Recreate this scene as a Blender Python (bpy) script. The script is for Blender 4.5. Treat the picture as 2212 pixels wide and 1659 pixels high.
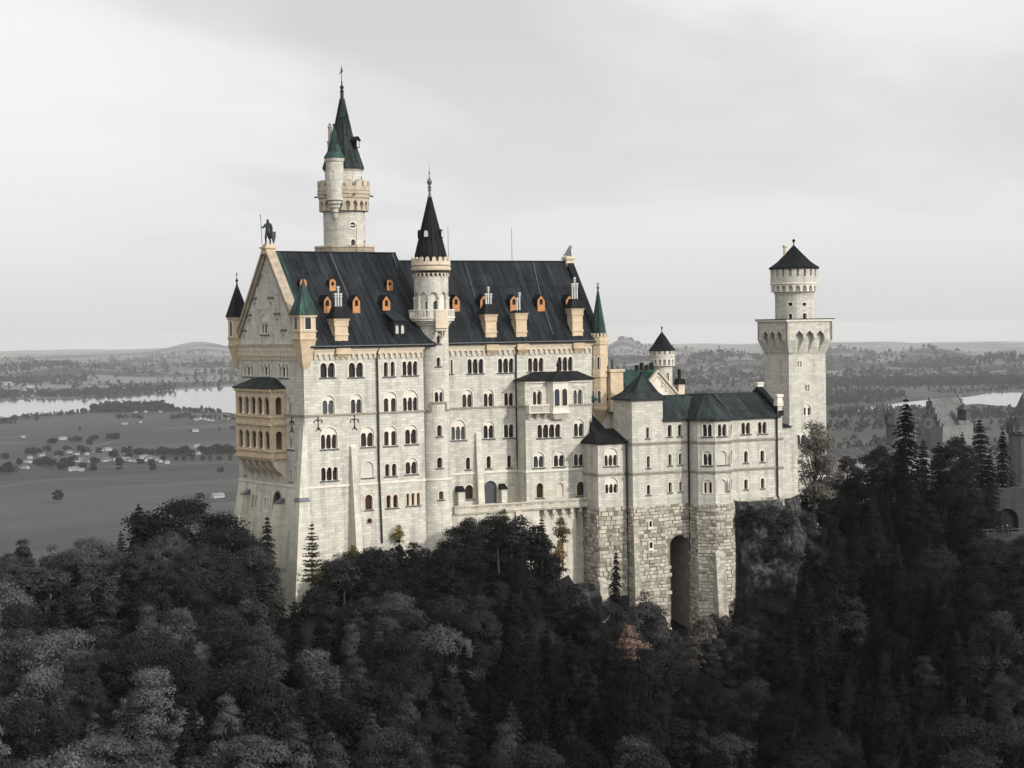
import bpy, bmesh, math, random
import numpy as np
from mathutils import Vector, Matrix
from mathutils.geometry import delaunay_2d_cdt
random.seed(7)
PI = math.pi; rad = math.radians
for o in list(bpy.data.objects): bpy.data.objects.remove(o)
scn = bpy.context.scene
COL = scn.collection

# ------------------------------------------------------------------ camera
# world: metres; X runs along the palace's south front, Y north into the valley, Z up.
FOC = 3994.0; W2, H2 = 1106.0, 829.5            # focal length and centre in units of a 2212 px wide frame
YAW = rad(55.9); PITCH = math.atan(117/FOC); ROLL = 0.0155
F0 = Vector((math.cos(YAW), math.sin(YAW), 0)); R0 = Vector((F0.y, -F0.x, 0)); U0 = Vector((0, 0, 1))
CF = F0*math.cos(PITCH)-U0*math.sin(PITCH); CU = U0*math.cos(PITCH)+F0*math.sin(PITCH)
CR = R0*math.cos(ROLL)-CU*math.sin(ROLL); CU = CU*math.cos(ROLL)+R0*math.sin(ROLL)
CAM = Vector((-119.195, -227.247, 59.756))
cd = bpy.data.cameras.new('camera'); cam = bpy.data.objects.new('camera', cd); COL.objects.link(cam)
cd.sensor_width = 36; cd.lens = 36*FOC/2212; cd.clip_start = 1; cd.clip_end = 120000
m = Matrix((CR, CU, -CF)).transposed().to_4x4(); m.translation = CAM; cam.matrix_world = m
scn.camera = cam

# ------------------------------------------------------------------ light
SUN_EL = rad(25); SUN_AZ = rad(22)               # azimuth measured from the south front's normal towards +X
sdir = Vector((math.sin(SUN_AZ)*math.cos(SUN_EL), -math.cos(SUN_AZ)*math.cos(SUN_EL), math.sin(SUN_EL)))
sl = bpy.data.lights.new('sun', 'SUN'); sun = bpy.data.objects.new('sun', sl); COL.objects.link(sun)
sl.energy = 3.1; sl.angle = rad(0.5); sl.color = (1.0, 0.95, 0.875)
sun.rotation_euler = sdir.to_track_quat('Z', 'Y').to_euler()
w = bpy.data.worlds.new('World'); scn.world = w; w.use_nodes = True
nt = w.node_tree; nt.nodes.clear()
def N(nt, t, **k):
    n = nt.nodes.new(t)
    for a, b in k.items():
        if a.startswith('i_'):
            key = a[2:]
            n.inputs[int(key) if key.isdigit() else key.replace('_', ' ')].default_value = b
        else: setattr(n, a, b)
    return n
def ramp(nt, fac, stops):
    r = N(nt, 'ShaderNodeValToRGB'); e = r.color_ramp.elements
    while len(e) < len(stops): e.new(0.5)
    for q, (p, c) in zip(e, stops):
        q.position = p; q.color = (c, c, c, 1) if not hasattr(c, '__len__') else (*c, 1)
    nt.links.new(fac, r.inputs[0]); return r.outputs[0]
L = nt.links.new
tc = N(nt, 'ShaderNodeTexCoord'); sky = N(nt, 'ShaderNodeTexSky', sky_type='NISHITA', sun_disc=False)
sky.sun_elevation = SUN_EL; sky.sun_rotation = math.atan2(sdir.x, sdir.y); sky.altitude = 900; sky.dust_density = 2
bw = N(nt, 'ShaderNodeRGBToBW'); L(sky.outputs[0], bw.inputs[0])
sep = N(nt, 'ShaderNodeSeparateXYZ'); L(tc.outputs['Generated'], sep.inputs[0])
za = N(nt, 'ShaderNodeMath', operation='MAXIMUM', i_1=0.0); L(sep.outputs[2], za.inputs[0])
zb = N(nt, 'ShaderNodeMath', operation='ADD', i_1=0.30); L(za.outputs[0], zb.inputs[0])
cv = N(nt, 'ShaderNodeCombineXYZ')
for k in (0, 1):
    d_ = N(nt, 'ShaderNodeMath', operation='DIVIDE'); L(sep.outputs[k], d_.inputs[0]); L(zb.outputs[0], d_.inputs[1]); L(d_.outputs[0], cv.inputs[k])
mp = N(nt, 'ShaderNodeMapping'); mp.inputs['Rotation'].default_value = (0, 0, rad(20)); mp.inputs['Scale'].default_value = (1.1, 1.5, 1); mp.inputs['Location'].default_value = (7.7, 4.1, 0)
L(cv.outputs[0], mp.inputs[0])
n1 = N(nt, 'ShaderNodeTexNoise', i_Scale=0.8, i_Detail=7.0, i_Roughness=0.5, i_Distortion=0.3); L(mp.outputs[0], n1.inputs['Vector'])
cl = ramp(nt, n1.outputs[0], [(0.36, 6.8), (0.415, 7.7), (0.458, 8.9), (0.53, 9.7)])
hz = ramp(nt, sep.outputs[2], [(0.0, 6.9), (0.05, 7.8), (0.14, 9.0), (1, 9.0)])
m1 = N(nt, 'ShaderNodeMix', data_type='RGBA'); hf = ramp(nt, sep.outputs[2], [(0.02, 0.15), (0.16, 0.95)])
L(hf, m1.inputs[0]); L(hz, m1.inputs[6]); L(cl, m1.inputs[7])
m2 = N(nt, 'ShaderNodeMix', data_type='RGBA'); m2.inputs[0].default_value = 0.92
L(bw.outputs[0], m2.inputs[6]); L(m1.outputs[2], m2.inputs[7])
# overcast brightened around the sun, out of view: added to lift the shaded gable
sd_ = N(nt, 'ShaderNodeVectorMath', operation='DOT_PRODUCT'); sd_.inputs[1].default_value = tuple(sdir); L(tc.outputs['Generated'], sd_.inputs[0])
gl = N(nt, 'ShaderNodeMapRange', interpolation_type='SMOOTHSTEP'); gl.inputs['From Min'].default_value = -0.15; gl.inputs['From Max'].default_value = 0.95; gl.inputs['To Min'].default_value = 1.0; gl.inputs['To Max'].default_value = 2.1; L(sd_.outputs['Value'], gl.inputs[0])
m3 = N(nt, 'ShaderNodeVectorMath', operation='SCALE'); L(m2.outputs[2], m3.inputs[0]); L(gl.outputs[0], m3.inputs['Scale'])
bg = N(nt, 'ShaderNodeBackground', i_Strength=0.1); L(m3.outputs[0], bg.inputs[0])
wo = N(nt, 'ShaderNodeOutputWorld'); L(bg.outputs[0], wo.inputs[0])
scn.view_settings.view_transform = 'Standard'; scn.view_settings.look = 'None'
scn.view_settings.exposure = 0.0; scn.view_settings.gamma = 1.0
cy = scn.cycles
cy.max_bounces = 5; cy.diffuse_bounces = 3; cy.glossy_bounces = 2; cy.transmission_bounces = 2; cy.transparent_max_bounces = 4; cy.volume_bounces = 0
cy.caustics_reflective = False; cy.caustics_refractive = False
try: cy.use_denoising = True; cy.denoiser = 'OPENIMAGEDENOISE'
except Exception: pass

# ------------------------------------------------------------------ surveying helpers
def ray(x, y): return CF+CR*((x-W2)/FOC)-CU*((y-H2)/FOC)
def hit(p, o, n):
    r = ray(*p); return CAM+r*((Vector(o)-CAM).dot(n)/r.dot(n))
def hitz(p, z): return hit(p, (0, 0, z), U0)
def atdist(p, d):                                # point at forward distance d
    r = ray(*p); return CAM+r*(d/(r.dot(F0)))
def proj(p):
    v = Vector(p)-CAM; z = v.dot(CF); return W2+FOC*v.dot(CR)/z, H2-FOC*v.dot(CU)/z
def zoom(ox, oy, k): return lambda x, y: ((ox+x/k)/1.8083, (oy+y/k)/1.8083)
Z1 = zoom(850, 800, 2.37); Z2 = zoom(850, 1300, 2.37); Z3 = zoom(850, 1700, 2.37); Z4 = zoom(1600, 900, 2.37)
Z5 = zoom(1600, 1350, 2.37); Z6 = zoom(1600, 1700, 2.37); Z7 = zoom(2250, 1250, 2.37); Z8 = zoom(2250, 1750, 2.37)
ZT = zoom(1200, 220, 2.0733); ZQ = zoom(2850, 880, 2.765); ZR = zoom(2850, 1380, 2.765); ZG = zoom(3300, 1300, 1.843); ZV = zoom(0, 1300, 2.074)

# ------------------------------------------------------------------ mesh builder
def tri_area(poly, holes=(), steiner=()):
    """triangulate a polygon with holes; returns (points, triangles)"""
    pts, edges = [], []
    def ring(r):
        s = len(pts); pts.extend(Vector(p) for p in r)
        edges.extend((s+i, s+(i+1) % len(r)) for i in range(len(r)))
    ring(poly)
    for h in holes: ring(h)
    pts.extend(Vector(p) for p in steiner)
    V, E, T, *_ = delaunay_2d_cdt(pts, edges, [], 0, 1e-5)
    P = np.array([(v[0], v[1]) for v in V]); T = [t for t in T if len(t) == 3]
    if not T: return V, []
    Cn = np.array([P[list(t)].mean(0) for t in T])
    def inside(r):
        r = np.array([(p[0], p[1]) for p in r]); s = np.roll(r, -1, 0); c = np.zeros(len(Cn), bool)
        for a, b in zip(r, s):
            cr = (a[1] > Cn[:, 1]) != (b[1] > Cn[:, 1])
            if b[1] != a[1]: c ^= cr & (Cn[:, 0] < (b[0]-a[0])*(Cn[:, 1]-a[1])/(b[1]-a[1])+a[0])
        return c
    ok = inside(poly)
    for h in holes: ok &= ~inside(h)
    out = []
    for k, t in enumerate(T):
        if ok[k]:
            a, b, c = P[t[0]], P[t[1]], P[t[2]]
            out.append(t if (b[0]-a[0])*(c[1]-a[1])-(b[1]-a[1])*(c[0]-a[0]) > 0 else t[::-1])
    return V, out

class MB:
    def __init__(s): s.v = []; s.f = []; s.uv = {}; s.sm = set()
    def face(s, pts, uv=None, smooth=False):
        b = len(s.v); s.v.extend(Vector(p) for p in pts); s.f.append(tuple(range(b, b+len(pts))))
        if uv: s.uv[len(s.f)-1] = uv
        if smooth: s.sm.add(len(s.f)-1)
    def hexa(s, a, b):                           # bottom ring a, top ring b (ccw from above)
        n = len(a)
        s.face(b); s.face(a[::-1])
        for i in range(n): j = (i+1) % n; s.face([a[i], a[j], b[j], b[i]])
    def box(s, c, size, rz=0.0, taper=1.0):
        hx, hy = size[0]/2, size[1]/2; z0, z1 = c[2], c[2]+size[2]; ca, sa = math.cos(rz), math.sin(rz)
        q = lambda x, y, z: (c[0]+x*ca-y*sa, c[1]+x*sa+y*ca, z)
        s.hexa([q(-hx, -hy, z0), q(hx, -hy, z0), q(hx, hy, z0), q(-hx, hy, z0)], [q(-hx*taper, -hy*taper, z1), q(hx*taper, -hy*taper, z1), q(hx*taper, hy*taper, z1), q(-hx*taper, hy*taper, z1)])
    def pyramid(s, base, apex):
        for i in range(len(base)): s.face([base[i], base[(i+1) % len(base)], apex])
        s.face(base[::-1])
    def lathe(s, c, prof, seg=24, smooth=True, a0=0.0, lean=(0, 0)):
        ring = lambda r, z: [(c[0]+lean[0]*z+r*math.cos(a0+2*PI*k/seg), c[1]+lean[1]*z+r*math.sin(a0+2*PI*k/seg), z) for k in range(seg)]
        R = [ring(max(r, 1e-3), z) for r, z in prof]
        for i in range(len(R)-1):
            rr = max(prof[i][0], prof[i+1][0])
            for k in range(seg):
                j = (k+1) % seg; u0, u1 = 2*PI*k/seg*rr, 2*PI*(k+1)/seg*rr
                s.face([R[i][k], R[i][j], R[i+1][j], R[i+1][k]], [(u0, prof[i][1]), (u1, prof[i][1]), (u1, prof[i+1][1]), (u0, prof[i+1][1])], smooth)
        s.face(R[-1]); s.face(R[0][::-1])
    def tube(s, p, q, r, r2=None, seg=8, smooth=True):
        p, q = Vector(p), Vector(q); r2 = r if r2 is None else r2; d = (q-p).normalized()
        a = d.orthogonal().normalized(); b = d.cross(a)
        A = [p+(a*math.cos(2*PI*k/seg)+b*math.sin(2*PI*k/seg))*r for k in range(seg)]
        B = [q+(a*math.cos(2*PI*k/seg)+b*math.sin(2*PI*k/seg))*r2 for k in range(seg)]
        for k in range(seg): j = (k+1) % seg; s.face([A[k], A[j], B[j], B[k]], None, smooth)
        s.face(A[::-1]); s.face(B)
    def sphere(s, c, r, seg=10, sz=1.0):
        n = seg//2; s.lathe((c[0], c[1]), [(r*math.sin(PI*i/n), c[2]-r*sz*math.cos(PI*i/n)) for i in range(n+1)], seg)
    def build(s, name, mat, parent=None, label=None):
        me = bpy.data.meshes.new(name)
        o = bpy.data.objects.new(name, me); COL.objects.link(o)
        off = Vector((0, 0, 0))
        if parent:
            o.parent = parent; q = parent
            while q: off += q.location; q = q.parent
        me.from_pydata([tuple(v-off) for v in s.v], [], s.f)
        uvl = me.uv_layers.new(name='UVMap'); buf = np.zeros(len(me.loops)*2, np.float32); i = 0
        for fi, f in enumerate(s.f):
            if fi in s.uv:
                for (a, b) in s.uv[fi]: buf[2*i] = a; buf[2*i+1] = b; i += 1
            else:
                P = [s.v[k] for k in f]; n = Vector((0, 0, 0))
                for k in range(1, len(P)-1): n += (P[k]-P[0]).cross(P[k+1]-P[0])
                h = math.hypot(n.x, n.y)
                if h > 0.05*max(n.length, 1e-12):
                    t = Vector((-n.y/h, n.x/h, 0)); b = n.normalized().cross(t)
                    for p in P: buf[2*i] = p.dot(t); buf[2*i+1] = p.dot(b); i += 1
                else:
                    for p in P: buf[2*i] = p.x; buf[2*i+1] = p.y; i += 1
        uvl.data.foreach_set('uv', buf)
        if s.sm:
            sm = np.zeros(len(me.polygons), bool); sm[list(s.sm)] = True; me.polygons.foreach_set('use_smooth', sm)
        me.materials.append(mat)
        if label: o['label'] = label
        return o

def thing(name, loc, label, cat, group=None):
    o = bpy.data.objects.new(name, None); COL.objects.link(o); o.location = loc; o.empty_display_size = 1
    return tag(o, label, cat, group)
def tag(o, label, cat, group=None):
    o['label'] = label; o['category'] = cat
    if group: o['group'] = group
    return o

class Surf:
    """a wall surface: u to the right seen from outside, d inwards, v = height"""
    def ring(s, mb, outline, d0, d1, flip=False):  # the sides of an extruded outline
        n = len(outline)
        for i in range(n):
            a, b = outline[i], outline[(i+1) % n]
            q = [s.f(a[0], d0, a[1]), s.f(b[0], d0, b[1]), s.f(b[0], d1, b[1]), s.f(a[0], d1, a[1])]
            mb.face(q if flip else q[::-1], [(a[0]+d0, a[1]), (b[0]+d0, b[1]), (b[0]+d1, b[1]), (a[0]+d1, a[1])][::1 if flip else -1])
    def sheet(s, mb, outline, d, holes=()):
        st = s.steiner(outline); V, T = tri_area(outline, holes, st)
        for t in T: mb.face([s.f(V[k][0], d, V[k][1]) for k in t], [(V[k][0], V[k][1]) for k in t])
    def slab(s, mb, outline, d0, d1, holes=(), back=False):
        s.sheet(mb, outline, d0, holes); s.ring(mb, outline, d0, d1)
        for h in holes: s.ring(mb, h, d0, d1, True)
        if back:
            V, T = tri_area(outline, holes, s.steiner(outline))
            for t in T: mb.face([s.f(V[k][0], d1, V[k][1]) for k in t[::-1]])
    def band(s, mb, u0, u1, v0, v1, d0=-0.15, d1=0.0, taper=0.0):
        n = s.nseg(u0, u1)
        us = [u0+(u1-u0)*i/n for i in range(n+1)]
        for a, b in zip(us, us[1:]):
            mb.hexa([s.f(a, d0+taper, v0), s.f(b, d0+taper, v0), s.f(b, d1, v0), s.f(a, d1, v0)], [s.f(a, d0, v1), s.f(b, d0, v1), s.f(b, d1, v1), s.f(a, d1, v1)])
    def frieze(s, mb, u0, u1, vt, h, pitch, proud=0.22, gap=0.35):
        """round-arched corbel table hanging under vt"""
        n = max(1, round((u1-u0)/pitch)); p = (u1-u0)/n; r = p*(1-gap)/2; o = [(u0, vt), (u0, vt-h)]
        for i in range(n):
            c = u0+p*(i+0.5)
            o += [(c-p/2+p*gap/2, vt-h)] + [(c-r*math.cos(t), vt-h*0.62+r*math.sin(t)*0.8) for t in (0, PI/4, PI/2, 3*PI/4, PI)] + [(c+p/2-p*gap/2, vt-h)]
        o += [(u1, vt-h), (u1, vt)]
        q = [o[0]]
        for a in o[1:]:
            if math.hypot(a[0]-q[-1][0], a[1]-q[-1][1]) > 1e-4: q.append(a)
        s.slab(mb, q[::-1] if area2(q) < 0 else q, -proud, 0.02)
def area2(o): return sum(o[i][0]*o[(i+1) % len(o)][1]-o[(i+1) % len(o)][0]*o[i][1] for i in range(len(o)))
class Plane(Surf):
    def __init__(s, p0, p1, batter=0.0, vtop=0.0):
        s.o = Vector((p0[0], p0[1], 0)); e = Vector((p1[0]-p0[0], p1[1]-p0[1], 0)); s.len = e.length; s.u = e.normalized(); s.n = Vector((-s.u.y, s.u.x, 0)); s.b = batter; s.vt = vtop
    def f(s, u, d, v): return s.o+s.u*u+s.n*(d-s.b*(s.vt-v))+U0*v
    def at(s, p, d=0.0):
        q = hit(p, s.o+s.n*d, s.n)
        if s.b: q = hit(p, s.o+s.n*(d-s.b*(s.vt-q.z)), s.n)
        return (q-s.o).dot(s.u), q.z
    def nseg(s, a, b): return 1
    def steiner(s, o): return ()
class Cyl(Surf):
    def __init__(s, c, R, flare=0.0, vtop=0.0):
        s.c = Vector((c[0], c[1], 0)); s.R = R; s.fl = flare; s.vt = vtop
        q = CAM-s.c; s.a = math.atan2(q.y, q.x); s.full = 2*PI*R
    def f(s, u, d, v):
        r = s.R-d+s.fl*max(0, s.vt-v); a = s.a+u/s.R; return Vector((s.c.x+r*math.cos(a), s.c.y+r*math.sin(a), v))
    def z(s, y, x=None):
        cx = proj((s.c.x, s.c.y, 55))[0] if x is None else x
        return hit((cx, y), s.c, F0).z
    def m(s, px): return px/FOC*((s.c-CAM).dot(F0))
    def at(s, p, d=0.0):
        q = hit(p, s.c, F0); k = (q-s.c).dot(R0); k = max(-0.999, min(0.999, k/(s.R-d)))
        return s.R*math.asin(k), q.z
    def nseg(s, a, b): return max(1, int(abs(b-a)/(2*PI*s.R/40)+0.5))
    def steiner(s, o):
        us = [p[0] for p in o]; vs = [p[1] for p in o]; n = s.nseg(min(us), max(us)); r = []
        if n < 5: return ()
        m_ = max(1, round((max(vs)-min(vs))/(1.6*(max(us)-min(us))/n)))
        for i in range(1, n):
            u = min(us)+(max(us)-min(us))*i/n
            for j in range(1, m_): r.append((u+.003*(j % 2), min(vs)+(max(vs)-min(vs))*j/m_))
        return r
    def rect(s, v0, v1):                          # the whole shaft unrolled, with vertices on both rims
        n = 40; h = s.full/2; us = [-h+s.full*i/n for i in range(n+1)]
        return [(u, v0) for u in us]+[(u, v1) for u in us[::-1]]
# ------------------------------------------------------------------ materials
def srgb(*c): return tuple(((v/255+0.055)/1.055)**2.4 if v > 10 else v/255/12.92 for v in c)
def mat(name, rough=0.85, spec=0.3):
    m = bpy.data.materials.new(name); m.use_nodes = True; nt = m.node_tree; b = nt.nodes['Principled BSDF']
    b.inputs['Roughness'].default_value = rough; b.inputs['Specular IOR Level'].default_value = spec
    return m, nt, b
def mixc(nt, f, a, b, blend='MIX'):
    n = N(nt, 'ShaderNodeMix', data_type='RGBA', blend_type=blend)
    for k, v in ((0, f), (6, a), (7, b)):
        if isinstance(v, (int, float)): n.inputs[k].default_value = v
        elif isinstance(v, tuple): n.inputs[k].default_value = (*v[:3], 1)
        else: nt.links.new(v, n.inputs[k])
    return n.outputs[2]
def noise(nt, vec, scale, detail=4.0, rough=0.55, sc=None):
    if sc:
        mp = N(nt, 'ShaderNodeMapping'); mp.inputs['Scale'].default_value = sc; nt.links.new(vec, mp.inputs[0]); vec = mp.outputs[0]
    n = N(nt, 'ShaderNodeTexNoise', i_Scale=scale, i_Detail=detail, i_Roughness=rough); nt.links.new(vec, n.inputs['Vector']); return n.outputs[0]
def plain(name, c, rough=0.8, var=0.25, scale=1.5, metallic=0.0, spec=0.3):
    m, nt, b = mat(name, rough, spec); b.inputs['Metallic'].default_value = metallic
    tc = N(nt, 'ShaderNodeTexCoord'); v = noise(nt, tc.outputs['Object'], scale)
    f = ramp(nt, v, [(0.3, 1-var), (0.7, 1+var)]); nt.links.new(mixc(nt, 1.0, c, f, 'MULTIPLY'), b.inputs['Base Color']); return m
def ashlar(name, c, bw=1.15, bh=0.46, var=0.16, bump=0.012, mort=0.02, streak=0.22, isl=False):
    m, nt, b = mat(name, 0.9, 0.2); tc = N(nt, 'ShaderNodeTexCoord'); uv = tc.outputs['UV']
    br = N(nt, 'ShaderNodeTexBrick', offset=0.5, i_Scale=1.0, i_Mortar_Size=mort, i_Mortar_Smooth=0.3, i_Bias=0.0, i_Brick_Width=bw, i_Row_Height=bh)
    br.inputs['Color1'].default_value = (1-var,)*3+(1,); br.inputs['Color2'].default_value = (1+var*0.5,)*3+(1,); br.inputs['Mortar'].default_value = (0.75,)*3+(1,)
    wob = noise(nt, uv, 0.6, 2.0); vm = N(nt, 'ShaderNodeVectorMath', operation='MULTIPLY_ADD'); nt.links.new(uv, vm.inputs[0]); vm.inputs[1].default_value = (1, 1, 1)
    vs = N(nt, 'ShaderNodeVectorMath', operation='SCALE', i_Scale=0.12); cx = N(nt, 'ShaderNodeCombineXYZ'); nt.links.new(wob, cx.inputs[0]); nt.links.new(cx.outputs[0], vs.inputs[0]); nt.links.new(vs.outputs[0], vm.inputs[2])
    nt.links.new(vm.outputs[0], br.inputs['Vector'])
    st = ramp(nt, noise(nt, uv, 1.0, 6.0, 0.6, (0.9, 0.09, 1)), [(0.32, 1-streak), (0.5, 1.0), (0.72, 1.06)])
    bl = ramp(nt, noise(nt, uv, 0.16, 5.0, 0.65), [(0.3, (0.92, 0.93, 0.92)), (0.55, (1.0, 1.0, 1.0)), (0.75, (1.03, 1.015, 0.98))])
    gr = ramp(nt, noise(nt, uv, 3.2, 4.0, 0.7, (0.5, 1.6, 1)), [(0.25, 0.91), (0.75, 1.07)])
    x = mixc(nt, 1.0, c, br.outputs[0], 'MULTIPLY'); x = mixc(nt, 1.0, x, st, 'MULTIPLY'); x = mixc(nt, 1.0, x, bl, 'MULTIPLY'); x = mixc(nt, 1.0, x, gr, 'MULTIPLY')
    if isl:
        gi = N(nt, 'ShaderNodeNewGeometry'); x = mixc(nt, 1.0, x, ramp(nt, gi.outputs['Random Per Island'], [(0, (.42, .40, .37)), (.3, (.74, .72, .69)), (.6, (1, 1, 1)), (1, (1.15, 1.14, 1.1))]), 'MULTIPLY')
    nt.links.new(x, b.inputs['Base Color'])
    iv = N(nt, 'ShaderNodeMath', operation='MULTIPLY_ADD', i_1=-1.0); nt.links.new(br.outputs['Fac'], iv.inputs[0]); nt.links.new(gr, iv.inputs[2])
    bp = N(nt, 'ShaderNodeBump', i_Strength=0.6, i_Distance=bump); nt.links.new(iv.outputs[0], bp.inputs['Height']); nt.links.new(bp.outputs[0], b.inputs['Normal'])
    return m
def roofmat(name, c, c2, seam=0.75, rough=0.62):
    m, nt, b = mat(name, rough, 0.06); tc = N(nt, 'ShaderNodeTexCoord'); uv = tc.outputs['UV']
    br = N(nt, 'ShaderNodeTexBrick', offset=0.37, i_Scale=1.0, i_Mortar_Size=0.03, i_Mortar_Smooth=0.2, i_Brick_Width=seam, i_Row_Height=2.6)
    br.inputs['Color1'].default_value = (0.8, 0.8, 0.8, 1); br.inputs['Color2'].default_value = (1.2, 1.2, 1.2, 1); br.inputs['Mortar'].default_value = (0.5, 0.5, 0.5, 1); nt.links.new(uv, br.inputs['Vector'])
    a = ramp(nt, noise(nt, uv, 0.7, 6.0, 0.6, (1.3, 0.16, 1)), [(0.35, 0.0), (0.68, 1.0)]); bl = ramp(nt, noise(nt, uv, 0.35, 5.0, 0.6), [(0.3, 0.7), (0.7, 1.35)])
    x = mixc(nt, a, c, c2); x = mixc(nt, 1.0, x, br.outputs[0], 'MULTIPLY'); x = mixc(nt, 1.0, x, bl, 'MULTIPLY'); nt.links.new(x, b.inputs['Base Color'])
    bp = N(nt, 'ShaderNodeBump', i_Strength=0.5, i_Distance=0.03, invert=True); nt.links.new(br.outputs['Fac'], bp.inputs['Height']); nt.links.new(bp.outputs[0], b.inputs['Normal'])
    return m
M = {}
M['stone'] = ashlar('pale_limestone', (0.505, 0.483, 0.425), 1.0, .42, streak=0.28, var=0.18, mort=.03, bump=.02)
M['stone_low'] = ashlar('base_limestone', (0.54, 0.51, 0.435), 1.3, 0.55, 0.14, 0.012, 0.015, 0.3)
M['trim'] = plain('dressed_stone', (0.59, 0.56, 0.485), 0.85, 0.10, 1.2)
M['sandpale'] = ashlar('weathered_sandstone', (0.46, 0.395, 0.30), 0.9, 0.42, 0.16, 0.01, 0.012, 0.4)
M['verge'] = plain('weathered_verge', (0.30, 0.25, 0.19), 0.9, 0.25, 1.0)
M['sand'] = ashlar('warm_sandstone', (0.54, 0.43, 0.295), 0.9, 0.42, 0.12, 0.01, 0.012, 0.22)
M['sandtrim'] = plain('sandstone_trim', (0.51, 0.44, 0.34), 0.85, 0.15, 1.5)
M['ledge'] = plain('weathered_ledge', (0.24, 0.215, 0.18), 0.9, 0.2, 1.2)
M['rust'] = ashlar('rough_stone', (0.43, 0.405, 0.345), 3.4, 3.6, 0.1, 0.03, 0.0, 0.4, True)
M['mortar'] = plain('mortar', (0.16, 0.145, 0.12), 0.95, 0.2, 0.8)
M['slate'] = roofmat('slate_roof', (0.009, 0.0108, 0.0135), (0.024, 0.028, 0.032))
M['slate2'] = roofmat('dark_slate', (0.0075, 0.008, 0.0095), (0.016, 0.017, 0.019), 0.5)
M['copper'] = roofmat('green_copper', (0.013, 0.026, 0.023), (0.042, 0.082, 0.07), 0.55)
M['copperdark'] = roofmat('dark_copper', (0.012, 0.0155, 0.0158), (0.037, 0.050, 0.049), 0.45)
m_, nt_, b_ = mat('dark_pane', .2, .4); oi_ = N(nt_, 'ShaderNodeObjectInfo'); nt_.links.new(ramp(nt_, oi_.outputs['Random'], [(0, (.012, .010, .011)), (.55, (.022, .013, .012)), (.8, (.045, .022, .016)), (.93, (.03, .034, .045)), (1, (.075, .075, .08))]), b_.inputs['Base Color']); M['glass'] = m_
M['glassblue'] = plain('blue_pane', (0.05, 0.06, 0.09), 0.25, 0.3, 0.8)
M['blind'] = plain('blind_panel', (0.46, 0.44, 0.39), 0.9, 0.08, 0.8)
M['iron'] = plain('iron', (0.02, 0.018, 0.016), 0.6, 0.2, 2)
M['lead'] = plain('lead_sheet', (0.10, 0.105, 0.11), 0.5, 0.2, 1)
M['bronze'] = plain('bronze', (0.045, 0.06, 0.055), 0.5, 0.4, 2.5, 0.4)
M['lion'] = plain('weathered_stone', (0.12, 0.15, 0.13), 0.85, 0.4, 2.5)
M['orange'] = plain('orange_wood', (0.41, 0.19, 0.072), 0.7, 0.18, 2)
M['white'] = plain('white_pot', (0.5, 0.5, 0.48), 0.6, 0.1, 2)
M['gate'] = plain('gate_paint', (0.045, 0.05, 0.058), 0.6, 0.12, 1)
M['wood'] = plain('brown_frame', (0.16, 0.10, 0.06), 0.7, 0.3, 2)
M['greywall'] = ashlar('grey_wall', (0.045, 0.045, 0.045), 1.2, 0.5, 0.15, 0.01, 0.02, 0.25)
M['greyroof'] = roofmat('grey_roof', (0.05, 0.05, 0.05), (0.09, 0.09, 0.09), 1.1)
M['greywall3'] = ashlar('pale_grey_wall', (0.17, 0.17, 0.17), 1.2, 0.5, 0.15, 0.01, 0.02, 0.25)
M['greywall2'] = ashlar('mid_grey_wall', (0.12, 0.12, 0.12), 1.2, 0.5, 0.15, 0.01, 0.02, 0.25)
M['greyroof2'] = roofmat('pale_ribbed_roof', (0.095, 0.095, 0.095), (0.14, 0.14, 0.14), 0.9)
M['greylight'] = plain('pale_plaster', (0.24, 0.24, 0.24), 0.9, 0.1, 0.3)
M['terr'] = ashlar('terrace_stone', (0.47, 0.435, 0.365), 1.2, .5, .18, .01, .015, .4)
M['basewall'] = ashlar('base_masonry', (0.40, 0.37, 0.315), .8, .45, .38, .03, .035, .4)
M['dark'] = plain('dark_void', (0.01, 0.009, 0.008), 0.95, 0.2, 1)

# ------------------------------------------------------------------ windows
def arc(c, zs, r, n, h=1.0): return [(c+r*math.cos(PI*k/n), zs+r*h*math.sin(PI*k/n)) for k in range(n+1)]
def scallop(l, r, zb, zt, n, pier, seg=6):
    lw = ((r-l)-(n-1)*pier)/n; rr = lw/2; zs = zt-rr; o = [(l, zb), (r, zb)]
    for i in range(n-1, -1, -1): o += arc(l+i*(lw+pier)+rr, zs, rr, seg)
    return o, zs, lw
def archo(l, r, zb, zt, seg=10):
    rr = (r-l)/2; h = min(1.0, (zt-zb)*0.6/rr); return [(l, zb), (r, zb)]+arc((l+r)/2, zt-rr*h, rr, seg, h)
def grow(o, t):
    n = len(o); q = []
    for i in range(n):
        a, b, c = o[i-1], o[i], o[(i+1) % n]; e = []
        for p, s in ((a, b), (b, c)):
            dx, dy = s[0]-p[0], s[1]-p[1]; h = math.hypot(dx, dy) or 1; e.append((dy/h, -dx/h))
        nx, ny = e[0][0]+e[1][0], e[0][1]+e[1][1]; h = math.hypot(nx, ny) or 1; nx /= h; ny /= h
        k = t/max(0.5, nx*e[0][0]+ny*e[0][1]); q.append((b[0]+nx*k, b[1]+ny*k))
    return q
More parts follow.
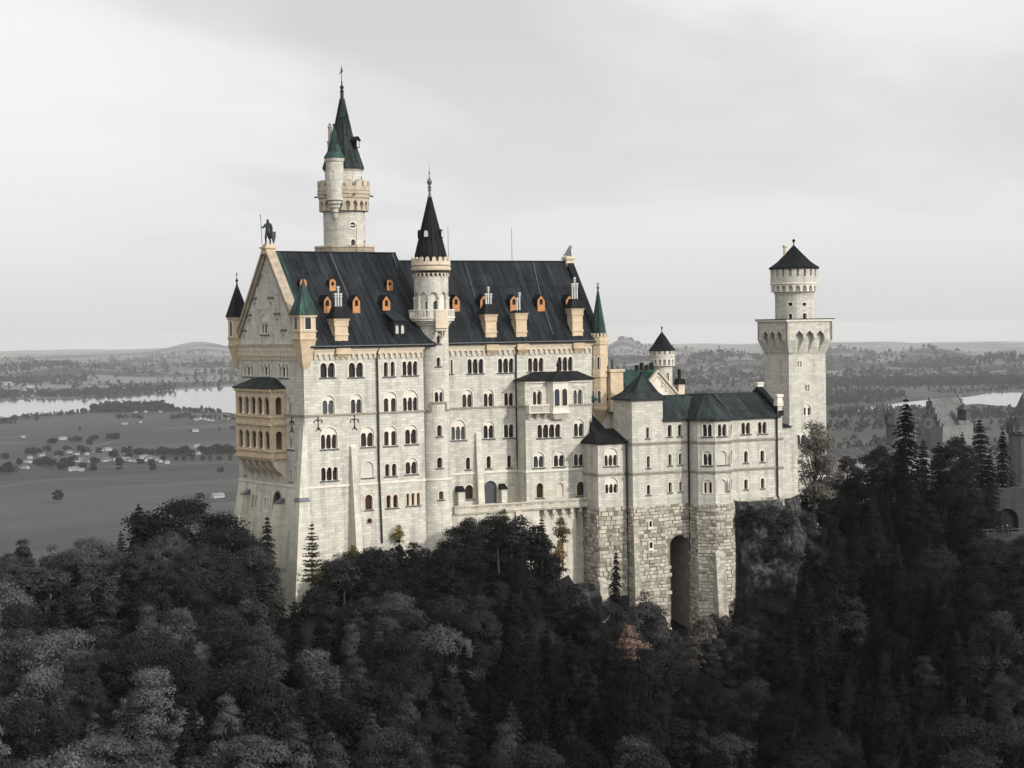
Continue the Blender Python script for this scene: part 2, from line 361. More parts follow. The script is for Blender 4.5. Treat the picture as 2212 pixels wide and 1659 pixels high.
class Wall:
    def __init__(s, root, surf, outline, mt='stone'): s.root = root; s.s = surf; s.o = outline; s.h = []; s.m = mt
    def px(s, Z, l, r, t, b):
        c = (l+r)/2; ul = s.s.at(Z(l, (t+b)/2))[0]; ur = s.s.at(Z(r, (t+b)/2))[0]
        return ul, ur, s.s.at(Z(c, t))[1], s.s.at(Z(c, b))[1]
    def win(s, box, n=1, kind='plain', Z=None, frame='trim', sill=True, label=None, glass='glass', depth=0.42, light_top=None, fw=0.13, pier=None, cols=True):
        l, r, t, b = s.px(Z, *box) if Z else box
        w = r-l
        par = []
        P = pier if pier is not None else (0.24 if cols else 0.42)
        if kind == 'arch':
            ht = s.s.at(Z((box[0]+box[1])/2, light_top))[1] if Z and light_top else b+(t-b)*0.62
            o = archo(l, r, b, t); lo, zs, lw = scallop(l+0.1, r-0.1, b+0.02, ht, n, P)
            d0 = 0.14
        elif kind == 'blind': o = archo(l, r, b, t); lo = None; d0 = 0.16
        else: o, zs, lw = scallop(l, r, b, t, n, P); lo = o; d0 = 0.0
        s.h.append(o); S = s.s; f = MB(); g = grow(o, fw)
        S.slab(f, g, -0.045, 0.0, [o])
        if kind == 'arch':
            S.ring(f, o, 0.0, d0, True); S.sheet(f, grow(o, 0.01), d0, [lo]); S.ring(f, lo, d0, depth, True)
        elif kind == 'blind': S.ring(f, o, 0.0, d0, True)
        else: S.ring(f, o, 0.0, depth, True)
        W_ = f.build('window' if kind != 'blind' else 'blind_window', M[frame], s.root, label)
        if kind == 'blind':
            p = MB(); S.sheet(p, grow(o, 0.02), d0); p.build('panel', M['blind'], W_)
        else:
            p = MB(); S.sheet(p, grow(lo, 0.03), depth-0.02)
            p.build('pane', M[glass], W_)
            if cols and n > 1:
                x0 = lo[0][0]; ww = lo[1][0]-x0; lw = (ww-(n-1)*P)/n; zb = lo[0][1]; zs_ = (ht if kind == 'arch' else t)-lw/2
                for i in range(1, n):
                    u = x0+i*(lw+P)-P/2; c = MB(); dd = d0+0.14; h = zs_-zb; r_ = P*0.36
                    c.tube(S.f(u, dd, zb+0.04), S.f(u, dd, zs_-0.22), r_, r_*0.9, 8)
                    S.band(c, u-P*.52, u+P*.52, zs_-0.24, zs_+0.03, dd-P*.6, dd+P*.6, P*.2); S.band(c, u-P*.5, u+P*.5, zb, zb+0.14, dd-P*.5, dd+P*.5)
                    c.build('column', M['trim'], W_)
            elif n > 1:
                c = MB(); x0 = lo[0][0]; ww = lo[1][0]-x0; lw = (ww-(n-1)*P)/n; zb = lo[0][1]; zs_ = (ht if kind == 'arch' else t)-lw/2
                for i in range(1, n): u = x0+i*(lw+P)-P/2; S.band(c, u-P/2, u+P/2, zb, zs_+0.02, d0+0.03, depth-0.03)
                c.build('mullion', M[frame], W_)
        if sill:
            q = MB(); S.band(q, l-0.2, r+0.2, b-0.2, b-0.005, -0.13, 0.06, 0.03); q.build('sill', M['lead'], W_)
        return W_
    def hole(s, o): s.h.append(o)
    def finish(s, mb): s.s.sheet(mb, s.o, 0.0, s.h)
# ------------------------------------------------------------------ the palace
ZE, ZS, ZB = 57.75, 48.3, 38.35                  # eaves, string course, white plinth band
palace = thing('castle_palace', (10, 5, 22), 'long limestone palace, steep dark slate roof, tall shaded gable at its left end', 'castle')
wl = MB(); tr = MB(); sd = MB(); ld = MB(); dk = MB(); tr2 = MB()
SL = Plane((0, 0), (19.4, 0)); GA = Plane((0, 20.85), (0, 0)); GB = Plane((0, 20.85), (0, 0), 0.13, ZB)
RO = Vector((25, 3.6, 0)); RA = rad(-7); RU = Vector((math.cos(RA), math.sin(RA), 0)); RN = Vector((-RU.y, RU.x, 0))
def RP(x, y, z=0): return RO+RU*x+RN*y+U0*z
SR = Plane(RP(-4, 0), RP(25.2, 0)); SF = Plane(RP(11.87, -3), RP(23.2, -3)); SS = Plane(RP(11.87, 0), RP(11.87, -3))
AP = (10.45, 71.5)                               # gable apex: distance along Y, height
left = Wall(palace, SL, [(-2.3, 18), (19.3, 18), (19.3, ZE+.1), (0, ZE+.1), (0, ZB)])
W = left.win
for b in ((950, 1085, 278, 413), (1213, 1347, 275, 410)): W(b, 2, 'plain', Z2, fw=0.2)
for b in ((1537, 1577, 270, 405), (1600, 1640, 265, 402)): W(b, 1, 'plain', Z2)
W((1710, 1850, 262, 393), 3, 'plain', Z2, fw=0.18)
W((970, 1083, 578, 754), 2, 'arch', Z2, light_top=626, sill=False); W((1232, 1340, 568, 746), 2, 'arch', Z2, light_top=616, sill=False)
W((1537, 1660, 545, 732), 2, 'arch', Z2, light_top=605, cols=False, sill=False); W((1715, 1858, 530, 722), 3, 'arch', Z2, light_top=598, sill=False)
W((955, 1110, 872, 1075), 3, 'arch', Z2, light_top=942); W((1325, 1448, 870, 1055), 2, 'arch', Z2, light_top=925)
W((1540, 1662, 860, 1045), 2, 'arch', Z2, light_top=910, cols=False); W((1735, 1850, 850, 1030), 2, 'arch', Z2, light_top=895)
W((958, 1113, 1243, 1368), 3, 'plain', Z2); W((1337, 1443, 1190, 1340), 1, 'blind', Z2)
W((1550, 1592, 1213, 1328), 1, 'plain', Z2); W((1613, 1656, 1210, 1325), 1, 'plain', Z2); W((1738, 1852, 1157, 1308), 2, 'arch', Z2, light_top=1195)
W((1366, 1434, 1498, 1638), 1, 'plain', Z2, frame='sandtrim', fw=0.22); W((1562, 1668, 1500, 1620), 2, 'plain', Z2, frame='sandtrim', cols=False, fw=0.2); W((1748, 1872, 1483, 1598), 3, 'plain', Z2, frame='sandtrim', cols=False, fw=0.18)
W((1388, 1422, 774, 810), 1, 'plain', Z3, frame='wood', sill=False)
left.finish(wl)
# south front mouldings
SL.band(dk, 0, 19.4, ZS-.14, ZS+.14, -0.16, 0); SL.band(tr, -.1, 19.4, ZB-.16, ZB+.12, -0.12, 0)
SL.band(sd, 0, 19.4, ZE-.25, ZE+.05, -0.55, 0.0, .2); SL.band(sd, 0, 19.4, ZE-.55, ZE-.25, -0.3, 0.0); SL.frieze(sd, 1.6, 19.2, ZE-.55, 1.15, 0.88)
def buttress(S, mb, u, v0, v1, w0, w1, d0, d1, cap=True):
    a = [S.f(u-w0/2, -d0, v0), S.f(u+w0/2, -d0, v0), S.f(u+w0/2, .1, v0), S.f(u-w0/2, .1, v0)]; b = [S.f(u-w1/2, -d1, v1), S.f(u+w1/2, -d1, v1), S.f(u+w1/2, .1, v1), S.f(u-w1/2, .1, v1)]
    mb.hexa(a, b)
    if cap: mb.hexa(b, [S.f(u-w1/2, -.02, v1+d1*1.1), S.f(u+w1/2, -.02, v1+d1*1.1), S.f(u+w1/2, .1, v1+d1*1.1), S.f(u-w1/2, .1, v1+d1*1.1)])
bt = MB(); u0 = SL.at(Z2(1250, 1060))[0]; buttress(SL, bt, u0, 20, SL.at(Z2(1250, 1060))[1], 1.15, 0.85, 2.3, 0.35)
bt.build('buttress', M['stone_low'], palace)
# corner buttress, thicker below its little slate ledge
cb = MB(); zc = SL.at(Z2(760, 1530))[1]
cb.hexa([(-1.3, -.5, zc), (.12, -.5, zc), (.12, 0.7, zc), (-1.3, 0.7, zc)], [(-.25, -.1, 47), (.3, -.1, 47), (.3, 1, 47), (-.25, 1, 47)])
cb.hexa([(-3.0, -1.4, 18), (-.35, -1.4, 18), (-.35, 2, 18), (-3.0, 2, 18)], [(-1.42, -.75, zc-.5), (.18, -.75, zc-.5), (.18, 0.9, zc-.5), (-1.42, 0.9, zc-.5)])
c_ = cb.build('corner_buttress', M['stone_low'], palace)
q = MB(); q.hexa([(-1.5, -.85, zc-.5), (.24, -.85, zc-.5), (.24, 1.0, zc-.5), (-1.5, 1.0, zc-.5)], [(-1.3, -.5, zc+.05), (.12, -.5, zc+.05), (.12, 0.7, zc+.05), (-1.3, 0.7, zc+.05)]); q.build('slate_ledge', M['lead'], c_)
# ---- gable end
gu = Wall(palace, GA, [(0, ZB), (20.85, ZB), (20.85, ZE), (20.85-.1, ZE+.35), (20.85-AP[0]+.3, AP[1]), (20.85-AP[0]-.3, AP[1]), (.1, ZE+.35), (0, ZE)])
G = gu.win
for b in ((243, 326, 283, 403), (403, 486, 283, 404), (567, 653, 288, 415)): G(b, 3, 'plain', Z2, pier=0.5)
G((645, 696, 592, 757), 2, 'arch', Z2, light_top=632, sill=False, pier=.4); G((650, 704, 910, 1078), 2, 'arch', Z2, light_top=950, pier=.4)
G((669, 690, 1262, 1375), 1, 'plain', Z2); G((244, 263, 1245, 1318), 1, 'plain', Z2)
G((397, 473, 1010, 1200), 3, 'arch', Z1, light_top=1078, pier=.4)
for b in ((362, 466, 640, 955), (330, 370, 900, 1105), (478, 518, 895, 1100), (277, 326, 1050, 1288), (533, 580, 1043, 1288), (226, 266, 1200, 1288), (592, 632, 1193, 1288)): G(b, 1, 'blind', Z1, sill=False, fw=0.1)
gu.finish(wl)
gb = Wall(palace, GB, [(-2.8, 18), (21.0, 18), (20.85, ZB), (0, ZB)], 'stone_low'); low = MB()
for b, n, fr, gl in (((207, 238, 1477, 1605), 1, 'sandtrim', 'glass'), ((318, 362, 1500, 1620), 2, 'sandtrim', 'glass'), ((428, 469, 1522, 1638), 2, 'trim', 'glassblue'), ((510, 570, 1472, 1850), 1, 'wood', 'glass')):
    gb.win(b, n, 'plain', Z2, frame=fr, glass=gl, cols=False, sill=False, fw=0.25)
gb.finish(low); low.build('battered_base', M['stone_low'], palace)
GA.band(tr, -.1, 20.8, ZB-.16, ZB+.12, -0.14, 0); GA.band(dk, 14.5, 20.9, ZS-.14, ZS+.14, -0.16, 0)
GA.band(sd, -.3, 20.85, ZE+.02, ZE+.5, -0.5, 0.05, .2); GA.band(sd, 0, 20.85, ZE-.55, ZE+.02, -0.28, 0.0); GA.frieze(sd, .5, 20.4, ZE-.55, 1.25, 0.72)
# raking cornices of the gable and its wall-top coping
vg = MB()
for s in (-1, 1):
    e = Vector((0, AP[0]+s*10.9, ZE+.2)); a = Vector((0, AP[0], AP[1]+.45)); d = (e-a).normalized(); n = Vector((0, -d.z*(-s), d.y*(-s)))
    if n.z < 0: n = -n
    for x0, x1, h0, h1 in ((-.55, .9, 0, .35), (-.32, .9, -.55, 0)):
        q = [a+n*h0, a+n*h1, e+n*h1, e+n*h0]
        vg.face([p+Vector((x0, 0, 0)) for p in q]); vg.face([p+Vector((x1, 0, 0)) for p in q[::-1]])
        for i in range(4): vg.face([q[i]+Vector((x0, 0, 0)), q[i]+Vector((x1, 0, 0)), q[(i+1) % 4]+Vector((x1, 0, 0)), q[(i+1) % 4]+Vector((x0, 0, 0))])
vg.build('gable_cornice', M['verge'], palace)
for z, u0_, u1_ in ((867, 310, 365), (860, 468, 522), (1020, 262, 315), (1008, 527, 580), (1166, 212, 268), (1160, 588, 640)):
    a = GA.at(Z1(u0_, z)); b = GA.at(Z1(u1_, z)); GA.band(ld, a[0], b[0], a[1]-.12, a[1]+.12, -.2, 0)
for zx, zy, zt in ((285, 1560, 1490), (600, 1640, 1575)):
    a = GB.at(Z2(zx, zt)); gm = MB(); buttress(GB, gm, a[0], 18, a[1], 1.3, 1.2, 2.4, 1.1, False); g_ = gm.build('buttress', M['stone_low'], palace)
    q = MB(); v = a[1]; q.hexa([GB.f(a[0]-.68, -1.2, v-.05), GB.f(a[0]+.68, -1.2, v-.05), GB.f(a[0]+.68, .1, v-.05), GB.f(a[0]-.68, .1, v-.05)], [GB.f(a[0]-.6, -.02, v+.7), GB.f(a[0]+.6, -.02, v+.7), GB.f(a[0]+.6, .1, v+.7), GB.f(a[0]-.6, .1, v+.7)]); q.build('slate_cap', M['lead'], g_)
# hidden flanks close the body of the building
wl.face([(19.3, 0, 18), (19.3, 1.2, 18), (19.3, 1.2, ZE), (19.3, 0, ZE)]); wl.face([(21, 0.6, 18), (21, 20.85, 18), (21, 20.85, ZE), (21, 10.45, 71), (21, 0.6, ZE)]); wl.face([(21, 20.85, 18), (0, 20.85, 18), (0, 20.85, ZE), (21, 20.85, ZE)])
wl.face([(-2.6, 20.85, 18), (-2.6, 24, 18), (0, 21, ZB), (0, 20.85, ZB)])
# ---- right half
SRo = 4.0                                        # SR starts at x = -4 in the right half's frame
right = Wall(palace, SR, [(0, 18), (29.2, 18), (29.2, ZE+.1), (0, ZE+.1)])
W = right.win
W((378, 399, 128, 260), 1, 'plain', Z5); W((535, 682, 122, 257), 3, 'plain', Z5, fw=.18); W((818, 962, 118, 250), 3, 'plain', Z5, fw=.18); W((1095, 1238, 113, 240), 3, 'plain', Z5, fw=.18); W((1370, 1508, 104, 234), 3, 'plain', Z5, fw=.18)
W((486, 584, 410, 570), 2, 'arch', Z5, light_top=450, sill=False); W((684, 779, 403, 564), 2, 'arch', Z5, light_top=443, sill=False); W((874, 968, 397, 556), 2, 'arch', Z5, light_top=437, sill=False)
W((384, 520, 686, 874), 3, 'arch', Z5, light_top=750); W((682, 784, 698, 860), 2, 'arch', Z5, light_top=738); W((872, 972, 692, 852), 2, 'arch', Z5, light_top=730)
W((520, 562, 1034, 1145), 1, 'plain', Z5); W((711, 753, 1022, 1136), 1, 'plain', Z5); W((902, 942, 1014, 1128), 1, 'plain', Z5)
W((512, 590, 1290, 1422), 1, 'plain', Z5, frame='sandtrim', fw=.25); g_ = W((685, 810, 1250, 1462), 1, 'plain', Z5, frame='stone', glass='gate', sill=False, fw=.06, depth=.3); g_.name = 'gate'
W((898, 980, 1272, 1405), 1, 'blind', Z5, frame='sandtrim', sill=False, fw=.18)
right.finish(wl)
bay = Wall(palace, SF, [(0, 18), (11.35, 18), (11.35, 52.2), (0, 52.2)])
W = bay.win
W((1140, 1226, 408, 550), 2, 'arch', Z5, light_top=425, sill=False); W((1514, 1602, 395, 545), 2, 'arch', Z5, light_top=412, sill=False)
W((1182, 1395, 728, 852), 4, 'plain', Z5); W((1520, 1616, 680, 842), 2, 'arch', Z5, light_top=720)
W((1146, 1248, 985, 1130), 2, 'arch', Z5, light_top=1022); W((1334, 1436, 977, 1120), 2, 'arch', Z5, light_top=1014); W((1520, 1618, 968, 1112), 2, 'arch', Z5, light_top=1005)
W((1174, 1238, 1272, 1408), 1, 'plain', Z5, frame='sandtrim', fw=.2); W((1358, 1424, 1272, 1400), 1, 'blind', Z5, frame='sandtrim', sill=False, fw=.15); W((1548, 1620, 1260, 1388), 1, 'plain', Z5, frame='sandtrim', fw=.2)
bay.finish(wl)
Wall(palace, SS, [(0, 18), (3, 18), (3, 52.2), (0, 52.2)]).finish(wl)
wl.face([RP(23.2, -3, 18), RP(23.2, 0, 18), RP(23.2, 0, 52.2), RP(23.2, -3, 52.2)])
wl.face([RP(25.2, 0, 18), RP(25.2, 18, 18), RP(25.2, 18, ZE), RP(25.2, 9, 70), RP(25.2, 0, ZE)]); wl.face([RP(25.2, 18, 18), RP(-4, 18, 18), RP(-4, 18, ZE), RP(25.2, 18, ZE)])
for S, a, b in ((SR, 0, 15.8), (SS, 0, 3), (SF, -.16, 11.35)):
    S.band(dk, a, b, ZS-.14, ZS+.14, -0.16, 0); S.band(tr2, a, b, ZB+.1, ZB+.36, -0.12, 0)
SR.band(sd, 0, 29.2, ZE-.2, ZE+.1, -0.55, 0, .2); SR.band(sd, 0, 29.2, ZE-.5, ZE-.2, -0.3, 0); SR.frieze(sd, 4.4, 28.9, ZE-.5, 1.15, 0.88)
tb = MB(); SF.band(tb, -.1, 11.4, 51.75, 52.15, -.2, 0); SF.frieze(tb, .9, 2.9, 51.35, .4, .3, .08); SF.frieze(tb, 8.2, 10.4, 51.35, .4, .3, .08); tb.build('bay_cornice', M['trim'], palace)
mm = MB(); u, v = SR.at(Z5(632, 820)); buttress(SR, mm, u, 20, v, 1.25, .9, 2.0, .3); mm.build('buttress', M['stone_low'], palace)
for a in ((415, 490, 1318, 1475), (815, 878, 1295, 1450)):
    u0_, u1_, t_, b_ = right.px(Z5, *a); mm = MB(); mm.hexa([SR.f(u0_+.2, -.95, b_-1), SR.f(u1_, -.95, b_-1), SR.f(u1_, 0, b_-1), SR.f(u0_+.2, 0, b_-1)], [SR.f(u0_+.2, -.95, t_-.5), SR.f(u1_, -.95, t_-.5), SR.f(u1_, 0, t_-.5), SR.f(u0_+.2, 0, t_-.5)])
    g_ = mm.build('pier', M['stone'], palace); q = MB(); q.hexa([SR.f(u0_+.1, -1.1, t_-.5), SR.f(u1_+.1, -1.1, t_-.5), SR.f(u1_+.1, 0, t_-.5), SR.f(u0_+.1, 0, t_-.5)], [SR.f(u0_+.2, -.1, t_+.3), SR.f(u1_, -.1, t_+.3), SR.f(u1_, 0, t_+.3), SR.f(u0_+.2, 0, t_+.3)]); q.build('slate_cap', M['slate2'], g_)
# bay roof: a low hip against the recessed wall
br = MB(); e = .5; zr0 = 52.2; zr1 = 53.35
pts = [RP(11.87-e, 0, zr0), RP(11.87-e, -3-e, zr0), RP(23.2+e, -3-e, zr0), RP(23.2+e, 0, zr0)]; tp = [RP(14.9, -.05, zr1), RP(22.4, -.05, zr1)]
br.face([pts[1], pts[2], tp[1], tp[0]]); br.face([pts[0], pts[1], tp[0]]); br.face([pts[2], pts[3], tp[1]]); br.face(pts[::-1]); 
for i in range(3): br.face([pts[i]-U0*.12, pts[i+1]-U0*.12, pts[i+1], pts[i]])
broof = br.build('bay_roof', M['slate2'], palace)
# oriel with its own pointed roof and balcony
ox = SF.at(Z5(1368, 500))[0]; z0 = SF.at(Z5(1368, 612), -1.3)[1]; z1 = SF.at(Z5(1368, 330), -1.3)[1]
orl = MB(); hexo = [(-1.75, 0), (-1.3, -1.1), (1.3, -1.1), (1.75, 0)]
P_ = lambda k, d, v: SF.f(ox+k, d, v)
orl.hexa([P_(a, b, z0) for a, b in hexo], [P_(a, b, z1) for a, b in hexo])
orl.hexa([P_(a*1.12, b*1.15, z0-.3) for a, b in hexo], [P_(a*1.12, b*1.15, z0) for a, b in hexo]); orl.hexa([P_(a*.6, b*.5, z0-1.2) for a, b in hexo], [P_(a*1.05, b*1.05, z0-.3) for a, b in hexo]); orl.hexa([P_(a*1.1, b*1.12, z1-.25) for a, b in hexo], [P_(a*1.1, b*1.12, z1) for a, b in hexo])
oo = orl.build('oriel', M['trim'], palace)
for k in (-.68, .62):
    w_ = MB(); o = archo(ox+k-.42, ox+k+.42, z0+.85, z0+3.4); SF.slab(w_, grow(o, .12), -1.19, -1.09, [o]); w2 = w_.build('oriel_window', M['trim'], oo); 
    p = MB(); SF.sheet(p, o, -1.115); p.build('oriel_pane', M['glass'], oo)
rf = MB(); rb = [P_(a*1.3, b*1.35, z1) for a, b in hexo]; rf.pyramid(rb, P_(0, -.2, zr1+.35)); rf.lathe((P_(0, -.2, 0).x, P_(0, -.2, 0).y), [(.12, zr1+.3), (.1, zr1+.8), (.26, zr1+1.0), (.1, zr1+1.25), (.03, zr1+1.7)], 8); rf.build('oriel_roof', M['slate2'], oo)
bb = MB(); u0_ = SF.at(Z5(1100, 600), -.8)[0]; u1_ = SF.at(Z5(1288, 600), -.8)[0]
SF.band(bb, u0_, u1_, z0-.15, z0+.02, -1.15, 0); SF.band(bb, u0_, u1_, z0+1.0, z0+1.16, -1.12, -.9)
for i in range(12): u = u0_+.12+(u1_-u0_-.24)*i/11; SF.band(bb, u-.06, u+.06, z0, z0+1.0, -1.07, -.94)
SF.band(bb, u0_, u0_+.2, z0, z0+1.1, -1.1, 0)
for i in range(3): u = u0_+.4+1.3*i; SF.band(bb, u-.2, u+.2, z0-1.0, z0-.15, -1.0, 0, .8)
bb.build('balcony', M['trim'], palace)
# roofs -------------------------------------------------------------
def roof(mb, fr, x0, x1, yr, zr, ye, ze, yb, x1e=None, x0e=None):
    x1e = x1 if x1e is None else x1e; x0e = x0 if x0e is None else x0e
    A, B, Cc, D, E_, F_ = fr(x0e, ye, ze), fr(x1e, ye, ze), fr(x1, yr, zr), fr(x0, yr, zr), fr(x1e, yb, ze), fr(x0e, yb, ze)
    mb.face([A, B, Cc, D]); mb.face([E_, F_, D, Cc]); mb.face([B, E_, Cc]); mb.face([F_, A, D]); mb.face([A-U0*.16, B-U0*.16, B, A]); mb.face([A-U0*.16, F_-U0*.16, E_-U0*.16, B-U0*.16]); mb.face([B-U0*.16, E_-U0*.16, E_, B])
    n = int((x1e-x0e)/1.05); dn = (Cc-B).cross(A-B).normalized(); dn = dn if dn.z > 0 else -dn
    for i in range(1, n):                        # standing seams
        t = i/n; p = A.lerp(B, t); q = D.lerp(Cc, t); s = (B-A).normalized()*.035
        mb.hexa([p-s, p+s, q+s, q-s], [p-s+dn*.055, p+s+dn*.055, q+s+dn*.055, q-s+dn*.055])
    s = (Cc-D).normalized(); mb.tube(D, Cc, .16, None, 6)
LP = lambda x, y, z: Vector((x, y, z))
r1 = MB(); roof(r1, LP, .9, 21.2, AP[0], 71.4, -.75, ZE+.05, 21.6); R1 = r1.build('roof', M['slate'], palace)
def roofline(par, pts, o, n, r, mt, nm): q = [hit(p, o, n)+n*.1 for p in pts]; k = MB(); [k.tube(a, b, r, None, 4) for a, b in zip(q, q[1:])]; k.build(nm, M[mt], par)
nL = Vector((0, -(71.4-ZE-.05), AP[0]+.75)).normalized(); oL = Vector((0, -.75, ZE+.05))
roofline(R1, [Z1(1035, 445), Z1(1120, 650), Z1(1225, 900)], oL, nL, .07, 'lead', 'roof_conductor'); roofline(R1, [Z1(1615, 455), Z1(1660, 590)], oL, nL, .06, 'lead', 'roof_conductor')
k = MB(); w_ = .9
for i in range(9): t0, t1 = i/9, (i+1)/9; f0 = Vector((1.0, -.75+(AP[0]+.75)*t0, ZE+.05+(71.35-ZE)*t0))+nL*.12; f1 = Vector((1.0, -.75+(AP[0]+.75)*t1, ZE+.05+(71.35-ZE)*t1))+nL*.12; k.face([f0, f0+Vector((w_, 0, 0)), f1+Vector((w_, 0, 0)), f1])
k.build('copper_flashing', M['copper'], R1)
r2 = MB(); roof(r2, RP, -5.5, 25.9, 9, 70.35, -.75, ZE+.1, 18.7); R2 = r2.build('roof', M['slate'], palace)
sR = (70.35-ZE-.1)/9.75; nR = (-RN*sR+U0).normalized(); oR = RP(0, -.75, ZE+.1)
roofline(R2, [Z4(508, 300), Z4(560, 470), Z4(600, 620)], oR, nR, .06, 'lead', 'roof_conductor'); roofline(R2, [Z4(1140, 300), Z4(1195, 540), Z4(1260, 770), Z4(1325, 970)], oR, nR, .06, 'lead', 'roof_conductor'); roofline(R2, [Z4(400, 505), Z4(900, 508), Z4(1500, 510)], oR, nR, .05, 'iron', 'snow_guard')
gt = MB(); SL.band(gt, .8, 20.6, ZE+.06, ZE+.2, -1.0, -.7); SR.band(gt, 0, 29.2, ZE+.11, ZE+.25, -1.0, -.7); gt.build('gutter', M['lead'], palace)
cp = MB(); a = RP(25.6, -.5, ZE+.2); b = RP(25.6, 9, 70.6); k = RU*1.15; cp.hexa([a-U0*.4, a+k-U0*.4, b+k-U0*.4, b-U0*.4], [a+U0*.45, a+k+U0*.45, b+k+U0*.45, b+U0*.45]); a = RP(25.6, 18.5, ZE+.2)
cp.hexa([b-U0*.4, b+k-U0*.4, a+k-U0*.4, a-U0*.4], [b+U0*.45, b+k+U0*.45, a+k+U0*.45, a+U0*.45]); cp.build('gable_coping', M['slate2'], palace)
nL = Vector((0, -(71.4-ZE-.05), AP[0]+.75)).normalized(); oL = Vector((0, -.75, ZE+.05)); sR = (70.35-ZE-.1)/9.75; nR = (-RN*sR+U0).normalized(); oR = RP(0, -.75, ZE+.1)
def dormer(Z, l, r, t, b, o, n, U, Nn, par, rnd=False):
    p = hit(Z((l+r)/2, b), o, n); k = hit(Z(r, b), o, n)-hit(Z(l, b), o, n); w = abs(k.dot(U)); up = hit(Z((l+r)/2, t), p, Nn); h = up.z-p.z
    S = Plane(p-U*w/2-Nn*.35, p+U*w/2-Nn*.35); z0 = p.z; hw = h*(.62 if not rnd else .66)
    out = [(0, z0-.5), (w, z0-.5), (w, z0+hw), (w/2, z0+h), (0, z0+hw)] if not rnd else archo(0, w, z0-.4, z0+h)
    ho = archo(w*.27, w*.73, z0+.28*h, z0+.72*h, 6)
    f = MB(); S.slab(f, grow(out, .02), 0, .12, [ho]); S.ring(f, ho, .0, .2, True); d = f.build('dormer', M['orange'], par)
    p2 = MB(); S.sheet(p2, grow(ho, .02), .14); p2.build('dormer_pane', M['glass'], par)
    c = MB(); D = h*1.25
    S.slab(c, out, .12, D); 
    if not rnd:
        for s_ in (-1, 1):
            e_ = w/2+s_*(w/2+.14); c.hexa([S.f(w/2, -.08, z0+h+.02), S.f(w/2, D, z0+h+.02), S.f(e_, D, z0+hw-.1), S.f(e_, -.08, z0+hw-.1)], [S.f(w/2, -.08, z0+h+.12), S.f(w/2, D, z0+h+.12), S.f(e_, D, z0+hw), S.f(e_, -.08, z0+hw)])
    c.build('dormer_roof', M['slate2'], par)
for l, r, t, b in ((975, 1040, 842, 975), (1243, 1308, 842, 975), (1520, 1586, 842, 978)): dormer(Z1, l, r, t, b, oL, nL, Vector((1, 0, 0)), Vector((0, 1, 0)), R1)
for l, r, t, b in ((757, 813, 688, 768), (1028, 1083, 690, 770), (1560, 1611, 695, 768)): dormer(Z1, l, r, t, b, oL, nL, Vector((1, 0, 0)), Vector((0, 1, 0)), R1, True)
for l in (390, 648, 925, 1177, 1440): dormer(Z4, l, l+64, 600, 722, oR, nR, RU, RN, R2)
# shed dormer
p = hit(Z1(1682, 1215), oL, nL); sh = MB(); S = Plane(p+Vector((-1.0, -.3, 0)), p+Vector((1.0, -.3, 0))); ho = [archo(.25, .85, p.z+.35, p.z+1.6), archo(1.15, 1.75, p.z+.35, p.z+1.6)]
S.slab(sh, [(0, p.z-.3), (2, p.z-.3), (2, p.z+2.1), (0, p.z+2.1)], 0, 2.6, ho); sh.hexa([S.f(-.15, -.2, p.z+2.1), S.f(2.15, -.2, p.z+2.1), S.f(2.15, 4.2, p.z+4.1), S.f(-.15, 4.2, p.z+4.1)], [S.f(-.15, -.2, p.z+2.25), S.f(2.15, -.2, p.z+2.25), S.f(2.15, 4.2, p.z+4.25), S.f(-.15, 4.2, p.z+4.25)])
sh.build('shed_dormer', M['slate'], R1); q = MB()
for h in ho: S.sheet(q, grow(h, .01), .15)
q.build('dormer_pane', M['blind'], R1)
# chimney piers on the eaves, with hoods and clay pots
def chimney(Z, l, r, tb, bb_, S, pots, hood, pt, corb=True):
    u0 = S.at(Z(l, bb_))[0]; u1 = S.at(Z(r, bb_))[0]; zt = S.at(Z((l+r)/2, tb))[1]; zp = S.at(Z((l+r)/2, pt))[1]; w = u1-u0; c = (u0+u1)/2
    f = MB(); S.band(f, u0, u1, ZE+.25, zt, -.1, 1.5); S.band(f, u0-.12, u1+.12, zt-.85, zt-.3, -.2, 1.6, .1); S.band(f, u0-.25, u1+.25, zt-.3, zt, -.32, 1.7, .1); S.band(f, u0-.1, u1+.1, ZE+1.6, ZE+1.85, -.2, 1.6)
    if corb: S.band(f, u0-.1, u1+.1, ZE-1.0, ZE+.1, -.62, 0); S.band(f, u0+.1, u1-.1, ZE-1.7, ZE-1.0, -.58, 0, .5)
    S.frieze(f, u0-.1, u1+.1, zt-.85, .3, .3, .17)
    ch = f.build('chimney', M['sand'], palace); zh = zt+hood*.016
    q = MB(); q.hexa([S.f(u0-.35, -.4, zt), S.f(u1+.35, -.4, zt), S.f(u1+.35, 1.8, zt), S.f(u0-.35, 1.8, zt)], [S.f(c-w*.38, .2, zh), S.f(c+w*.38, .2, zh), S.f(c+w*.38, 1.2, zh), S.f(c-w*.38, 1.2, zh)]); q.build('chimney_hood', M['slate2'], ch)
    for du, dh in pots:
        k = MB(); b = S.f(c+du, .7, 0); h = zh+(zp-zh)*dh; k.lathe((b.x, b.y), [(.13, zh-.1), (.13, h-.62), (.24, h-.6), (.24, h-.48), (.13, h-.46), (.13, h-.3), (.25, h-.28), (.25, h-.12), (.15, h-.1), (.15, h)], 8); k.build('chimney_pot', M['white'], ch)
chimney(Z1, 1085, 1205, 1052, 1235, SL, [(-.42, .66), (0, 1), (.42, .66)], 105, 752)
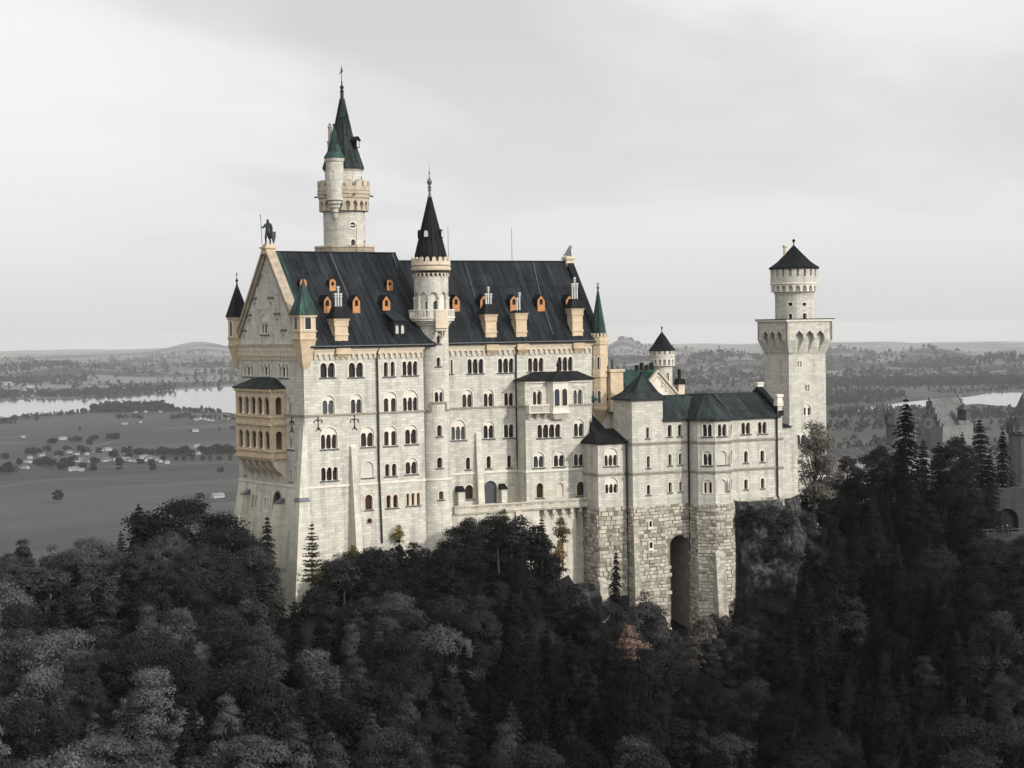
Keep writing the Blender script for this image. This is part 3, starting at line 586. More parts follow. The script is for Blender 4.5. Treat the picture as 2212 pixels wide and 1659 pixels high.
chimney(Z4, 703, 803, 775, 965, SR, [(-.4, .62), (0, 1), (.4, .62)], 95, 520); chimney(Z4, 985, 1082, 762, 900, SR, [(-.3, .7), (.12, 1)], 25, 572); chimney(Z4, 1506, 1602, 720, 958, SR, [(-.4, .72), (0, 1), (.4, .74)], 90, 432)
# rain pipes, wall anchors, lightning rods
def pipe(pts, S, r=.13, nm='downpipe'):
    f = MB(); q = [S.f(*((lambda a: (a[0], -.22, a[1]))(S.at(p)))) for p in pts]
    for a, b in zip(q, q[1:]): f.tube(a, b, r, None, 6)
    f.build(nm, M['iron'], palace)
pipe([Z2(1490, 130), Z2(1468, 190), Z2(1480, 740), Z2(1490, 1360), Z3(1495, 470), Z3(1518, 1000)], SL); pipe([Z5(968, 15), Z5(980, 60), Z5(983, 540), Z5(990, 1000), Z5(1018, 1440)], SR)
def anchor(S, p):
    u, v = S.at(p); f = MB(); f.tube(S.f(u, -.08, v+.95), S.f(u, -.08, v-.95), .06, None, 6); f.tube(S.f(u, -.08, v+1.4), S.f(u, -.08, v+.9), .02, .09, 6)
    for s_ in (-1, 1):
        for k in range(7): a, b = PI*k/6, PI*(k+1)/6; f.tube(S.f(u+s_*(.32-.32*math.cos(a)), -.08, v+.2+.34*math.sin(a)), S.f(u+s_*(.32-.32*math.cos(b)), -.08, v+.2+.34*math.sin(b)), .055, None, 5)
        f.tube(S.f(u, -.08, v-.45), S.f(u+s_*.42, -.08, v-1.05), .055, None, 5)
    f.build('wall_anchor', M['iron'], palace)
for p in (Z2(930, 840), Z2(1266, 832)): anchor(SL, p)
anchor(GA, Z2(692, 852))
for x, f_, y in ((14.6, LP, AP[0]), (5.3, RP, 9), (16.2, RP, 9)):
    q = MB(); b = f_(x, y, 70); q.tube(b, b+U0*5.6, .045, .03, 5); q.build('lightning_rod', M['iron'], palace)
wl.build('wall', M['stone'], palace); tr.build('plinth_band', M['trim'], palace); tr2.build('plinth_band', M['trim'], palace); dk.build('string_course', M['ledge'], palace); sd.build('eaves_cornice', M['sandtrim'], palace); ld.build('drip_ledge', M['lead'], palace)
# ---- two-storey sandstone loggia on the gable end
BD = 2.2; BF = Plane((-BD, 20.85), (-BD, 0)); bl = BF.at(Z2(168, 700))[0]; brt = BF.at(Z2(492, 700))[0]
BS = Plane((-BD, 20.85-brt), (0, 20.85-brt)); lg = MB(); lgw = []
zz = {k: BF.at(Z2(330, v))[1] for k, v in dict(top=505, a1=592, b1=755, s1=772, s2=835, a2=903, b2=1070, s3=1085, s4=1135, c=1170).items()}
for S, n, ua, ub in ((BF, 5, bl, brt), (BS, 1, .35, BD)):
    hs = []
    for a, b in ((zz['a1'], zz['b1']), (zz['a2'], zz['b2'])):
        if n == 5:
            p = .62; l_, r_ = bl+.75, brt-.55; lw = (r_-l_-(n-1)*p)/n
            for i in range(n): hs.append(archo(l_+i*(lw+p), l_+i*(lw+p)+lw, b, a))
        else: hs.append(archo(.75, 1.75, b, a))
    S.slab(lg, [(.301 if n == 1 else bl, zz['s4']-.6), (BD if n == 1 else brt, zz['s4']-.6), (BD if n == 1 else brt, zz['top']), (.301 if n == 1 else bl, zz['top'])], 0, .3, hs)
    a0, b0 = (bl-.12, brt+.12) if n == 5 else (.31, BD)
    for z, hgt, pr in ((zz['s1'], .22, .18), (zz['s2']-.1, .3, .25), (zz['s3'], .2, .22), (zz['s4']-.1, .3, .3), (zz['top']-.35, .4, .25)): S.band(lg, a0, b0, z-hgt/2, z+hgt/2, -pr, 0)
lg.face([(-BD, 20.85-bl, zz['s4']-.6), (-BD, 20.85-bl, zz['top']), (0, 20.85-bl, zz['top']), (0, 20.85-bl, zz['s4']-.6)])
logg = lg.build('loggia', M['sand'], palace); flo = MB()
for z in (zz['b1']-.1, zz['b2']-.1, zz['s4']-.5): flo.hexa([(-BD+.3, 20.85-brt+.3, z-.2), (0, 20.85-brt+.3, z-.2), (0, 20.85-bl-.05, z-.2), (-BD+.3, 20.85-bl-.05, z-.2)], [(-BD+.3, 20.85-brt+.3, z), (0, 20.85-brt+.3, z), (0, 20.85-bl-.05, z), (-BD+.3, 20.85-bl-.05, z)])
flo.build('loggia_floor', M['sandtrim'], logg)
bk = MB()
for a, b in ((zz['a1'], zz['b1']), (zz['a2'], zz['b2'])): GA.band(bk, bl+.5, brt-.4, b, a, -.06, 0)
bk.build('loggia_back', M['wood'], logg)
for a, b in ((zz['a1'], zz['b1']), (zz['a2'], zz['b2'])):
    p = .62; l_, r_ = bl+.75, brt-.55; lw = (r_-l_-4*p)/5
    for i in range(1, 5):
        u = l_+i*(lw+p)-p/2; k = MB(); c = BF.f(u, .1, 0); c = (c.x-.1, c.y); h = (a-b)*.62
        k.lathe(c, [(.26, b), (.26, b+.15), (.17, b+.3), (.15, b+h-.3), (.26, b+h-.05), (.28, b+h)], 10); k.build('loggia_column', M['trim'], logg)
n = 6; zc0 = zz['s4']-.6
for i in range(n):
    u = bl+.5+(brt-bl-.9)*i/(n-1); prev = None; co = MB()
    for k in range(6):
        t = k/5; d = -BD+.2+t*(BD-.2); z = zc0-t*3.1-.35*math.sin(PI*t*2)
        if prev: co.hexa([BF.f(u-.33, BD+d, z), BF.f(u+.33, BD+d, z), BF.f(u+.33, BD+.05, z), BF.f(u-.33, BD+.05, z)], [BF.f(u-.33, BD+prev[0], prev[1]), BF.f(u+.33, BD+prev[0], prev[1]), BF.f(u+.33, BD+.05, prev[1]), BF.f(u-.33, BD+.05, prev[1])])
        prev = (d, z)
    co.build('loggia_corbel', M['sandtrim'], logg)
lr = MB(); ov = .4; ze = zz['top']; zt = GA.at(Z2(450, 412))[1]; y0, y1 = 20.85-brt-ov, 20.85-bl+ov
b_ = [Vector((-BD-ov, y0, ze)), Vector((0, y0, ze)), Vector((0, y1, ze)), Vector((-BD-ov, y1, ze))]; ta = Vector((-.02, 20.85-GA.at(Z2(540, 412))[0], zt)); tb = Vector((-.02, y1-2.6, zt))
lr.face([b_[0], ta, tb, b_[3]]); lr.face([b_[0], b_[1], ta]); lr.face([b_[2], b_[3], tb]); lr.face([b_[3]-U0*.15, b_[2]-U0*.15, b_[1]-U0*.15, b_[0]-U0*.15]); lr.face([b_[0]-U0*.15, b_[0], b_[3], b_[3]-U0*.15]); lr.face([b_[0], b_[0]-U0*.15, b_[1]-U0*.15, b_[1]])
lr.build('loggia_roof', M['copperdark'], logg)
# ---- corner turrets
def turret(nm, c, half, zb, zw, zt, zapex, mats, rz=0.0, sides=4, win=True, over=.3, corb=2.2):
    f = MB(); ring = lambda r, z: [(c[0]+r*math.cos(rz+PI/sides+2*PI*k/sides), c[1]+r*math.sin(rz+PI/sides+2*PI*k/sides), z) for k in range(sides)]
    k = half/math.cos(PI/sides); f.hexa(ring(k, zw), ring(k, zt)); f.hexa(ring(k*1.12, zt-.35), ring(k*1.16, zt+.02)); f.hexa(ring(k*1.08, zw+.9), ring(k*1.12, zw+1.15)); f.hexa(ring(k*1.05, zw-.25), ring(k*1.12, zw))
    f.hexa(ring(k*.55, zw-corb), ring(k*1.0, zw-.25)); f.hexa(ring(k*.3, zw-corb-.9), ring(k*.55, zw-corb))
    t = f.build(nm, M['sand'], palace)
    q = MB(); R_ = ring(k*1.22+over*.3, zt+.02); q.pyramid(R_, (c[0], c[1], zapex)); q.face(R_[::-1])
    q.lathe(c, [(.14, zapex-.4), (.1, zapex+.1), (.24, zapex+.3), (.1, zapex+.55), (.05, zapex+.6), (.04, zapex+1.6)], 8); q.box((c[0], c[1], zapex+1.1), (.5, .08, .08), -.6); q.build('spire', M[mats], t)
    if win:
        for a in (-PI/2+rz, PI+rz):
            d = Vector((math.cos(a), math.sin(a), 0)); e = Vector((-d.y, d.x, 0)); S = Plane(Vector((c[0], c[1], 0))+d*(half+.0)-e*half, Vector((c[0], c[1], 0))+d*(half+.0)+e*half)
            o = archo(half*.62, half*1.38, zw+1.3, zw+1.3+(zt-zw)*.55); g = MB(); S.slab(g, grow(o, .14), -.06, .0, [o]); ww = g.build('turret_window', M['trim'], t); p = MB(); S.sheet(p, o, -.012); p.build('turret_pane', M['glass'], t)
    return t
cA = (0.35, 0.35); TA = Cyl(cA, 1.2); turret('corner_turret', cA, 1.2, 0, TA.z(Z1(0, 1240)[1]), TA.z(Z1(0, 1020)[1]), TA.z(Z1(0, 690)[1]), 'copper', 0, corb=3.3)
cB = (0.2, 20.9); TB = Cyl(cB, 1.05); turret('corner_turret', cB, 1.05, 0, TB.z(Z1(0, 1300)[1]), TB.z(Z1(0, 1040)[1]), TB.z(Z1(0, 720)[1]), 'slate2', 0, corb=2.6)
# tall octagonal turret at the right end, corbelled out of the wall
q = SR.at(Z4(1760, 1100)); c8 = SR.f(q[0], .3, 0); c8 = (c8.x, c8.y); T8 = Cyl(c8, 1.35); f = MB()
y8 = lambda v, Z=Z4: T8.z(Z(0, v)[1])
f.lathe(c8, [(.1, y8(760, Z5)), (.55, y8(700, Z5)), (1.2, y8(620, Z5)), (1.5, y8(590, Z5)), (1.5, y8(570, Z5)), (1.35, y8(565, Z5)), (1.35, y8(300, Z5)), (1.5, y8(290, Z5)), (1.5, y8(225, Z5)), (1.38, y8(220, Z5)), (1.35, y8(1060)), (1.5, y8(1055)), (1.6, y8(1010)), (1.5, y8(1008)), (1.5, y8(980)), (1.2, y8(980))], 8, False, RA+PI/8)
t8 = f.build('corner_turret', M['sand'], palace); f = MB()
for k in range(16): a = RA+2*PI*(k+.5)/16; f.box((c8[0]+1.42*math.cos(a), c8[1]+1.42*math.sin(a), y8(985)), (.22, .34, .55), a)
f.build('merlon_ring', M['sandtrim'], t8); f = MB(); f.lathe(c8, [(1.25, y8(985)), (1.2, y8(945)), (.1, y8(545)), (.22, y8(530)), (.08, y8(515)), (.04, y8(480))], 8, False, RA+PI/8); f.box((c8[0], c8[1], y8(497)), (.5, .08, .08), -.6); f.build('spire', M['copper'], t8)
for v0, v1 in ((220, 105), (530, 415)):
    for du in (-1.1, 0.02):
        o = archo(du-.26, du+.26, y8(v0, Z5), y8(v1, Z5)); S = Cyl(c8, 1.335); g = MB(); S.slab(g, grow(o, .14), -.06, .12, [o]); g.build('turret_window', M['trim'], t8); p = MB(); S.sheet(p, o, -.015); p.build('turret_pane', M['glass'], t8)
# ------------------------------------------------------------------ round stair tower on the south front
def dots(P, n, h, u=0.0): return [(-h+2*h*i/n+u) for i in range(n)]
def machic(S, mb, v0, v1, n, R_in, pointed=False, gap=.3, tail=.5, proud=0.0):
    """arched corbel ring round a tower: S is the outer cylinder, arches open towards the shaft"""
    h = S.full/2; p = 2*h/n; hs = []
    vt = v1-(v1-v0)*.18
    for i in range(n):
        c = -h+p*(i+.5); r = p*(1-gap)/2
        if pointed: hs.append([(c-r*.3, v0+.02), (c+r*.3, v0+.02), (c+r, v0+(vt-v0)*.6), (c+r*.72, v0+(vt-v0)*.85), (c, vt), (c-r*.72, v0+(vt-v0)*.85), (c-r, v0+(vt-v0)*.6)])
        else: hs.append([(c-r, v0+.05), (c+r, v0+.05)]+arc(c, vt-r, r, 6))
    S.slab(mb, S.rect(v0, v1), proud, S.R-R_in, hs)
    return hs
def merlons(S, mb, v0, vm, v1, n, th, fill=.58):
    h = S.full/2; p = 2*h/n
    S.band(mb, -h, h, v0, vm, 0, th)
    for i in range(n):
        c = -h+p*(i+.5); w_ = p*fill/2; o = [(c-w_, vm), (c+w_, vm), (c+w_, v1-.25), (c+w_*.5, v1), (c-w_*.5, v1), (c-w_, v1-.25)]
        S.slab(mb, o, 0, th, (), True)
q = hit((934.5, 800), (0, 1.75, 0), (0, 1, 0)); cT = (q.x, 1.75); ST = Cyl(cT, 2.38); T = lambda y, Z=Z4: ST.z(Z(200, y)[1]); tm = ST.m
root = thing('stair_tower', (cT[0], cT[1]-2, 22), 'slim round stair tower with dark cone spire and white balustrade on the palace front', 'tower')
sh = MB(); Sw = Cyl(cT, 2.38, .075, ZB); stw = Wall(root, Sw, Sw.rect(18, T(860)))
for Z, b, n, k in ((Z4, (248, 285, 968, 1048), 1, 'plain'), (Z4, (248, 286, 1173, 1255), 1, 'plain'), (Z5, (226, 318, 388, 515), 2, 'arch'), (Z5, (254, 300, 728, 832), 1, 'plain'), (Z5, (254, 304, 1025, 1122), 1, 'plain')):
    stw.win(b, n, k, Z, light_top=425, sill=(k != 'arch'))
stw.win((268, 308, 1335, 1412), 1, 'plain', Z5, frame='sandtrim', fw=.22); stw.finish(sh)
sh.build('shaft', M['stone'], root)
f = MB(); h = ST.full/2; a = Sw.at(Z5(198, 580))[0]; b = Sw.at(Z5(335, 580))[0]; zt = Sw.at(Z5(265, 522))[1]
Sw.band(f, -h, a, ZS-.14, ZS+.14, -.16, 0); Sw.band(f, b, h, ZS-.14, ZS+.14, -.16, 0); Sw.band(f, a, b, zt-.14, zt+.14, -.17, 0); Sw.band(f, a-.14, a+.14, ZS-.139, zt-.02, -.155, 0); Sw.band(f, b-.14, b+.14, ZS-.139, zt-.02, -.155, 0); f.build('string_course', M['ledge'], root); f = MB(); Sw.band(f, -h, h, ZB-.16, ZB+.12, -.12, 0); f.build('plinth_band', M['trim'], root)
zb, zf = T(800), T(735); f = MB(); f.lathe(cT, [(2.38, T(890)), (2.6, T(878)), (2.6, T(862)), (2.85, T(860)), (2.85, T(842)), (3.25, T(840)), (3.25, T(820)), (3.4, T(818)), (3.4, zb), (2.0, zb+.01)], 40)
S = Cyl(cT, 3.35); S.band(f, -S.full/2, S.full/2, zf-.16, zf+.02, -.05, .25)
n = 44
for i in range(n):
    u = S.full*(i/n-.5); w_ = .1 if i % 11 else .3; S.band(f, u-w_, u+w_, zb, zf-.15, .0, .2)
bal = f.build('balcony', M['trim'], root)
f = MB(); u = ST.at(Z4(270, 850))[0]; C5 = Cyl(cT, 3.4); uu = u*3.4/2.38; C5.band(f, uu-.95, uu+.95, T(905), zf-.02, -.22, .6); C5.band(f, uu-.9, uu+.9, T(930), T(905), .0, .6)
C5.band(f, uu-.95, uu-.6, T(985), T(928), .3, .6); C5.band(f, uu+.6, uu+.95, T(985), T(928), .3, .6); f.build('balcony_bracket', M['sandtrim'], root)
SD = Cyl(cT, 2.5); dr = MB(); zd0, zd1 = zf-.9, T(425); n = 10; hs = []
for i in range(n):
    c = SD.full*(i/n-.5)+.35; hs.append(archo(c-.56, c+.56, zd0+.2, T(575), 8))
SD.slab(dr, SD.rect(zd0, zd1), 0, .38, hs); drum = dr.build('drum', M['stone'], root)
f = MB(); f.lathe(cT, [(2.14, zd0), (2.14, T(560))], 32); f.build('inner_wall', M['trim'], drum)
for i in range(n):
    c = SD.full*(i/n-.5)+.35; k = MB(); S = SD; S.slab(k, [(c-.6, T(640)), (c+.6, T(640)), (c+.6, T(618)), (c-.6, T(618))][:0] or archo(c-.66, c+.66, T(640), T(572)), -.06, .0, [archo(c-.56, c+.56, T(642), T(576))]) if False else None
    q = c+SD.full/n/2; b_ = SD.f(q, .02, 0); k.lathe((b_.x, b_.y), [(.2, zf-.3), (.2, zf), (.12, zf+.1), (.12, T(640)), (.24, T(625)), (.24, T(618))], 8); k.build('drum_column', M['trim'], drum)
CI = Cyl(cT, 2.15)
for du in (ST.at(Z4(250, 700))[0]*.8, ST.at(Z4(160, 700))[0]*.8): 
    o = archo(du-.33, du+.33, zf-.3, T(655)); k = MB(); CI.sheet(k, o, -.01); k.build('drum_opening', M['glass'], drum)
f = MB(); SD.frieze(f, -SD.full/2, SD.full/2, T(375), .85, .62, .16); f.lathe(cT, [(2.55, T(378)), (2.9, T(370)), (2.95, T(350)), (2.8, T(348)), (2.8, T(335)), (3.0, T(322)), (2.2, T(321))], 40)
f.build('cornice', M['sandtrim'], root); f = MB(); merlons(Cyl(cT, 2.85), f, T(323), T(290), T(250), 18, .3, .62); f.build('parapet', M['sandtrim'], root)
f = MB(); zs_ = T(245); zap = ST.z(423); f.lathe(cT, [(2.1, T(322)), (2.32, zs_-.3), (2.34, zs_), (1.42, zs_+(zap-zs_)*.42), (.2, zap)], 16, False); 
for i in range(16):
    a = 2*PI*i/16; p = lambda r, z: (cT[0]+r*math.cos(a), cT[1]+r*math.sin(a), z); f.tube(p(2.34, zs_), p(1.42, zs_+(zap-zs_)*.42), .08, None, 4); f.tube(p(1.42, zs_+(zap-zs_)*.42), p(.2, zap), .08, .04, 4)
sp = f.build('spire', M['slate2'], root); f = MB(); f.lathe(cT, [(.34, zap-.2), (.2, zap+.1), (.14, zap+.7), (.34, zap+.8), (.15, zap+1.0), (.3, zap+1.2), (.15, zap+1.5), (.4, zap+2.0), (.2, zap+2.45), (.07, zap+2.7), (.05, zap+3.2), (.16, zap+3.3), (.04, zap+3.5), (.02, zap+4.4)], 10); f.build('finial', M['lead'], root)
zl = ST.z(Z4(160, 40)[1])
for da in (-.35, 1.25, -1.9):
    a = ST.a+da; d = Vector((math.cos(a), math.sin(a), 0)); e = Vector((-d.y, d.x, 0)); r = 1.45; c0 = Vector((cT[0], cT[1], 0))+d*(r+.35); S = Plane(c0-e*.38, c0+e*.38); k = MB(); S.slab(k, archo(-.08, .84, zl-.5, zl+.75), 0, .9); g = k.build('lucarne', M['slate2'], sp); k = MB(); S.sheet(k, archo(.08, .68, zl-.35, zl+.55), -.012); k.build('lucarne_shutter', M['trim'], sp)
# ------------------------------------------------------------------ tall round tower behind the palace
cH = (15.0, 23.2); q = hit(ZT(303, 1500), (0, 23.4, 0), (0, 1, 0)); cH = (q.x, q.y); SH = Cyl(cH, 3.3); T = lambda y: SH.z(ZT(300, y)[1]); mz = SH.m(1/2.0733/1.8083)
root = thing('tall_round_tower', (cH[0], cH[1], 22), 'tallest round tower with green copper spire and corbelled gallery, behind the palace roof', 'tower')
SH = Cyl(cH, 168*mz); w_ = Wall(root, SH, SH.rect(56, T(1150))); o = [(0, 0)]
u, v = SH.at(ZT(368, 1376)); r = 34*mz; o = [(u+r*.72*math.cos(2*PI*k/16), v+r*.72*math.sin(2*PI*k/16)) for k in range(16)]; w_.hole(o); k = MB(); SH.slab(k, [(u+r*math.cos(2*PI*i/20), v+r*math.sin(2*PI*i/20)) for i in range(20)], -.07, 0, [o]); SH.ring(k, o, 0, .35, True); rw = k.build('round_window', M['trim'], root); k = MB(); SH.sheet(k, grow(o, .02), .3); k.build('pane', M['glass'], rw); k = MB(); SH.band(k, u-.35, u+.35, v-.08, v+.08, .1, .2); SH.band(k, u-.45, u+.45, v-.6, v-.35, .1, .25); k.build('mullion', M['trim'], rw)
w_.win((354, 392, 1488, 1560), 1, 'plain', ZT, sill=False); w_.win((450, 470, 1488, 1560), 1, 'plain', ZT, sill=False); k = MB(); w_.finish(k); k.lathe(cH, [(168*mz, 20), (168*mz, 56)], 40); k.build('shaft', M['stone'], root)
f = MB(); CO = Cyl(cH, 200*mz); machic(CO, f, T(1258), T(1160), 20, 166*mz, True, .32); f.lathe(cH, [(166*mz, T(1262)), (172*mz, T(1250)), (166*mz, T(1248))], 32); f.build('corbel_arcade', M['sandpale'], root)
f = MB(); f.lathe(cH, [(200*mz, T(1162)), (208*mz, T(1150)), (208*mz, T(1130)), (214*mz, T(1122)), (214*mz, T(1105)), (206*mz, T(1102)), (206*mz, T(1095)), (150*mz, T(1094))], 40); merlons(Cyl(cH, 211*mz), f, T(1096), T(1062), T(1012), 16, .4, .6)
f.build('gallery', M['sandpale'], root)
f = MB(); C3 = Cyl(cH, 211*mz)
for i in range(6): a = i*PI/3+.4; p = Vector((cH[0]+212*mz*math.cos(a), cH[1]+212*mz*math.sin(a), T(1135))); d = Vector((math.cos(a), math.sin(a), -.15)); f.tube(p, p+d*.55, .13, .09, 6)
f.build('gargoyle', M['iron'], root)
f = MB(); f.lathe(cH, [(150*mz, T(1100)), (150*mz, T(935)), (158*mz, T(930)), (162*mz, T(915)), (100*mz, T(914))], 36); dr = f.build('upper_drum', M['stone'], root)
CU_ = Cyl(cH, 150*mz); u = CU_.at(ZT(437, 990))[0]; o = archo(u-.3, u+.3, T(1012), T(975)); k = MB(); CU_.slab(k, grow(o, .14), -.06, 0, [o]); ww = k.build('window', M['trim'], root); k = MB(); CU_.sheet(k, o, -.015); k.build('pane', M['glass'], ww)
f = MB(); f.lathe(cH, [(166*mz, T(922)), (167*mz, T(910)), (118*mz, T(760)), (80*mz, T(645)), (16*mz, T(345))], 16, False)
for i in range(16):
    a = 2*PI*i/16; p = lambda r, z: (cH[0]+r*math.cos(a), cH[1]+r*math.sin(a), z)
    for (r0, z0), (r1, z1) in zip([(167*mz, T(910)), (118*mz, T(760)), (80*mz, T(645))], [(118*mz, T(760)), (80*mz, T(645)), (16*mz, T(345))]): f.tube(p(r0, z0), p(r1, z1), .09, None, 4)
f.lathe(cH, [(84*mz, T(655)), (86*mz, T(645)), (80*mz, T(640))], 16); sp = f.build('spire', M['copperdark'], root)
f = MB(); z = T(345); f.lathe(cH, [(.42, z-.3), (.45, z), (.28, z+.1), (.26, T(288)), (.4, T(283)), (.2, T(275)), (.22, T(265)), (.34, T(250)), (.2, T(236)), (.08, T(228)), (.12, T(210)), (.06, T(200)), (.05, T(150)), (.02, T(62))], 10); z = T(120); f.tube((cH[0]-.3, cH[1]+.2, z-.4), (cH[0]+.3, cH[1]-.2, z+.2), .08, .02, 5); f.box((cH[0], cH[1], z-.2), (.35, .1, .8), -.7, .3); f.build('finial', M['iron'], root)
a = SH.a+1.02; d = Vector((math.cos(a), math.sin(a), 0)); e = Vector((-d.y, d.x, 0)); zl = T(748); c0 = Vector((cH[0], cH[1], 0))+d*(112*mz+.55); S = Plane(c0-e*.5, c0+e*.5); k = MB(); S.slab(k, [(0, zl), (1, zl), (1, zl+1.15), (.5, zl+1.6), (0, zl+1.15)], 0, 1.2); k.hexa([S.f(-.2, -.15, zl+1.05), S.f(.5, -.15, zl+1.62), S.f(.5, 1.4, zl+1.62), S.f(-.2, 1.4, zl+1.05)], [S.f(-.2, -.15, zl+1.15), S.f(.5, -.15, zl+1.75), S.f(.5, 1.4, zl+1.75), S.f(-.2, 1.4, zl+1.15)]); k.hexa([S.f(.5, -.15, zl+1.62), S.f(1.2, -.15, zl+1.05), S.f(1.2, 1.4, zl+1.05), S.f(.5, 1.4, zl+1.62)], [S.f(.5, -.15, zl+1.75), S.f(1.2, -.15, zl+1.15), S.f(1.2, 1.4, zl+1.15), S.f(.5, 1.4, zl+1.75)]); k.build('lucarne', M['slate2'], sp)
k = MB(); S.sheet(k, archo(.2, .8, zl+.1, zl+1.1), -.012); k.build('lucarne_shutter', M['blind'], sp)
a = SH.a+.02; zl = T(500); c0 = Vector((cH[0]+math.cos(a)*(42*mz), cH[1]+math.sin(a)*(42*mz), zl)); k = MB(); k.box(c0, (.6, .9, .75), a, .8); k.build('lucarne', M['copper'], sp)
# its little side turret
da = math.asin(-69/180); a = SH.a+da; rr = 180*mz; cS = (cH[0]+rr*math.cos(a), cH[1]+rr*math.sin(a)); k = MB(); C_ = Cyl(cS, 70*mz); z_ = lambda y: C_.z(ZT(233, y)[1])
k.lathe(cS, [(.08, z_(1330)), (.35, z_(1300)), (.4, z_(1270)), (.62, z_(1262)), (.62, z_(1235)), (.85, z_(1225)), (.85, z_(1205)), (1.1, z_(1195)), (1.1, z_(1175)), (1.35, z_(1165)), (70*mz, z_(1140)), (70*mz, z_(860)), (77*mz, z_(850)), (81*mz, z_(828)), (.5, z_(826))], 28); tu = k.build('side_turret', M['stone'], root)
k = MB(); k.lathe(cS, [(85*mz, z_(826)), (83*mz, z_(815)), (58*mz, z_(775)), (40*mz, z_(715)), (22*mz, z_(640)), (6*mz, z_(572)), (.06, z_(566)), (.22, z_(558)), (.22, z_(550)), (.04, z_(545))], 14, False); k.build('turret_cone', M['copper'], tu)
u, v = C_.at(ZT(204, 960)); o = archo(u-.34, u+.34, z_(998), z_(922)); k = MB(); C_.slab(k, grow(o, .12), -.06, 0, [o]); g = k.build('turret_window', M['trim'], tu); k = MB(); C_.sheet(k, o, -.015); k.build('turret_pane', M['blind'], tu)
p = hit(ZT(186, 700), (cH[0]-1.4, cH[1]+.8, 0), F0); k = MB(); k.lathe((p.x, p.y), [(.42, T(1000)), (.42, T(705)), (.5, T(700)), (.5, T(688)), (.28, T(680)), (.28, T(582)), (.36, T(578)), (.36, T(568)), (.2, T(565)), (.2, T(548)), (.26, T(545))], 10); k.build('chimney', M['verge'], root)
# octagonal platform at the foot of the visible shaft
k = MB(); zp1 = T(1541); zp0 = T(1592); rp = 257*mz; k.lathe(cH, [(rp*.98, 60), (rp*.98, zp1-.3), (rp*1.02, zp1-.28), (rp*1.02, zp1), (rp*.7, zp1)], 8, False, SH.a+PI/8); pl = k.build('platform', M['sandpale'], root)
k = MB()
for i in range(8):
    a0 = SH.a+PI/8+2*PI*i/8; a1 = a0+2*PI/8; p0 = Vector((cH[0]+rp*math.cos(a0), cH[1]+rp*math.sin(a0), 0)); p1 = Vector((cH[0]+rp*math.cos(a1), cH[1]+rp*math.sin(a1), 0)); S = Plane(p0, p1); n = 9
    for j in range(n):
        u = S.len*(j+.5)/n; w_ = S.len/n*.4
        for s_ in (-1, 1): k.hexa([S.f(u+s_*w_-.06, -.05, zp0), S.f(u+s_*w_+.06, -.05, zp0), S.f(u+s_*w_+.06, 0.15, zp0), S.f(u+s_*w_-.06, .15, zp0)], [S.f(u-.06, -.05, zp1-.3), S.f(u+.06, -.05, zp1-.3), S.f(u+.06, 0.15, zp1-.3), S.f(u-.06, .15, zp1-.3)])
k.build('lattice_parapet', M['sandpale'], pl)
# ------------------------------------------------------------------ statues on the roof ends
def skin(name, bones, mat, loc, parent=None, sub=2, rz=0.0, scale=1.0):
    """one continuous figure grown round a skeleton: bones = {joint: (xyz, radius, parent joint)}"""
    me = bpy.data.meshes.new(name); ks = list(bones); ix = {k: i for i, k in enumerate(ks)}
    me.from_pydata([tuple(Vector(bones[k][0])*scale) for k in ks], [(ix[k], ix[bones[k][2]]) for k in ks if bones[k][2]], [])
    o = bpy.data.objects.new(name, me); COL.objects.link(o); o.location = loc; o.rotation_euler.z = rz
    if parent: o.parent = parent
    md = o.modifiers.new('skin', 'SKIN'); sv = me.skin_vertices[0].data
    for k in ks: r = bones[k][1]; r = r if hasattr(r, '__len__') else (r, r); sv[ix[k]].radius = (r[0]*scale, r[1]*scale); sv[ix[k]].use_root = bones[k][2] is None
    sb = o.modifiers.new('smooth', 'SUBSURF'); sb.levels = sb.render_levels = sub
    me.materials.append(mat); return o
zt = GA.at(Z1(420, 372))[1]; c0 = Vector((.15, AP[0]-.1, zt)); z0 = GA.at(Z1(440, 452))[1]
k = MB(); k.box((c0.x, c0.y, z0-.1), (1.5, 1.5, zt-z0-.45)); k.box((c0.x, c0.y, zt-.6), (1.9, 1.9, .28)); k.box((c0.x, c0.y, zt-.32), (1.3, 1.3, .32)); k.build('statue_plinth', M['sand'], palace)
# figure faces the valley's left edge of the picture; local x = its right-hand side
kn = skin('knight_statue', {'pelvis': ((0, 0, 1.0), .19, None), 'belly': ((0, .02, 1.2), .17, 'pelvis'), 'chest': ((0, .03, 1.42), .215, 'belly'), 'neck': ((0, .01, 1.62), .085, 'chest'), 'head': ((0, -.02, 1.76), .12, 'neck'), 'helm': ((0, -.01, 1.92), .1, 'head'),
  'hipl': ((-.12, 0, .9), .13, 'pelvis'), 'kneel': ((-.17, -.08, .5), .085, 'hipl'), 'anklel': ((-.19, .02, .1), .06, 'kneel'), 'toel': ((-.22, -.18, .04), .05, 'anklel'), 'hipr': ((.12, 0, .9), .13, 'pelvis'), 'kneer': ((.15, -.02, .5), .085, 'hipr'), 'ankler': ((.16, .06, .1), .06, 'kneer'), 'toer': ((.17, -.14, .04), .05, 'ankler'),
  'shl': ((-.24, .02, 1.48), .1, 'chest'), 'ell': ((-.4, -.05, 1.22), .065, 'shl'), 'hal': ((-.42, -.2, 1.38), .055, 'ell'), 'shr': ((.24, .02, 1.48), .1, 'chest'), 'elr': ((.34, .04, 1.18), .065, 'shr'), 'har': ((.36, -.06, .95), .055, 'elr')}, M['bronze'], c0+U0*.0, None, 2, rad(-56), 1.9)
tag(kn, 'bronze knight statue with spear and shield on the peak of the palace gable', 'statue')
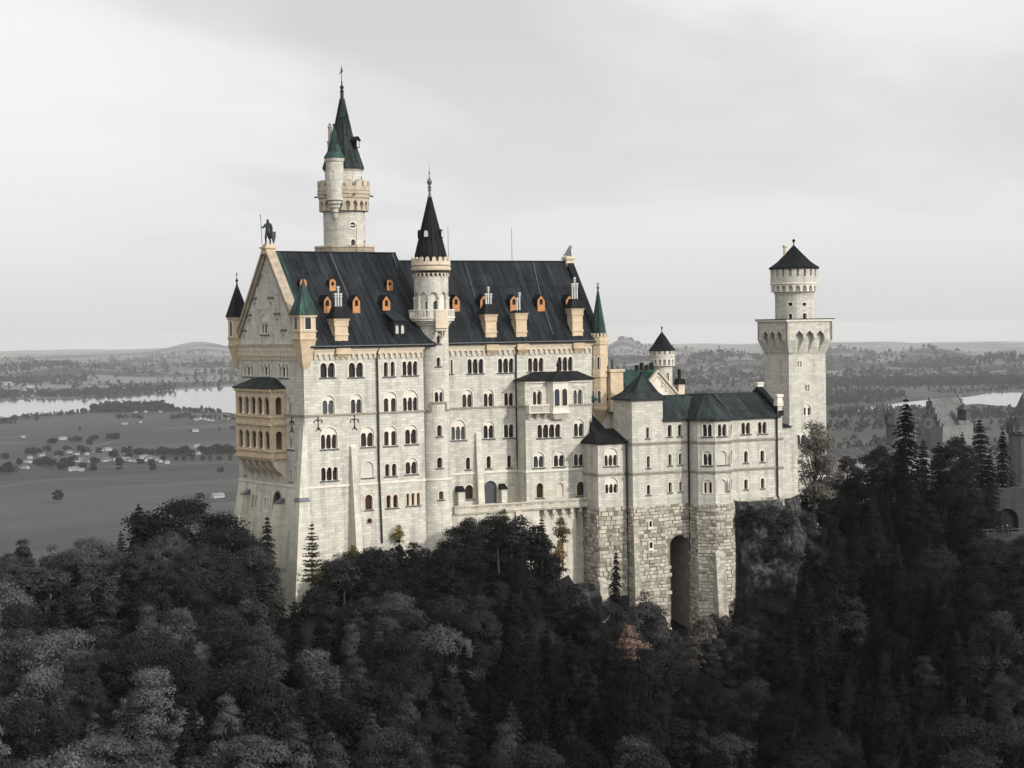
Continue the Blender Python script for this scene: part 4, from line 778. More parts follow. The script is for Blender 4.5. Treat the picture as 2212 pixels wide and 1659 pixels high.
k = MB(); P = lambda x, y, z: Vector((x*1.9, y*1.9, z*1.9)); k.tube(P(-.40, -.22, .02), P(-.5, -.2, 2.1), .045, .035, 6); k.tube(P(-.5, -.2, 2.1), P(-.52, -.2, 2.3), .1, .01, 6); s_ = k.build('spear', M['bronze']); s_.parent = kn
k = MB(); o = [(-.28, .55), (0, .05), (.28, .55), (.3, .95), (-.3, .95)]; k.hexa([P(.44-.02, a, b) for a, b in o], [P(.5, a, b) for a, b in o]); s_ = k.build('shield', M['bronze']); s_.parent = kn
k = MB(); q = [P(-.24, .16, 1.5), P(.24, .16, 1.5), P(.28, .3, .45), P(-.2, .3, .45)]; k.hexa(q, [v+P(0, .05, 0) for v in q]); s_ = k.build('cloak', M['bronze']); s_.parent = kn
u = SR.at(Z4(1545, 300)); c0 = RP(26.2, 9, 0); zt = hit(Z4(1545, 240), c0, F0).z; zb = hit(Z4(1545, 312), c0, F0).z
k = MB(); k.box((c0.x, c0.y, zb-.4), (1.4, 1.4, zt-zb-.1), RA); k.box((c0.x, c0.y, zt-.5), (1.75, 1.75, .25), RA); k.box((c0.x, c0.y, zt-.25), (1.5, 1.5, .25), RA); k.build('statue_plinth', M['sandtrim'], palace)
li = skin('lion_statue', {'rump': ((-.42, 0, .3), .3, None), 'mid': ((-.12, 0, .62), .26, 'rump'), 'chest': ((.14, 0, .95), .28, 'mid'), 'neck': ((.26, 0, 1.25), .26, 'chest'), 'head': ((.36, 0, 1.5), .2, 'neck'), 'muz': ((.56, 0, 1.42), .11, 'head'), 'brow': ((.26, 0, 1.66), .1, 'head'),
  'shl': ((.24, .17, .85), .13, 'chest'), 'knl': ((.33, .18, .45), .085, 'shl'), 'pal': ((.36, .18, .08), .075, 'knl'), 'tol': ((.5, .18, .05), .07, 'pal'), 'shr': ((.24, -.17, .85), .13, 'chest'), 'knr': ((.33, -.18, .45), .085, 'shr'), 'par': ((.36, -.18, .08), .075, 'knr'), 'tor': ((.5, -.18, .05), .07, 'par'),
  'hkl': ((-.1, .27, .34), .17, 'rump'), 'hfl': ((.1, .3, .07), .08, 'hkl'), 'hkr': ((-.1, -.27, .34), .17, 'rump'), 'hfr': ((.1, -.3, .07), .08, 'hkr'), 'ta': ((-.72, 0, .12), .07, 'rump'), 'tb': ((-.78, .1, .4), .06, 'ta')}, M['lion'], (c0.x, c0.y, zt), None, 2, RA-.15, 1.05)
tag(li, 'weathered grey lion statue sitting on the right end of the palace roof ridge', 'statue')
# ------------------------------------------------------------------ terrace with balustrade along the palace foot
ter = thing('terrace', tuple(RP(12, -4, 20)), 'stone terrace with pierced balustrade running below the right half of the palace', 'terrace')
TY = -4.6; S0 = Plane(RP(-3.2, TY), RP(26.5, TY)); a = S0.at(Z6(418, 655)); b = S0.at(Z6(1005, 622)); c = S0.at(Z6(1655, 580)); zt = (a[1]+b[1]+c[1])/3; zd = (S0.at(Z6(418, 715))[1]+S0.at(Z6(1640, 655))[1])/2
uE = S0.at(Z6(1690, 600))[0]
k = MB(); S0.band(k, a[0], uE, zd-.3, zd, -.18, 3.5, .1); S0.band(k, a[0], uE, zt-.2, zt, -.08, .35); S0.band(k, a[0], uE, zd, zd+.2, 0, .3); fl = k.build('deck', M['terr'], ter)
k = MB(); hs = []; u = a[0]+.4
while u < uE-1.2:
    for j in range(3): hs.append(archo(u+.3+j*.36, u+.54+j*.36, zd+.5, zt-.34, 4))
    u += 1.85
S0.slab(k, [(a[0], zd+.2), (uE, zd+.2), (uE, zt-.22), (a[0], zt-.22)], .06, .26, hs, True); k.build('balustrade', M['terr'], ter)
k = MB(); um = S0.at(Z6(1205, 800))[0]; S0.band(k, a[0]-.2, um, 16, zd-.3, 0.1, 4.5); S0.band(k, um, S0.at(Z6(1562, 800))[0], 16, zd-.3, .85, 4.5); S0.band(k, b[0]-.5, b[0]+.6, 16, zd-.31, -.25, .3); kw = k.build('retaining_wall', M['stone_low'], ter)
k = MB(); uF = S0.at(Z6(1262, 710))[0]; n = 5
for i in range(n):
    u = uF+(S0.at(Z6(1590, 690))[0]-uF)*i/(n-1); k = MB(); S0.band(k, u-.26, u+.26, zd-1.0, zd-.31, .15, 1.7); S0.band(k, u-.22, u+.22, zd-1.9, zd-1.0, .5, 1.7, .3); k.build('corbel', M['terr'], ter)
for Z, p, s_ in ((Z6, (1405, 803), .45), (Z6, (1408, 915), .25)):
    Sb = Plane(S0.f(0, .85, 0), S0.f(30, .85, 0)); u, v = Sb.at(Z(*p)); k = MB(); Sb.band(k, u-s_, u+s_, v-s_, v+s_, -.06, .0); k.build('vent', M['wood'], ter)
# ------------------------------------------------------------------ the bower: lower wing in front of the palace's right end
KO = Vector((57, -9.5, 0)); KA = rad(-8); KU = Vector((math.cos(KA), math.sin(KA), 0)); KN = Vector((-KU.y, KU.x, 0))
def KP(x, y, z=0): return KO+KU*x+KN*y+U0*z
kem = thing('bower_wing', tuple(KP(5, 0, 14)), 'lower pale stone wing with bays, green copper roof and rough stone base', 'castle wing')
ZK0, ZK1, ZK2, ZK3, ZK4 = 33.0, 37.95, 42.42, 45.9, 49.1
kw = MB(); ks = MB(); kb = MB()
plan = [(-11.84, 5.9), (-11.84, 1.3), (-7.2, 1.3), (-6.75, 1.3), (-6.75, -.2), (-1.42, -.2), (-1.42, 0), (3.24, 0), (3.24, -2.5), (5.15, -4.35), (7.9, -4.35), (9.55, -2.5), (17.6, -2.5), (17.6, -2.75), (18.4, -2.75), (18.4, 6)]
fac = {}
tops = {0: 42.7, 1: 42.7, 2: 42.7, 3: ZK4, 4: ZK4, 5: ZK4, 13: ZK3+1.6}
for i in range(len(plan)-1):
    S = Plane(KP(*plan[i]), KP(*plan[i+1])); fac[i] = Wall(kem, S, [(0, 30), (S.len, 30), (S.len, tops.get(i, ZK3+.1)), (0, tops.get(i, ZK3+.1))])
    e = .12 if i not in (6, 2) else 0
    for z in ((ZK1, ZK2) if i not in (0, 1, 2) else (ZK1,)): S.band(ks, -.12, S.len+.12, z-.1, z+.16, -.16, 0); S.band(ks, -.1, S.len+.1, z-.28, z-.1, -.08, 0)
F = lambda i, b, n, k, Z=Z7, **q: fac[i].win(b, n, k, Z, **q)
F(1, (262, 386, 1185, 1352), 3, 'arch', light_top=1250); F(1, (270, 388, 1455, 1605), 3, 'arch', light_top=1520, sill=False)
for b in ((648, 678, 990, 1095), (654, 685, 1258, 1370), (655, 688, 1525, 1618)): F(4, b, 1, 'plain')
for b in ((848, 886, 968, 1080), (943, 978, 965, 1076), (854, 884, 1240, 1344), (950, 979, 1232, 1338), (856, 886, 1500, 1595), (954, 981, 1494, 1588)): F(6, b, 1, 'plain')
for Z, b in ((Z7, (484, 494, 760, 860)), (Z7, (484, 496, 985, 1090)), (Z7, (472, 482, 1258, 1360)), (Z8, (475, 484, 330, 420))): F(3, b, 1, 'plain', Z, sill=False, fw=.08)
F(8, (1173, 1256, 965, 1078), 2, 'plain'); F(8, (1172, 1258, 1210, 1346), 2, 'arch', light_top=1240); F(8, (1178, 1260, 1475, 1604), 2, 'arch', light_top=1505, cols=False, sill=False)
F(9, (1312, 1392, 962, 1076), 2, 'plain'); F(9, (1312, 1392, 1208, 1340), 1, 'blind', fw=.1); F(9, (1312, 1392, 1474, 1605), 1, 'blind', sill=False, fw=.1)
for t, b in ((960, 1070), (1200, 1335), (1465, 1580)): F(10, (1428, 1443, t, b), 1, 'plain', sill=False, fw=.1)
F(11, (1530, 1612, 948, 1056), 2, 'plain'); F(11, (1684, 1764, 942, 1050), 2, 'plain')
for b in ((1555, 1590, 1212, 1320), (1706, 1742, 1206, 1312), (1556, 1590, 1474, 1566), (1710, 1744, 1464, 1558)): F(11, b, 1, 'plain', fw=.22)
for i in fac: fac[i].finish(kw)
k = MB(); S = fac[13].s; S.band(k, -.12, S.len+.15, ZK3+1.5, ZK3+2.3, -.15, .9); S.band(k, -.05, S.len+.05, ZK3+2.3, ZK3+2.9, -.05, .8); S.band(k, -.2, S.len+.2, ZK3+2.9, ZK3+3.3, -.18, .95); k.build('gable_stack', M['trim'], kem)
kw.build('wall', M['stone'], kem); ks.build('string_course', M['ledge'], kem)
# rough stone base, laid block by block
def blocks(mb, S, u0, u1, v0, v1, hole=None, rh=.62, bw=1.25, batter=0.0):
    v = v1; row = 0
    while v > v0:
        h = rh*random.uniform(.85, 1.2); u = u0-random.uniform(0, bw)
        while u < u1:
            w_ = bw*random.uniform(.6, 1.35); a, b = max(u, u0), min(u+w_, u1); u += w_
            if b-a < .12: continue
            c = ((a+b)/2, v-h/2)
            if hole and hole(*c): continue
            d = random.uniform(.02, .19); g = .022; bt_ = batter*(v1-v); j = lambda: random.uniform(-.035, .035)
            q = [S.f(a+g, -bt_, v-h+g), S.f(b-g, -bt_, v-h+g), S.f(b-g, -bt_, v-g), S.f(a+g, -bt_, v-g)]; i_ = .05
            p = [S.f(a+g+i_, -bt_-d+j(), v-h+g+i_), S.f(b-g-i_, -bt_-d+j(), v-h+g+i_), S.f(b-g-i_, -bt_-d+j(), v-g-i_), S.f(a+g+i_, -bt_-d+j(), v-g-i_)]
            mb.face(p)
            for n_ in range(4): m_ = (n_+1) % 4; mb.face([q[n_], q[m_], p[m_], p[n_]])
        v -= h; row += 1
mo = MB(); bl_ = MB(); ar = fac[6].s; zA = ar.at(Z8(945, 805))[1]; ua = ar.at(Z8(865, 900))[0]; ub = ar.at(Z8(1045, 900))[0]
ub = min(ub, ar.len-.05); archh = archo(ua, ub, 5, zA)
for i in range(len(plan)-1):
    S = fac[i].s; zt_ = ZK0 if i < 11 else ZK0+.4; zb_ = 12 if 3 <= i <= 10 else 20
    if i >= 11: zb_ = zt_-.9 if i < 13 else zt_-1.2
    Sp = Plane(S.f(0, -.12, 0), S.f(S.len, -.12, 0)); inh = None; a0, a1 = (-.1, S.len+.1)
    if i == 6:
        inh = lambda u, v: ua-.25 < u < ub+.2 and v < zA+.1-max(0, abs(u-(ua+ub)/2)-.7)*.9
        Sp.slab(mo, [(a0, zb_), (a1, zb_), (a1, zt_), (a0, zt_)], 0, .2, [archo(ua, ub, zb_+.01, zA)])
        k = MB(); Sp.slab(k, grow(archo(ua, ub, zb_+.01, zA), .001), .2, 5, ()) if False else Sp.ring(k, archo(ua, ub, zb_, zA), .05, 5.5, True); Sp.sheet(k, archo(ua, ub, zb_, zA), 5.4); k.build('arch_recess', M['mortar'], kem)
    else: Sp.slab(mo, [(a0, zb_), (a1, zb_), (a1, zt_), (a0, zt_)], 0, .2)
    rhs = .6 if i in (0, 1, 2) else .52
    blocks(bl_, Sp, a0, a1, zb_, zt_+.1, inh, rhs, 1.05)
for i, u, zt_, wd, dd in ((9, 0.3, 25.5, 1.5, .9), (5, 0, 0, 0, 0), (4, .25, ZK0-2.6, .9, .5), (1, .25, 22, 1.3, 1.2)):
    if wd: S = Plane(fac[i].s.f(0, -.12, 0), fac[i].s.f(fac[i].s.len, -.12, 0)); bu = MB(); buttress(S, bu, u, 12, zt_, wd*1.25, wd, dd*2, dd*.5); bu.build('base_buttress', M['basewall'], kem) 
for a, v0_, v1_ in (((1.42), 0, 0),): pass
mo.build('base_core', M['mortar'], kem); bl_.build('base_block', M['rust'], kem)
for b in ((668, 692, 672, 728), (670, 698, 868, 925)):
    S = fac[4].s; u0_, u1_, t_, b_ = fac[4].px(Z8, *b); k = MB(); Sx = Plane(S.f(0, -.12, 0), S.f(5, -.12, 0)); o = archo(u0_, u1_, b_, t_); Sx.slab(k, grow(o, .15), -.24, 0, [o]); Sx.band(k, u0_-.25, u1_+.25, b_-.4, b_-.16, -.3, 0); wq = k.build('base_window', M['trim'], kem); k = MB(); Sx.sheet(k, o, -.2); k.build('base_pane', M['dark'], wq)
def kpipe(x, y, z0, z1): k = MB(); a = KP(x, y); k.tube((a.x, a.y, z0), (a.x, a.y, z1), .13, None, 6); k.lathe((a.x, a.y), [(.14, z1-.1), (.3, z1+.25), (.3, z1+.4)], 6); k.build('downpipe', M['iron'], kem)
kpipe(-7.05, 1.1, 16, 42.5); kpipe(3.05, -.2, 24, ZK3-.4); kpipe(17.45, -2.7, ZK0+.3, ZK3-.4); kpipe(9.75, -2.75, 14, ZK0-.2)
# roofs of the bower
def hip(mb, pts, top, ov=.35, th=.14):
    n = len(pts); c = sum((p for p in pts), Vector())/n
    for i in range(n): mb.face([pts[i], pts[(i+1) % n]]+([top[i % len(top)]] if len(top) == 1 else ([top[1], top[0]] if i in (0,) else [])))
kr = MB(); ov = .4; zr = 49.45; ry = 3.0
A = KP(-1.5, -ov, ZK3); B = KP(3.2, -ov, ZK3); Rl = KP(-1.5, ry, zr); Rr = KP(18.2, ry, zr)
kr.face([A, B, KP(3.2, ry, zr), Rl]); kr.face([KP(9.4, -2.5-ov, ZK3), KP(18.1, -2.5-ov, ZK3), KP(18.1, ry, zr), KP(9.4, ry, zr)]); kr.face([KP(-1.5, 9, ZK3), KP(-1.5, ry, zr), KP(18.1, ry, zr), KP(18.1, 9, ZK3)])
pk = KP(6.5, .2, zr+.25); e8 = [KP(3.24-ov, 0, ZK3), KP(3.24-ov, -2.65, ZK3), KP(5.0, -4.35-ov, ZK3), KP(8.05, -4.35-ov, ZK3), KP(9.75, -2.7, ZK3), KP(9.75, -2.5, ZK3)]
for i in range(5): kr.face([e8[i], e8[i+1], pk])
kr.face([e8[0], pk, KP(6.5, ry, zr), KP(3.2, ry, zr)][:3]); kr.face([KP(2.8, 0, ZK3), pk, KP(6.5, ry+.5, zr+.05), KP(1.0, ry, zr-.1)]); kr.face([e8[5], KP(10.8, ry, zr-.1), KP(6.5, ry+.5, zr+.05), pk])
for a, b in ((A, B), (e8[0], e8[1]), (e8[1], e8[2]), (e8[2], e8[3]), (e8[3], e8[4]), (KP(9.6, -2.5-ov, ZK3), KP(18.1, -2.5-ov, ZK3))): kr.face([a-U0*.28, b-U0*.28, b, a])
for i in range(5): kr.tube(e8[i], pk, .07, None, 4)
for i in range(1, 14):
    t = i/14; a = KP(9.8, -2.5-ov, ZK3).lerp(KP(18.1, -2.5-ov, ZK3), t); b = KP(9.8, ry, zr).lerp(KP(18.1, ry, zr), t); kr.tube(a, b, .06, None, 4)
for i in range(1, 8):
    t = i/8; kr.tube(A.lerp(B, t), Rl.lerp(KP(3.2, ry, zr), t), .06, None, 4)
kr.tube(KP(10.2, -1.3, ZK3+1.0), KP(17, -1.3, ZK3+1.0), .07, None, 5)
K_ = kr.build('roof', M['copperdark'], kem)
k = MB(); 
k.hexa([KP(17.7, -2.9, ZK3), KP(18.6, -2.9, ZK3), KP(18.6, ry, zr+.2), KP(17.7, ry, zr+.2)], [KP(17.7, -2.9, ZK3+.7), KP(18.6, -2.9, ZK3+.7), KP(18.6, ry, zr+.9), KP(17.7, ry, zr+.9)])
k.hexa([KP(17.7, ry, zr+.2), KP(18.6, ry, zr+.2), KP(18.6, 9, ZK3), KP(17.7, 9, ZK3)], [KP(17.7, ry, zr+.9), KP(18.6, ry, zr+.9), KP(18.6, 9, ZK3+.7), KP(17.7, 9, ZK3+.7)]); k.build('gable_coping', M['slate2'], kem)
k = MB(); p = KP(18.1, ry, zr+.8); k.box(p, (1.1, .8, .5), KA); k.box(p+U0*.5, (1.3, 1.0, .2), KA); k.build('coping_block', M['trim'], kem)
# pyramid roof of the square stair block
k = MB(); b_ = [KP(-7.15, -.6, ZK4), KP(-1.0, -.6, ZK4), KP(-1.0, 5.6, ZK4), KP(-7.15, 5.6, ZK4)]; ap = hit(Z7(615, 492), KP(-4, 2.6), F0); md = [p.lerp(Vector((ap.x, ap.y, p.z)), .35)+U0*(ap.z-ZK4)*.24 for p in b_]
for i in range(4): j = (i+1) % 4; k.face([b_[i], b_[j], md[j], md[i]]); k.face([md[i], md[j], ap])
k.face([p-U0*.2 for p in b_][::-1])
for i in range(4): j = (i+1) % 4; k.face([b_[i]-U0*.2, b_[j]-U0*.2, b_[j], b_[i]]); k.tube(b_[i], md[i], .08, None, 4); k.tube(md[i], ap, .08, None, 4)
k.build('pyramid_roof', M['copperdark'], kem)
k = MB(); k.face([KP(-6.75, 5.4, 30), KP(-6.75, 5.4, ZK4), KP(-1.42, 5.4, ZK4), KP(-1.42, 5.4, 30)]); k.face([KP(-1.42, 0, ZK3), KP(-1.42, 5.4, ZK3), KP(-1.42, 5.4, ZK4), KP(-1.42, 0, ZK4)]); k.face([KP(-6.75, 1.3, 42), KP(-6.75, 1.3, ZK4), KP(-6.75, 5.4, ZK4), KP(-6.75, 5.4, 42)]); k.build('block_side', M['stone'], kem)
# dark hip roof of the left bay
k = MB(); zb_ = 42.7; zt_ = hit(Z7(250, 1010), KP(-9, 4.2), F0).z; b_ = [KP(-12.3, 6.2, zb_), KP(-12.3, .9, zb_), KP(-6.8, .9, zb_), KP(-6.8, 6.2, zb_)]; t1, t2 = KP(-10.2, 5.4, zt_), KP(-6.8, 5.4, zt_)
k.face([b_[1], b_[2], t2, t1]); k.face([b_[0], b_[1], t1]); k.face([b_[3], b_[0], t1, t2]); k.face([p-U0*.15 for p in b_]); k.face([b_[1]-U0*.2, b_[2]-U0*.2, b_[2], b_[1]]); k.face([b_[0]-U0*.2, b_[1]-U0*.2, b_[1], b_[0]]); k.build('bay_roof', M['slate2'], kem)
k = MB(); a = KP(-10.4, 5.0, zt_-.6); k.hexa([a-KU*.3, a+KU*2.6, a+KU*2.6+KN*3, a-KU*.3+KN*3], [a-KU*.1+U0*2.9+KN*1.6, a+KU*.5+U0*2.9+KN*1.6, a+KU*.5+KN*3+U0*2.9, a-KU*.1+KN*3+U0*2.9]); k.build('bay_roof', M['slate2'], kem)
# ------------------------------------------------------------------ square tower with a round lantern
class Flare(Plane):
    def __init__(s, p0, p1, za, zb, out): Plane.__init__(s, p0, p1); s.za, s.zb, s.out = za, zb, out
    def f(s, u, d, v): return s.o+s.u*u+s.n*(d-s.out*max(0, min(1, (v-s.za)/(s.zb-s.za))))+U0*v
    def steiner(s, o): return [(s.len*i/12, s.zb+.001) for i in range(1, 12)]+[(s.len*i/12, s.za+(s.zb-s.za)*.5) for i in (0.02, 11.98)]
cq = atdist(ZQ(700, 900), 335); c3 = (cq.x, cq.y); A3 = rad(-9); S3 = Cyl(c3, 3.5); T = lambda y: S3.z(ZQ(700, y)[1]); mq = S3.m(1/2.765/1.8083)
root = thing('square_tower', (c3[0], c3[1], 20), 'square limestone tower topped by a round lantern with dark conical cap', 'tower')
def sq(h, z): return [Vector((c3[0]+(x*math.cos(A3)-y*math.sin(A3))*h, c3[1]+(x*math.sin(A3)+y*math.cos(A3))*h, z)) for x, y in ((-1, -1), (1, -1), (1, 1), (-1, 1))]
hs_ = 390*mq/.834/2; hu = 480*mq/.834/2; zl_, zm_, zt_ = T(1392), T(1235), T(1048); wm = MB(); um = MB()
c_ = sq(hs_, 0); FW = []
for i in range(4):
    p0, p1 = c_[(i+3) % 4] if i == 1 else c_[i], c_[i] if i == 1 else c_[(i+1) % 4]
    p0, p1 = c_[i], c_[(i+1) % 4]; S = Plane(p0, p1); W_ = Wall(root, S, [(0, 18), (S.len, 18), (S.len, zt_), (0, zt_)]); FW.append(W_)
FW[0].win((732, 748, 1462, 1532), 1, 'plain', ZQ, sill=False, fw=.2); FW[0].win((762, 778, 1462, 1532), 1, 'plain', ZQ, sill=False, fw=.2); FW[0].win((815, 832, 335, 410), 1, 'plain', ZR, sill=False, fw=.2); FW[0].win((846, 862, 335, 410), 1, 'plain', ZR, sill=False, fw=.2)
FW[0].win((800, 878, 552, 672), 2, 'arch', ZR, light_top=585, cols=False, sill=False); FW[0].win((718, 828, 842, 992), 2, 'arch', ZR, light_top=880)
FW[3].win((444, 455, 1475, 1535), 1, 'plain', ZQ, sill=False, fw=.2); FW[3].win((572, 584, 342, 412), 1, 'plain', ZR, sill=False, fw=.2)
for w_ in FW: w_.finish(wm)
for i in range(4):
    p0, p1 = c_[i], c_[(i+1) % 4]; e = (p1-p0).normalized(); out = hu-hs_; S = Flare(p0-e*out, p1+e*out, zl_, zm_, out); n = 3; hs = []
    for j in range(n):
        c = out+.55+(S.len-2*out-1.1)*(j+.5)/n; r = .95
        hs.append([(c-.12, zl_+.25), (c+.12, zl_+.25), (c+r, zm_+.25), (c+r*.8, zm_+(T(1140)-zm_)*.6), (c, T(1138)), (c-r*.8, zm_+(T(1140)-zm_)*.6), (c-r, zm_+.25)])
    b = out*.98; S.slab(um, [(out, zl_), (S.len-out, zl_), (S.len, zm_), (S.len, zt_), (0, zt_), (0, zm_)], 0, .55, hs)
um.build('corbelled_top', M['stone'], root); wm.build('wall', M['stone'], root)
k = MB(); k.hexa(sq(hu*1.0, zt_), sq(hu*1.0, T(1040))); k.hexa(sq(hu*1.05, T(1040)), sq(hu*1.06, T(1018))); k.build('parapet_slab', M['trim'], root); k = MB(); k.hexa(sq(hu*1.07, T(1018)), sq(hu*1.07, T(1010))); k.build('parapet_cover', M['slate2'], root)
zz_ = T(1012); SQ = Cyl(c3, 207*mq); k = MB(); w_ = Wall(root, SQ, SQ.rect(zz_-1, T(735)))
for b in ((632, 680, 838, 872), (786, 828, 838, 872)):
    u0_, u1_, t_, b_ = w_.px(ZQ, *b); o = [(u0_, b_), (u1_, b_), (u1_, t_), (u0_, t_)]; w_.hole(o); q = MB(); SQ.slab(q, grow(o, .12), -.04, 0, [o]); SQ.ring(q, o, 0, .4, True); g = q.build('window', M['trim'], root); q = MB(); SQ.sheet(q, grow(o, .02), .38); q.build('pane', M['dark'], g)
w_.win((640, 676, 955, 1012), 1, 'plain', ZQ, sill=False); w_.win((786, 830, 948, 1012), 1, 'plain', ZQ, sill=False); w_.finish(k); k.build('lantern_shaft', M['stone'], root)
k = MB(); k.lathe(c3, [(207*mq, T(748)), (215*mq, T(742)), (215*mq, T(728)), (222*mq, T(724)), (222*mq, T(718))], 40); SO = Cyl(c3, 247*mq); machic(SO, k, T(720), T(640), 20, 200*mq, False, .34); k.lathe(c3, [(200*mq, T(748)), (200*mq, T(625))], 24); k.lathe(c3, [(248*mq, T(645)), (258*mq, T(638)), (258*mq, T(625)), (252*mq, T(622))], 40); k.build('corbel_arcade', M['trim'], root)
k = MB(); SO = Cyl(c3, 253*mq); hs = []
for i in range(20):
    c = SO.full*((i+.5)/20-.5); hs.append([(c-.22, T(555)), (c+.22, T(555)), (c+.22, T(478)), (c-.22, T(478))])
SO.slab(k, SO.rect(T(628), T(466)), 0, .7, hs); k.lathe(c3, [(225*mq, T(630)), (225*mq, T(470))], 24); k.build('lantern_drum', M['stone'], root)
k = MB(); k.lathe(c3, [(268*mq, T(474)), (271*mq, T(462)), (215*mq, T(425)), (175*mq, T(395)), (90*mq, T(310)), (8*mq, T(222)), (.1, T(200)), (.08, T(186)), (17*mq, T(172)), (17*mq, T(160)), (.06, T(148))], 24, False)

for i in range(24):
    a = 2*PI*i/24; pp = [(c3[0]+r*mq*math.cos(a), c3[1]+r*mq*math.sin(a), T(y)) for r, y in ((270, 460), (215, 425), (175, 395), (90, 310), (10, 224))]
    for p, q in zip(pp, pp[1:]): k.tube(p, q, .06, None, 4)
cap = k.build('cone_roof', M['slate2'], root)
p = hit(ZQ(598, 340), (c3[0]-.5, c3[1]+.3, 0), F0); k = MB(); k.lathe((p.x, p.y), [(.42, T(400)), (.36, T(345)), (.3, T(340)), (.3, T(240)), (.44, T(236)), (.44, T(220)), (.3, T(212))], 10); k.build('chimney', M['sandtrim'], cap)
# ------------------------------------------------------------------ buildings behind the bower
def simple_roof(mb, p0, p1, depth, ze, zr, ov=.4, gable=True):
    e = (p1-p0).normalized(); n = Vector((-e.y, e.x, 0)); a, b = p0-e*ov-n*ov, p1+e*ov-n*ov; c, d = p1+e*ov+n*(depth+ov), p0-e*ov+n*(depth+ov)
    r0, r1 = p0-e*ov+n*depth/2, p1+e*ov+n*depth/2
    if not gable: r0 += e*depth*.4; r1 -= e*depth*.4
    A, B, Cc, D = [Vector((q.x, q.y, ze)) for q in (a, b, c, d)]; R, Q = Vector((r0.x, r0.y, zr)), Vector((r1.x, r1.y, zr))
    mb.face([A, B, Q, R]); mb.face([Cc, D, R, Q]); mb.face([B, Cc, Q]); mb.face([D, A, R]); mb.face([A-U0*.2, B-U0*.2, B, A]); mb.face([D-U0*.2, Cc-U0*.2, B-U0*.2, A-U0*.2]); mb.face([B-U0*.2, Cc-U0*.2, Cc, B]); mb.face([D-U0*.2, A-U0*.2, A, D])
    n_ = int((B-A).length/1.0)
    for i in range(1, n_): t = i/n_; mb.tube(A.lerp(B, t), R.lerp(Q, t), .06, None, 4)
    return R, Q
kb_ = thing('knights_house', tuple(KP(-4, 14, 30)), 'back wing with tall green copper roof and cream stepped gable behind the bower', 'castle wing')
p0 = KP(-13.5, 9); q0 = hit(Z7(320, 690), p0, KN); zeB = q0.z-.6; zrB = hit(Z7(560, 458), KP(0, 14), KN).z
xr = (hit(Z7(760, 465), KP(0, 14), KN)-KO).dot(KU); k = MB(); k.face([KP(-15, 9, 30), KP(xr, 9, 30), KP(xr, 9, zeB), KP(-15, 9, zeB)]); k.face([KP(-15, 19, 30), KP(-15, 9, 30), KP(-15, 9, zeB), KP(-15, 14, zrB-.3), KP(-15, 19, zeB)]); k.face([KP(xr, 9, 30), KP(xr, 19, 30), KP(xr, 19, zeB), KP(xr, 14, zrB-.3), KP(xr, 9, zeB)])
GSf = Plane(KP(xr-3.8, 8.2), KP(xr+9.5, 8.2)); ga = GSf.at(Z7(755, 478)); gr_ = GSf.at(Z7(938, 690)); gl_u = 2*ga[0]-gr_[0]
GSf.slab(k, [(gl_u, 34), (gr_[0], 34), (gr_[0], gr_[1]), ga, (gl_u, gr_[1])], 0, .5); k.build('wall', M['trim'], kb_)
k = MB(); simple_roof(k, KP(-14.5, 8.6), KP(xr-.2, 8.6), 10.8, zeB, zrB); k.hexa([GSf.f(gl_u, .4, gr_[1]-.3), GSf.f(ga[0], .4, ga[1]-.3), GSf.f(ga[0], 9, ga[1]-.3), GSf.f(gl_u, 9, gr_[1]-.3)], [GSf.f(gl_u, .4, gr_[1]), GSf.f(ga[0], .4, ga[1]), GSf.f(ga[0], 9, ga[1]), GSf.f(gl_u, 9, gr_[1])]); k.hexa([GSf.f(ga[0], .4, ga[1]-.3), GSf.f(gr_[0], .4, gr_[1]-.3), GSf.f(gr_[0], 9, gr_[1]-.3), GSf.f(ga[0], 9, ga[1]-.3)], [GSf.f(ga[0], .4, ga[1]), GSf.f(gr_[0], .4, gr_[1]), GSf.f(gr_[0], 9, gr_[1]), GSf.f(ga[0], 9, ga[1])]); k.build('roof', M['copper'], kb_)
k = MB()
for o0, w_, pr in ((0, .35, .35), (-.75, .18, .12)):
    for s_, uu, vv in ((1, gr_[0], gr_[1]), (-1, gl_u, gr_[1])):
        a = (ga[0], ga[1]+o0); b = (uu, vv+o0); o = [a, (a[0], a[1]+w_), (b[0], b[1]+w_), b]; o = o if area2(o) > 0 else o[::-1]; GSf.slab(k, o, -pr, .3)
for i in range(4): u = ga[0]+(gr_[0]-ga[0])*(.22+.2*i); v = ga[1]+(gr_[1]-ga[1])*(.22+.2*i)-1.5; GSf.band(k, u-.1, u+.9, v-.1, v+.08, -.1, 0); GSf.band(k, u-.1, u+.08, v-.08, v+.75, -.1, 0)
k.build('gable_moulding', M['sandtrim'], kb_)
Sc = Plane(KP(-13, 8.5), KP(-7.5, 8.5)); a, b = Sc.at(Z7(345, 800))[0], Sc.at(Z7(470, 800))[0]; za, zb_ = Sc.at(Z7(400, 1015))[1], Sc.at(Z7(400, 770))[1]; k = MB(); o = archo(a+2.0, a+2.9, za+2.0, za+4.2); Sc.slab(k, [(a, za-2), (b, za-2), (b, zb_-.5), (a, zb_-.5)], -.6, 0, [o]); Sc.sheet(k, o, -.2); Sc.band(k, a-.2, b+.2, zb_-1.5, zb_-1.2, -.85, 0); Sc.band(k, a-.2, a+.3, za-2, zb_+.1, -.8, 0)
n = 5
for i in range(n): u = a+(b-a)*(i+.5)/n; Sc.band(k, u-.35, u+.35, zb_-.5, zb_, -.65, 0)
k.build('battlement', M['trim'], kb_)
